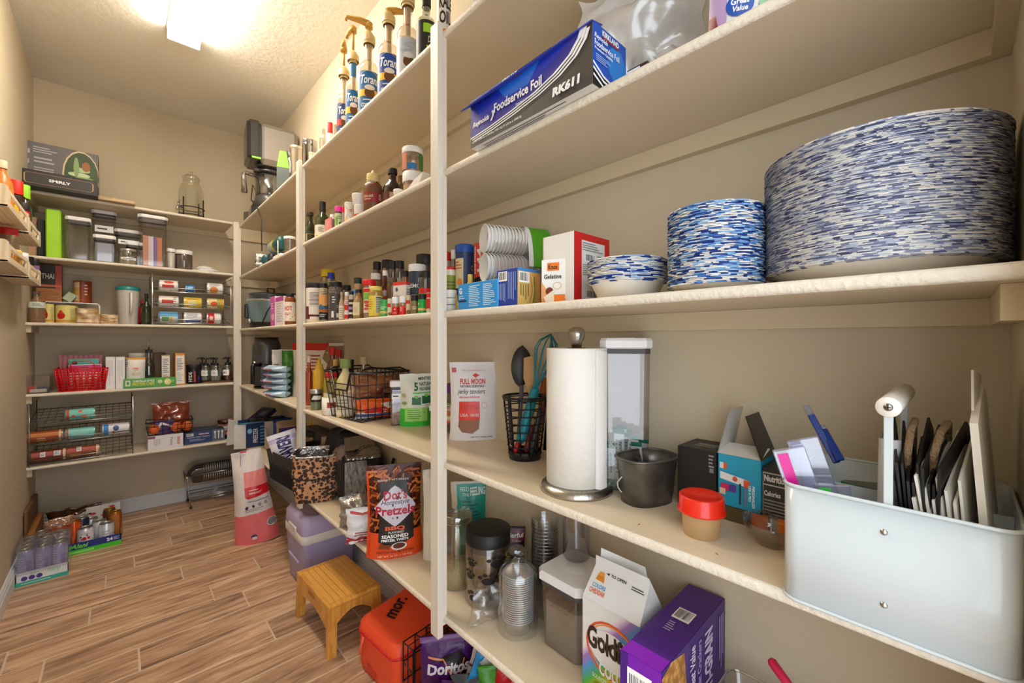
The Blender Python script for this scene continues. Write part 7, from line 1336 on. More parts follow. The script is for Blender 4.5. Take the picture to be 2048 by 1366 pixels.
def ramp_mat():
    mt, n, l, p = nm('rainbow_print'); tc = n.new('ShaderNodeTexCoord'); sp_ = n.new('ShaderNodeSeparateXYZ'); l.new(tc.outputs['Object'], sp_.inputs[0])
    ma = n.new('ShaderNodeMath'); ma.operation = 'MULTIPLY_ADD'; ma.inputs[1].default_value = -.55; l.new(sp_.outputs['X'], ma.inputs[0]); l.new(sp_.outputs['Z'], ma.inputs[2])
    ad = n.new('ShaderNodeMath'); ad.operation = 'MULTIPLY_ADD'; ad.inputs[1].default_value = -1.1; l.new(sp_.outputs['X'], ad.inputs[0]); l.new(sp_.outputs['Z'], ad.inputs[2])
    mr = n.new('ShaderNodeMapRange'); mr.inputs[1].default_value = 0; mr.inputs[2].default_value = gh; l.new(ad.outputs[0], mr.inputs[0])
    mr.inputs[1].default_value = -.01; mr.inputs[2].default_value = .2
    cr = n.new('ShaderNodeValToRGB'); e = cr.color_ramp.elements; e[0].position = 0; e[0].color = hx('e03a18'); e[1].position = 1; e[1].color = hx('eef0f0')
    for ps, c_ in ((.15, 'f08a20'), (.3, 'c8c832'), (.42, '52b83c'), (.56, '4a9ad8'), (.68, 'a878c8'), (.76, 'ecd8ec'), (.8, 'eef0f0')): q = e.new(ps); q.color = hx(c_)
    l.new(mr.outputs[0], cr.inputs[0]); l.new(cr.outputs[0], p.inputs['Base Color']); p.inputs['Roughness'].default_value = .35; return mt
decal(t, 'front_print', [('r', 0, 0, 1, .99, ramp_mat()), ('o', .55, .56, .48, .3, .08, 'e8602a'), ('o', .57, .565, .44, .27, .05, 'f0a040'), ('e', .53, .56, .4, .2, 'f4f2f0'), ('t', 'Goldfish', .1, .5, .98, .74, 'f8f8f8', (.11, 0)), ('t', 'Goldfish', .1, .5, .98, .74, '3a2420', (.035, 0)), ('t', 'COLORS', .32, .27, .9, .41, 'e8f4f8', (.04, 0)), ('t', 'SOURCED FROM PLANTS', .2, .2, .9, .245, 'd8f0d8'), ('t', 'CHEDDAR', .45, .11, .95, .18, 'f4f4f0', (.04, 0)), ('e', .32, .13, .1, .035, '8a8a30')], flatmap((-W/2, -Dp/2-.0002, 0), (W, 0, 0), (0, 0, gh)))
decal(t, 'gable_print', [('p', [(.26, .88), (.32, .92), (.32, .84)], '1a1a1a'), ('t', 'TO OPEN', .35, .83, .62, .92, '1a1a1a', (.03, 0)), ('l', .72, .75, .95, .88, 2, '4a4a4a'), ('p', [(.12, .6), (.16, .86), (.24, .86), (.28, .58)], 'e0862a'), ('p', [(.14, .74), (.16, .86), (.24, .86), (.26, .74)], 'f0a040'), ('t', 'COLORS', .1, .38, .34, .5, '4a9ad8'), ('t', 'CHEDDAR', .08, .2, .36, .34, 'e8602a')], lambda u, v, k: (-W/2+W*u, -Dp/2+(Dp/2-.002)*v-k*.8, gh+gt*v+k*.6))
# purple cracker box
t = carton('cracker_box', 'purple box of multi grain crackers with barcodes, nearest on the lowest shelf', 'box', (.745, .352, S1), .072, .27, .208, -PI/2+.02, '4a1c86', bv=.0012,
   F=[('r', 0, 0, 1, 1, '7a1cb4'), ('r', 0, 0, .2, 1, '4a1c86'), ('c', .18, .35, .78, .9)],
   Tp=[('r', .02, 0, .98, .12, '8a1cc0'), ('c', .3, .52, .75, .66), ('l', .35, .36, .6, .48, 5, 'b8a8d0')],
   R=[('r', 0, 0, 1, 1, '3f1a78'), ('p', [(.0, 0), (.0, .95), (.12, 1), (.3, .95), (.33, .7), (.29, .4), (.34, .2), (.32, 0)], TEX('voronoi', 'd8a860', 'a06a2c', 70, thr=.35, sharp=.25)), ('T', 'MULTI-GRAIN', .62, .1, .76, .9, 'd8c8ec', (.04, 0)), ('T', 'Cracked Wheat Crackers', .5, .1, .56, .9, 'b8a0dc'), ('T', 'Great Value', .38, .5, .46, .92, 'e8e0f4', (.02, .2)), ('L', .86, .3, .96, .9, 3, 'a890d0')])
loc = (.74, .20, S1)
t = TH('plastic_bin', 'clear rimmed plastic bin on the lowest shelf beside the purple box', 'bin', loc, 0)
mb = MB(); loft([rr_(.10, .085, .02, .001), rr_(.11, .095, .022, .10), rr_(.112, .097, .022, .102), rr_(.108, .093, .022, .10)], CLR('e8e8e8', .16), mb); mb.build('clear_bin', t); MB().tube(rr_(.112, .097, .022, .101), .0022, CLR('f4f4f4', .35), 6, True).build('rim', t)
A_ = pX(1585, 1380, .72); B_ = pX(1540, 1318, .735); t, L = tool('utensil', 'bright pink red plastic handle sticking up from the clear bin', A_, B_)
MB().tube([(0, 0, -.04), (0, 0, L*.9), (0, 0, L)], [.006, .007, .004], M('c8204c', .35), 10).build('handle', t)
# ================================================================ floor goods
# drink cans in cardboard trays
def can_std(lb, x, y, z, r, h, col, prints=None, top='c9ccd0', grp=None):
    t = TH('drink_can', lb, 'can', (x, y, z), face(x, y), grp)
    MB().lathe([(0, .004), (r*.75, .001), (r*.8, 0), (r*.98, .009), (r, .014), (r, h-.014), (r*.86, h-.003), (r*.86, h)], M(col, .28, .35), 22).build('can', t)
    MB().lathe([(r*.875, h-.003), (r*.88, h), (r*.84, h+.0005), (r*.82, h-.003), (0, h-.003)], M(top, .28, .95), 22).build('rim_and_lid', t)
    MB().lathe([(0, .0015), (r*.25, .0012), (r*.3, 0)], M(top, .3, .9), 10, c=(0, -r*.2, h-.003), sy=1.4).build('tab', t)
    if prints: decal(t, 'label', prints, cylmap(r*1.004, .014, h-.014, 85), 8)
    return t
tx0, tx1, ty0, ty1 = -.358, -.187, 3.015, 3.245
t = TH('can_tray', 'shrink wrapped white and teal tray of lilac cans by the left wall', 'tray', ((tx0+tx1)/2, (ty0+ty1)/2, 0)); X, Y = (tx1-tx0)/2, (ty1-ty0)/2
wt_ = M('e6e8e8', .45); mb = MB().box(-X, X, -Y, Y, 0, .003, wt_)
for a in ((-X, X, -Y, -Y+.003), (-X, X, Y-.003, Y), (-X, -X+.003, -Y, Y), (X-.003, X, -Y, Y)): mb.box(*a, 0, .062, wt_)
mb.build('cardboard_tray', t)
decal(t, 'front_print', [('r', 0, 0, 1, .3, '35b0a0'), ('l', .1, .08, .9, .2, 1, 'c8ece4')]+[('e', .16+.14*i, .52, .06, .17, '4a3a90') for i in range(3)]+[('L', .6, .55, .85, .9, 7, '8ac8a8'), ('t', 'Alani', .25, .75, .45, .93, '6ab89a', (0, .3))], flatmap((-X, -Y, 0), (2*X, 0, 0), (0, 0, .062)))
MB().grid(lambda u, v: ((-X-.001+(2*X+.002)*u)*(1-.03*v), -Y-.002+.004*noise.noise(Vector((u*5, v*5, 2))), .05+.115*v), 10, 6, CLR('f0f0f4', .16, .12, .06)).grid(lambda u, v: (-X+2*X*u, -Y+2*Y*v*.99, .166+.004*noise.noise(Vector((u*6, v*6, 4)))), 10, 10, CLR('f0f0f4', .16, .12, .05)).grid(lambda u, v: (X+.001, -Y+2*Y*u, .01+.155*v), 6, 4, CLR('f0f0f4', .16, .12, .04)).build('shrink_wrap', t)
LIL = [('r', 0, 0, 1, 1, '8f92c8'), ('l', .1, .1, .45, .9, 9, 'b8bce0'), ('e', .6, .25, .12, .12, '5a4aa0'), ('e', .6, .45, .1, .1, '6a5ab0'), ('e', .6, .65, .12, .1, '7a6ac0')]
c0_ = None
for j in range(4):
    for i in range(3):
        px_ = (tx0+.030+.056*i, ty0+.031+.056*j, .0035)
        if c0_ is None: c0_ = can_std('lilac energy drink can in the shrink wrapped tray', *px_, .0272, .155, '8286c4', LIL, grp='lilac cans in the shrink wrapped tray')
        else: dup(c0_, px_)
tx0, tx1, ty0, ty1 = -.27, .006, 3.262, 3.60
t = TH('can_tray', 'low blue and green cardboard tray of mixed cans', 'tray', ((tx0+tx1)/2, (ty0+ty1)/2, 0)); X, Y = (tx1-tx0)/2, (ty1-ty0)/2
nb = M('1c2c80', .45); mb = MB().box(-X, X, -Y, Y, 0, .003, nb)
for a in ((-X, X, -Y, -Y+.003), (-X, X, Y-.003, Y), (-X, -X+.003, -Y, Y), (X-.003, X, -Y, Y)): mb.box(*a, 0, .06, nb if a[2] < 0 and a[3] < 0 else M('a89478', .6))
mb.build('cardboard_tray', t)
decal(t, 'front_print', [('r', 0, 0, 1, .4, '48d020'), ('r', .25, .1, .6, .25, 'a0e880'), ('t', 'Alani', .27, .5, .52, .9, '7ae030', (.03, .3)), ('t', '24', .78, .55, .87, .85, 'ffffff', (.04, 0)), ('l', .88, .55, .97, .85, 3, 'c8d0f0'), ('b', [(.5, .4), (.6, .55), (.75, .45)], .01, '3a4ca8')], flatmap((-X, -Y, 0), (2*X, 0, 0), (0, 0, .06)))
CH = [('r', 0, 0, 1, 1, 'e6e4e6'), ('e', .45, .58, .09, .1, 'c82030'), ('e', .3, .68, .04, .05, '2a2a2a'), ('e', .62, .6, .06, .07, 'c82030'), ('e', .56, .75, .035, .045, '3a3a3a'), ('e', .35, .55, .04, .05, 'c82030'), ('l', .3, .82, .7, .9, 2, 'a8a8b0')]
for (px, yy, rr3, h3, col, pr3, tp, lb) in (
  (171, 3.302, .033, .122, 'e6e4e6', CH, 'c9ccd0', 'white can with cherries at the front of the blue tray'),
  (213, 3.302, .033, .122, 'dfe4ea', [('l', .3, .2, .8, .8, 4, 'b8c0c8')], 'c9ccd0', 'plain white can beside the cherry can'),
  (199, 3.372, .033, .122, 'dfe4ea', None, 'c9ccd0', 'white can behind the plain white can'),
  (182, 3.44, .033, .122, 'e2e6ea', None, 'c9ccd0', 'white can in the third row near the box'),
  (231, 3.376, .029, .155, 'a8602a', [('r', .3, 0, .7, 1, 'b8722e')], 'c8953a', 'bronze can with gold lid at the right of the blue tray'),
  (219, 3.45, .029, .155, '6a4a2a', None, 'c8953a', 'dark bronze can with gold lid at the rear right'),
  (148, 3.345, .029, .157, 'e05a1c', [('r', .1, .1, .5, .5, 'f07a3a')], 'c8953a', 'bright orange can with a gold lid'),
  (164, 3.385, .029, .155, '26304e', [('c', .1, .5, .5, .85)], 'c9ccd0', 'navy and silver can right of the bright orange can'),
  (135, 3.42, .029, .157, 'a02a1c', [('r', .4, 0, .7, 1, '2a1c1c')], 'c8953a', 'red and black can with a gold lid'),
  (118, 3.37, .033, .15, 'd8682c', [('c', .6, .5, .9, .8)], 'c9ccd0', 'orange can with a silver lid left of the red one'),
  (112, 3.46, .030, .15, 'c8b8c0', None, 'c9ccd0', 'pale can with a silver lid behind the orange ones')):
    q = pY(px, 1000, yy); can_std(lb, q.x, yy, .0035, rr3, h3, col, pr3, tp)
for (px, yy, lb) in ((82, 3.30, 'crimson can at the left behind the shrink wrapped tray'), (88, 3.37, 'crimson can with a silver lid further back')):
    can_std(lb, -.305+(.0 if yy < 3.35 else .0), yy, 0, .033, .13, 'a82048')
pouch('plastic_wrap', 'torn peach tinted plastic wrap between the two can trays', 'wrap', (-.235, 3.285-.02, .165), .11, .05, .06, .2, CLR('f0d0b8', .25, .15, .3, 'd8a888'), style='pillow', wr=1.3, seed=90)
pouch('chocolate_bag', 'shiny brown packaged goods lying behind the can trays', 'bag', (-.20, 3.715, .0), .24, .13, .12, 0, M('4a2a18', .2, 0, .5, 20, .8), [('r', .3, .55, .75, .75, 'a8a4a4'), ('l', .32, .57, .73, .73, 3, '6a6464')], style='pillow', wr=.7, seed=91)
carton('party_box', 'white box with red lips pattern leaning behind the cans', 'box', (-.075, 3.66, 0), .155, .03, .125, 0, 'e6e2e2', F=[('e', .2, .65, .09, .06, 'd8202c'), ('e', .55, .5, .12, .06, 'd8202c'), ('e', .75, .85, .09, .05, 'd8202c'), ('e', .3, .3, .1, .1, 'd01c2c'), ('o', .75, .5, .1, .1, .2, 'c8d0e0'), ('e', .1, .4, .05, .03, 'e05a60')], rx=-.25)
# wooden board leaning on the left wall
WD = TEX('wave', 'a8723c', '8a5528', 7, thr=.5, sharp=.4, stretch=(1, 1, 3), r=.5)
t = TH('wooden_crate_board', 'brown wooden boards standing against the left wall behind the cans', 'board', (-.335, 3.46, 0))
T_ = Matrix.Rotation(-.0, 4, 'Y')
MB().box(-.02, .005, -.19, .24, 0, .145, WD, .003).build('lower_board', t)
MB().box(-.034, -.018, -.10, .26, .0, .255, TEX('wave', '8a5c34', '6a4424', 9, thr=.5, sharp=.4, stretch=(1, 1, 3), r=.5), .003).build('upper_board', t)
# chrome wire serving rack with baking pan
x0, x1, y0, y1 = .335, .76, 3.60, 3.80
t = TH('buffet_rack', 'chrome wire rack holding a clear lidded tray on the floor in the back corner', 'rack', ((x0+x1)/2, (y0+y1)/2, 0)); X, Y = (x1-x0)/2, (y1-y0)/2; CHM = M('b0b2b6', .2, 1)
for k, (z_, nmx) in enumerate(((.05, 'lower_frame'), (.225, 'upper_frame'))):
    mb = MB(); s_ = .92 if k == 0 else 1
    mb.tube([(-X*s_, -Y*s_, z_), (X*s_, -Y*s_, z_), (X*s_, Y*s_, z_), (-X*s_, Y*s_, z_)], .0035, CHM, closed=True)
    if k == 0: mb.tube([(-X*s_, -Y*s_, z_+.02), (X*s_, -Y*s_, z_+.02), (X*s_, Y*s_, z_+.02), (-X*s_, Y*s_, z_+.02)], .0028, CHM, closed=True)
    for j in range(4): mb.tube([(-X*s_, -Y+Y*.5*j, z_), (X*s_, -Y+Y*.5*j, z_)], .0022, CHM, 5)
    mb.build(nmx, t)
for sx in (-1, 1):
    for sy in (-1, 1): MB().tube([(sx*X, sy*Y, .225), (sx*X*.92, sy*Y*.92, .05), (sx*X*.9, sy*Y*.92, .012)], .0035, CHM).lathe([(0, 0), (.008, 0), (.009, .012), (0, .02)], M('3a3a3a', .5), 10, c=(sx*X*.9, sy*Y*.92, 0)).build('leg', t)
t = TH('foil_tray', 'ribbed dark clear lidded tray resting in the chrome rack', 'tray', ((x0+x1)/2, (y0+y1)/2, .165))
RB_ = TEX('wave', '3a3c40', '9a9ca0', 16, thr=.5, sharp=.15, bump=.6, m=.7, r=.25, stretch=(1, 0, 0))
loft([rr_(X*.85, Y*.8, .03, .0), rr_(X*.95, Y*.92, .03, .06), rr_(X*1.03, Y*1.02, .03, .063)], M('8a8a8c', .3, .8, .5, 30), MB()).build('pan', t)
mb = MB(); loft([rr_(X*1.02, Y*1.01, .03, .065), rr_(X*.96, Y*.92, .04, .09), rr_(X*.8, Y*.75, .04, .12), rr_(X*.4, Y*.3, .03, .122)], M('3c3e42', .12, .3, 0, 60, .9), mb, False); mb.add(rr_(X*.4, Y*.3, .03, .122), [tuple(range(28))], M('3c3e42', .12, .3, 0, 60, .9)).build('domed_lid', t)
for i in range(24):
    u = -X*.55+i*X*1.4/23; MB().tube([(u, -Y*.97, .075), (u, -Y*.86, .105), (u, -Y*.7, .122)], .0035, M('b8bac0', .2, .6), 5).build('rib', t)
    MB().tube([(u, -Y*.98, .052), (u, -Y*.86, .01)], .003, M('c8b8b0', .25, .6), 5).build('rib', t)
# dog food bag
t = pouch('pet_food_bag', 'large white and coral pink pet food bag leaning under the shelves', 'bag', (.585, 2.775, 0), .23, .53, .10, face(.585, 2.775)-.05, 'e6dedc', [('r', 0, 0, 1, .33, 'e87478'), ('r', .34, .52, 1, .62, 'd01428'), ('r', .34, .62, 1, .78, 'f08a88'), ('p', [(.34, .52), (.42, .5), (1, .52)], 'd01428'), ('t', 'SKIN & COAT', .45, .545, .8, .565, 'f4e0e0', (.04, 0)), ('l', .45, .575, .75, .595, 1, 'f0c0c0'), ('r', .4, .465, .95, .475, '8a8088'), ('e', .35, .41, .04, .017, '2c2a5a'), ('e', .52, .415, .035, .016, '2c2a5a'), ('o', .69, .42, .035, .016, .4, '2c2a3a'), ('o', .85, .425, .035, .016, .4, '3a3a4a'), ('l', .3, .36, .8, .395, 2, 'a8a0a4'), ('e', .45, .09, .07, .022, '2c2a5a'), ('r', .4, .06, .5, .088, 'f0d0d0'), ('e', .9, .2, .12, .045, 'e8e4e4'), ('e', .9, .2, .1, .038, '8a8890'), ('b', [(.25, .85), (.3, .97)], .006, '3a4aa0'), ('r', .3, .985, .5, 1, 'd8302c')], ry=-.11, seed=95, wr=.4, bot=.9, taper=.36)
# lavender cooler
t = TH('cooler', 'lavender hard cooler with a cream band and latch lid under the shelf', 'cooler', (.728, 2.165, 0), 0); LV = M('a59cc4', .4, 0, .06, 40); LV2 = M('b6aace', .4, 0, .06, 40); CR = M('e2dcd6', .4)
X, Y = .125, .14
mb = MB(); loft([rr_(X*.86, Y*.88, .03, .0), rr_(X*.9, Y*.92, .03, .02), rr_(X, Y, .03, .235)], LV, mb).build('body', t)
mb = MB(); loft([rr_(X*1.01, Y*1.01, .03, .225), rr_(X*1.03, Y*1.03, .03, .23), rr_(X*1.03, Y*1.03, .03, .262), rr_(X*1.01, Y*1.01, .03, .265)], CR, mb, False).build('cream_band', t)
mb = MB(); loft([rr_(X, Y, .03, .262), rr_(X*1.02, Y*1.02, .03, .27), rr_(X*1.0, Y*1.0, .03, .325), rr_(X*.9, Y*.92, .035, .345), rr_(X*.7, Y*.75, .04, .345), rr_(X*.68, Y*.73, .04, .34)], LV2, mb, False); mb.add(rr_(X*.68, Y*.73, .04, .34), [tuple(range(28))], LV2).build('lid', t)
MB().box(-X*1.05, -X*.98, -.05, .06, .262, .285, CR, .004).build('latch', t)
decal(t, 'embossed_logo', [('t', 'Igloo', .1, .1, .9, .9, 'b9b0d2', (.03, .3))], flatmap((-X*.985, .09, .165), (0, -.13, 0), (0.003, 0, .045)), off=.002)
MB().box(-X*1.01, -X*.94, -.07, .08, .12, .13, LV2, .003).build('front_ridge', t)
MB().box(-X*.5, X*.8, -Y*.8, Y*.8, -.0, .012, M('2a2a2e', .5)).build('base_pad', t)
# bamboo stool
BM = TEX('wave', 'ecb45c', 'd8983c', 22, thr=.5, sharp=.5, stretch=(3, .4, 1), r=.35, bump=.05); BD = TEX('noise', 'e0a44c', 'd0923c', 14, stretch=(6, 1, 1), r=.35)
sx0, sx1, sy0, sy1, sh = .547, .752, 1.568, 1.905, .188
t = TH('step_stool', 'honey coloured bamboo step stool with a slatted top', 'stool', ((sx0+sx1)/2, (sy0+sy1)/2, 0), .03); X, Y = (sx1-sx0)/2, (sy1-sy0)/2
ns = 8
for i in range(ns):
    a = -X+.012+(2*X-.024)*i/ns; MB().box(a+.0007, a+(2*X-.024)/ns-.0007, -Y+.024, Y-.024, sh-.014, sh-.001, BM, .0012).build('slat', t)
for s_ in (-1, 1):
    MB().box(-X+.004, X-.004, s_*Y if s_ < 0 else Y-.024, -Y+.024 if s_ < 0 else Y, sh-.016, sh, BD, .005).build('end_rail', t)
    # side skirt along the length with an arched lower edge
    n_ = 16; P_ = [(-Y+.002, sh-.002), (-Y+.002, .105)]+[(-Y+.03+(2*Y-.06)*i/n_, .10+.03*math.sin(PI*i/n_)) for i in range(n_+1)]+[(Y-.002, .105), (Y-.002, sh-.002)]
    MB().prism(P_, -.006, .006, BD, T=Matrix.Translation((s_*(X-.006), 0, 0)) @ Matrix.Rotation(PI/2, 4, 'Z') @ Matrix.Rotation(PI/2, 4, 'X')).build('side_apron', t)
    P_ = [(-X+.004, sh-.014), (-X+.004, .12)]+[(-X+.02+(2*X-.04)*i/n_, .10+.045*math.sin(PI*i/n_)) for i in range(n_+1)]+[(X-.004, .12), (X-.004, sh-.014)]
    MB().prism(P_, -.006, .006, BD, T=Matrix.Translation((0, s_*(Y-.012), 0)) @ Matrix.Rotation(PI/2, 4, 'X')).build('end_apron', t)
    for s2 in (-1, 1):
        q = [(s_*(X-.001), s2*(Y-.004), 0), (s_*(X-.034), s2*(Y-.004), 0), (s_*(X-.034), s2*(Y-.024), 0), (s_*(X-.001), s2*(Y-.024), 0)]
        v = [(a*1.0+s_*.006, b+s2*.010, 0) for a, b, c in q]+[(a, b, sh-.008) for a, b, c in q]
        MB().add(v, [(i, (i+1) % 4, (i+1) % 4+4, i+4) for i in range(4)]+[(3, 2, 1, 0), (4, 5, 6, 7)], BD, False).build('leg', t)
MB().box(-X-.0005, -X+.004, -.03, .03, .155, .172, M('a8702a', .5)).build('hand_slot', t)
# orange lunch cooler bag lying on the floor
t = TH('cooler_bag', 'bright orange zipped cooler bag on the floor under the shelf', 'bag', (.752, 1.355, 0), .08); OR = M('f0512a', .5, 0, .25, 12)
X, Y, H = .125, .125, .17
def skew(rg, f): return [(a, b, c+f*(a+X)/(2*X)*.03) for a, b, c in rg]
mb = MB(); loft([rr_(X*.95, Y*.95, .03, 0), rr_(X, Y, .035, .03), skew(rr_(X*1.01, Y*1.01, .035, H-.03), 1)], OR, mb).build('bag_body', t)
mb = MB(); loft([skew(rr_(X*1.01, Y*1.01, .035, H-.03), 1), skew(rr_(X, Y, .035, H-.01), 1), skew(rr_(X*.9, Y*.9, .035, H), 1)], OR, mb, False); mb.add(skew(rr_(X*.9, Y*.9, .035, H), 1), [tuple(range(28))], OR).build('top_panel', t)
MB().tube(skew(rr_(X*1.015, Y*1.015, .035, H-.035), 1), .004, M('c81420', .4), 6, True).build('zip', t)
decal(t, 'logo', [('t', 'Dior', 0, 0, 1, 1, '1a1412', (.03, .2))] if 0 else [('t', 'mor.', 0, 0, 1, 1, '1a1412', (.03, .25))], flatmap((-.05, .0, H+.012), (.09, .05, .012), (-.018, .035, .0)))
decal(t, 'front_logo', [('t', 'Ste', 0, 0, 1, 1, 'd83a18', (.02, .3))], flatmap((-X*1.0-.001, .06, .02), (0, -.07, 0), (0, 0, .03)))
MB().tube([(-X-.004, Y*.55, H-.04), (-X-.01, Y*.6, H-.07), (-X-.012, Y*.62, H-.1)], .005, M('e86a4a', .5), 6).build('zip_pull', t)
# black wire basket with chip bags
t = wire_basket('wire_basket', 'black wire basket tipped on its side against the orange cooler bag', 'basket', (.745, 1.215, .113), .215, .215, .075, 0, flare=.015, nx=4, ny=3, nz=2, r=.0024, rr=.005, rx=PI/2, part='wire_frame')
t.rotation_euler.z = .12
bx_, by_ = .755, 1.05
pouch('chip_bag', 'purple chip bag reading Doritos in front of the tipped basket', 'bag', (bx_-.01, by_+.04, .01), .17, .235, .06, face(bx_, by_)+.05, '4a1464', [('p', [(.2, .74), (.75, .82), (.9, .68), (.85, .5), (.55, .68)], '1c1018'), ('b', [(.15, .78), (.42, .74), (.68, .4), (.82, .72)], .012, 'e8905a'), ('t', 'Doritos', .12, .56, .92, .7, 'f0f0f4', (.04, .1)), ('r', 0, .93, 1, 1, '7a5090')], style='pillow', seed=100, wr=.3)
pouch('chip_bag', 'white backed chip bag with a maroon stripe leaning under the post', 'bag', (bx_+.04, by_-.065, .06), .15, .19, .05, face(bx_, by_)-.3, 'c8c4c8', [('L', .1, .05, .95, .9, 12, '5a5660'), ('b', [(.0, .55), (.5, .9)], .02, '6a1c40'), ('b', [(.1, .45), (.6, .85)], .012, '6a1c40')], style='pillow', seed=101, wr=.3, ry=.3)
pouch('chip_bag', 'red chip bag lying in front of the purple one', 'bag', (bx_-.05, by_-.025, .03), .15, .12, .05, face(bx_, by_)+.2, 'c8141c', [('e', .6, .75, .25, .15, 'd87030'), ('r', 0, .3, .2, .5, 'f0e0e0')], style='pillow', seed=102, wr=.4)
pouch('chip_bag', 'white and purple backed chip bag lowest and nearest on the floor', 'bag', (bx_-.04, by_-.10, .01), .17, .15, .06, face(bx_, by_)-.2, '5a2a7a', [('L', .35, .2, .98, .95, 12, 'b8bcc8'), ('r', .15, .4, .4, .85, 'e2e2ea'), ('l', .2, .55, .35, .8, 4, '4a4a5a')], style='pillow', seed=103, wr=.4, rx=-.4)
# dark bin with snack packs beside it
t = TH('storage_bin', 'charcoal perforated plastic bin under the nearest bay', 'bin', (.765, .78, 0), .02); X, Y, H = .12, .155, .155; DB = M('34373c', .45)
v = [(a*k_, b*k_, z_) for k_, z_ in ((.88, 0), (1, H)) for a, b in ((-X, -Y), (X, -Y), (X, Y), (-X, Y))]
MB().add(v, [(i, (i+1) % 4, (i+1) % 4+4, i+4) for i in range(4)]+[(3, 2, 1, 0)], DB, False).add([(a*.96, b*.97, max(c, .004)) for a, b, c in v], [(i+4, (i+1) % 4+4, (i+1) % 4, i) for i in range(4)]+[(0, 1, 2, 3)], DB, False).build('bin_walls', t)
MB().tube([(-X, -Y, H), (X, -Y, H), (X, Y, H), (-X, Y, H)], .005, DB, 6, True).build('rim', t)
hs_ = MB()
for i in range(12):
    for j in range(5): hs_.box(-X-.0005-.0, -X+.003, -Y*.8+i*.022, -Y*.8+i*.022+.006, .04+j*.02, .046+j*.02, M('1a1b1e', .6))
q = hs_.build('perforation', t); q['kind'] = 'stuff'
carton('board_game', 'dark flat box lid with a green round mark on top of the bin', 'box', (.74, .76, H+.004), .17, .20, .012, .1, '2e3136', Tp=[('e', .3, .35, .1, .1, '4a9a3a')])
for (dx, dy, dz, c_, itm, lb, sd) in ((-.0, .20, .09, '2a80b8', [('e', .5, .5, .3, .3, 'e8d8c8'), ('r', .3, .6, .7, .75, 'd86a3a')], 'blue snack pack with a cream circle between basket and bin', 110), (.05, .215, .12, '4a5058', [('l', .1, .1, .9, .8, 8, '8a8f96')], 'grey backed snack pack behind the blue one', 111), (.09, .16, .16, '4a9a28', [('p', [(.2, .2), (.5, .9), (.8, .3)], '8ad03a')], 'green snack pack near the shelf underside', 112), (.11, .13, .18, 'c81c1c', [('p', [(.2, .1), (.5, .9), (.8, .2)], 'e84a3a')], 'red snack pack at the right of the heap', 113), (.08, .22, .2, '2a90d0', [('p', [(.1, .5), (.4, .9), (.5, .2)], 'e8f0f4')], 'blue and white snack pack highest in the heap', 114)):
    pouch('snack_pack', lb, 'snack pack', (.725+dx*.8, .755+dy, dz-.06), .11, .12, .045, face(.75, 1.0)+(sd-112)*.25, c_, itm, style='pillow', wr=.5, seed=sd, ry=.2*(sd-112))
# ---------------------------------------------------------------- spice racks on the left wall
PW_ = TEX('wave', 'ecdcc2', 'dcc6a2', 6, thr=.5, sharp=.5, stretch=(3, .3, 2), r=.5)
def rack(lb, y0, y1, z):
    t = TH('spice_rack', lb, 'rack', (XL, (y0+y1)/2, z)); Y = (y1-y0)/2; Dp = .088
    MB().box(.001, Dp, -Y, Y, 0, .008, PW_, .001).build('base_board', t)
    for s_ in (-1, 1): MB().prism([(0, 0), (Dp, 0), (Dp, .072), (Dp-.008, .08), (0, .08)], -.004, .004, PW_, T=Matrix.Translation((.001, s_*(Y-.004), 0)) @ Matrix.Rotation(PI/2, 4, 'X')).build('end_board', t)
    MB().box(.001, .007, -Y+.008, Y-.008, .008, .075, PW_).build('back_board', t)
    for (a, b) in ((.008, .024), (.052, .068)): MB().box(Dp-.006, Dp, -Y+.008, Y-.008, a, b, PW_, .001).build('front_rail', t)
    for s_ in (-1, 1): MB().box(Dp-.006, Dp, s_*Y-.05 if s_ > 0 else -Y+.008, s_*Y-.008 if s_ > 0 else -Y+.05, .024, .052, PW_).build('front_cheek', t)
    return t
for lb, y0, y1, z in (('upper pale wooden spice rack nearest the camera on the left wall', 2.30, 2.755, 1.632), ('upper pale wooden spice rack further along the left wall', 2.775, 3.13, 1.622), ('lower pale wooden spice rack nearest the camera on the left wall', 2.30, 2.755, 1.437), ('lower pale wooden spice rack further along the left wall', 2.775, 3.13, 1.428)): rack(lb, y0, y1, z)
def lw(name, lb, px, pt, z, xx, r, **k):
    y = pX(px, 600, xx).y; d = math.hypot(xx, y); h = pD(px, pt, d).z-z-.001
    return jar(name, lb, 'bottle', xx, y, z+.0085, r, h-.008, **k)
UZ, LZ = 1.632, 1.437
RR_ = -.33
lw('hot_sauce_bottle', 'amber hot sauce bottle with a round wooden stopper in the nearest upper rack', 5, 322, UZ, RR_, .03, shape_='bottle', body=M('c87830', .3), lid='e8d0b0', lr=.5, lh=.14, lab='d8883a', band=(.1, .5))
lw('spice_jar', 'yellow jar with dark cap low in the nearest upper rack', 22, 392, UZ, RR_, .024, shape_='can', body='e0c030', lid='2a2420', lh=.3)
lw('vinegar_bottle', 'dark bottle with red and cream banded cap on the upper rack', 33, 362, UZ, RR_, .026, shape_='bottle', body=M('3a2018', .15, coat=.5), lid='e0281c', lr=.85, lh=.28, lab='3a1c14')
lw('vinegar_bottle', 'clear green tinted bottle with lime green cap on the further upper rack', 50, 371, 1.622, RR_, .024, shape_='bottle', body=CLR('90b890', .25, .1, .2, '4a6a48'), lid='9ae030', lr=.8, lh=.24)
lw('spice_jar', 'small dark jar with a red band in the further upper rack', 46, 406, UZ, RR_+.02, .022, shape_='can', body='d82020', lid='2a1a18', lh=.3)
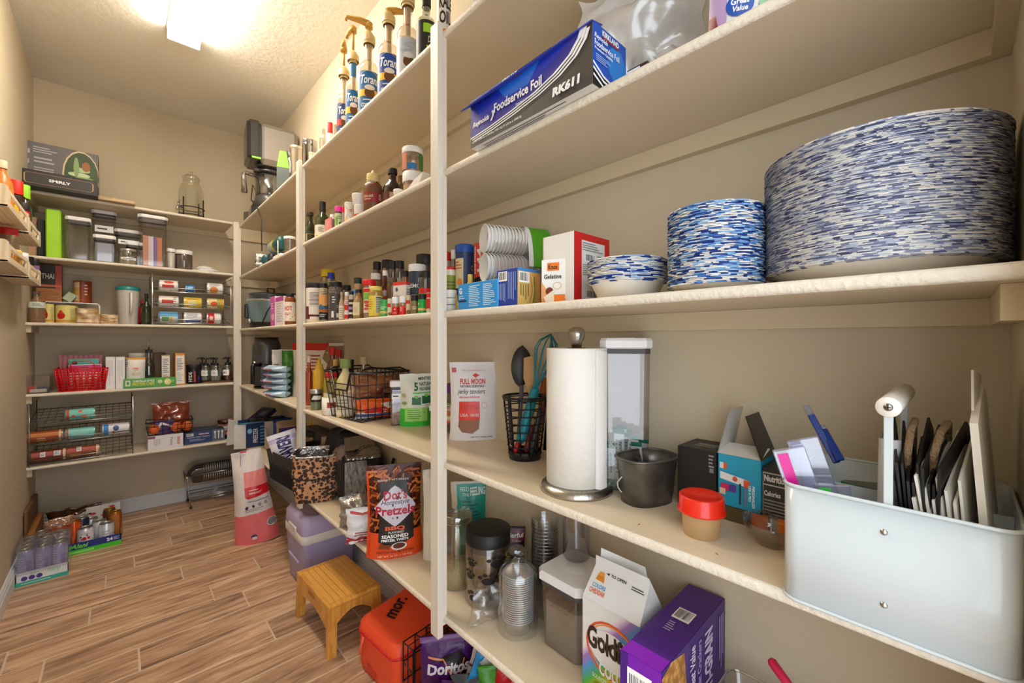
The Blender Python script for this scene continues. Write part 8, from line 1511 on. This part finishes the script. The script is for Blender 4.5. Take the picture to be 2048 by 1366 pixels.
lw('spice_jar', 'jar with a wide red cap in the nearest lower rack', 17, 457, LZ, RR_, .03, shape_='spice', body=CLR('c8b8a0', .25, .1, .3, '9a8468'), lid='b81018', lr=.95, lh=.22)
lw('spice_jar', 'jar of golden powder low in the nearest lower rack', 27, 500, LZ, RR_+.02, .024, shape_='can', body=CLR('e0b060', .2, .1, .6, 'd89838'), lid='e8c868', lh=.2)
lw('spice_jar', 'red jar with a white cap in the nearest lower rack', 43, 506, LZ, RR_+.015, .022, shape_='can', body='e02020', lid=WHT, lh=.3)
lw('spice_jar', 'black capped jar in the further lower rack', 57, 514, 1.428, RR_, .02, shape_='can', body='8a7a6a', lid=BLK, lh=.3)
lw('spice_jar', 'jar with a purple label and black cap at the end of the lower rack', 67, 518, 1.428, RR_+.01, .023, shape_='can', body=M('8a6a9a', .4), lid=BLK, lh=.25, prints=[('e', .6, .5, .15, .15, 'e8e0ec')], band=(.1, .7))
# a few crumbs on the shelf
for i, (px, py, c_) in enumerate(((1278, 1049, 'c85040'), (1434, 1108, 'b87038'), (1066, 905, '8a6a40'), (937, 884, '9a7a48'))):
    q = pz(px, py, S2); t = TH('crumb', ['tiny red crumb on the shelf before the metal tub', 'little orange sliver on the shelf below the red lidded tub', 'tiny brown crumb before the utensil basket', 'tiny tan crumb before the jerky pouch'][i], 'crumb', (q.x, q.y, S2), i)
    MB().box(-.0025, .0025, -.0008, .0008, 0, .0008, M(c_, .6)).build('crumb', t)

# finer pieces hang under the part they belong to
SUB = {'pump_head': 'pump_stem', 'nozzle': 'lid', 'zip_pull': 'zip', 'lid_handle': 'upturned_lid', 'screw': 'handle_bar', 'handle_trim': 'handle', 'button': 'lid', 'tab': 'rim_and_lid',
       'flap_print': 'lid_flap', 'pocket_seam': 'bag_body', 'heather_panel': 'bag_body', 'camouflage_panel': 'bag_body', 'label': 'jar', 'paw_print': 'jar', 'upper_print': 'jar', 'print': 'pouch',
       'front_print': 'carton', 'side_print': 'carton', 'top_print': 'carton', 'bottom_print': 'carton', 'gable_print': 'carton', 'core': 'roll', 'embossed_logo': 'body', 'rivet': 'box_walls', 'green_trim': 'control_panel', 'feed_cone': 'motor_body'}
kids = {}
for o in C.objects:
    if o.parent: kids.setdefault(o.parent.name, []).append(o)
for o in [q for q in C.objects if q.parent is None]:
    ch = kids.get(o.name, [])
    base = {q.name.split('.')[0]: q for q in ch}
    for q in ch:
        tgt = base.get(SUB.get(q.name.split('.')[0], ''))
        if tgt: q.parent = tgt
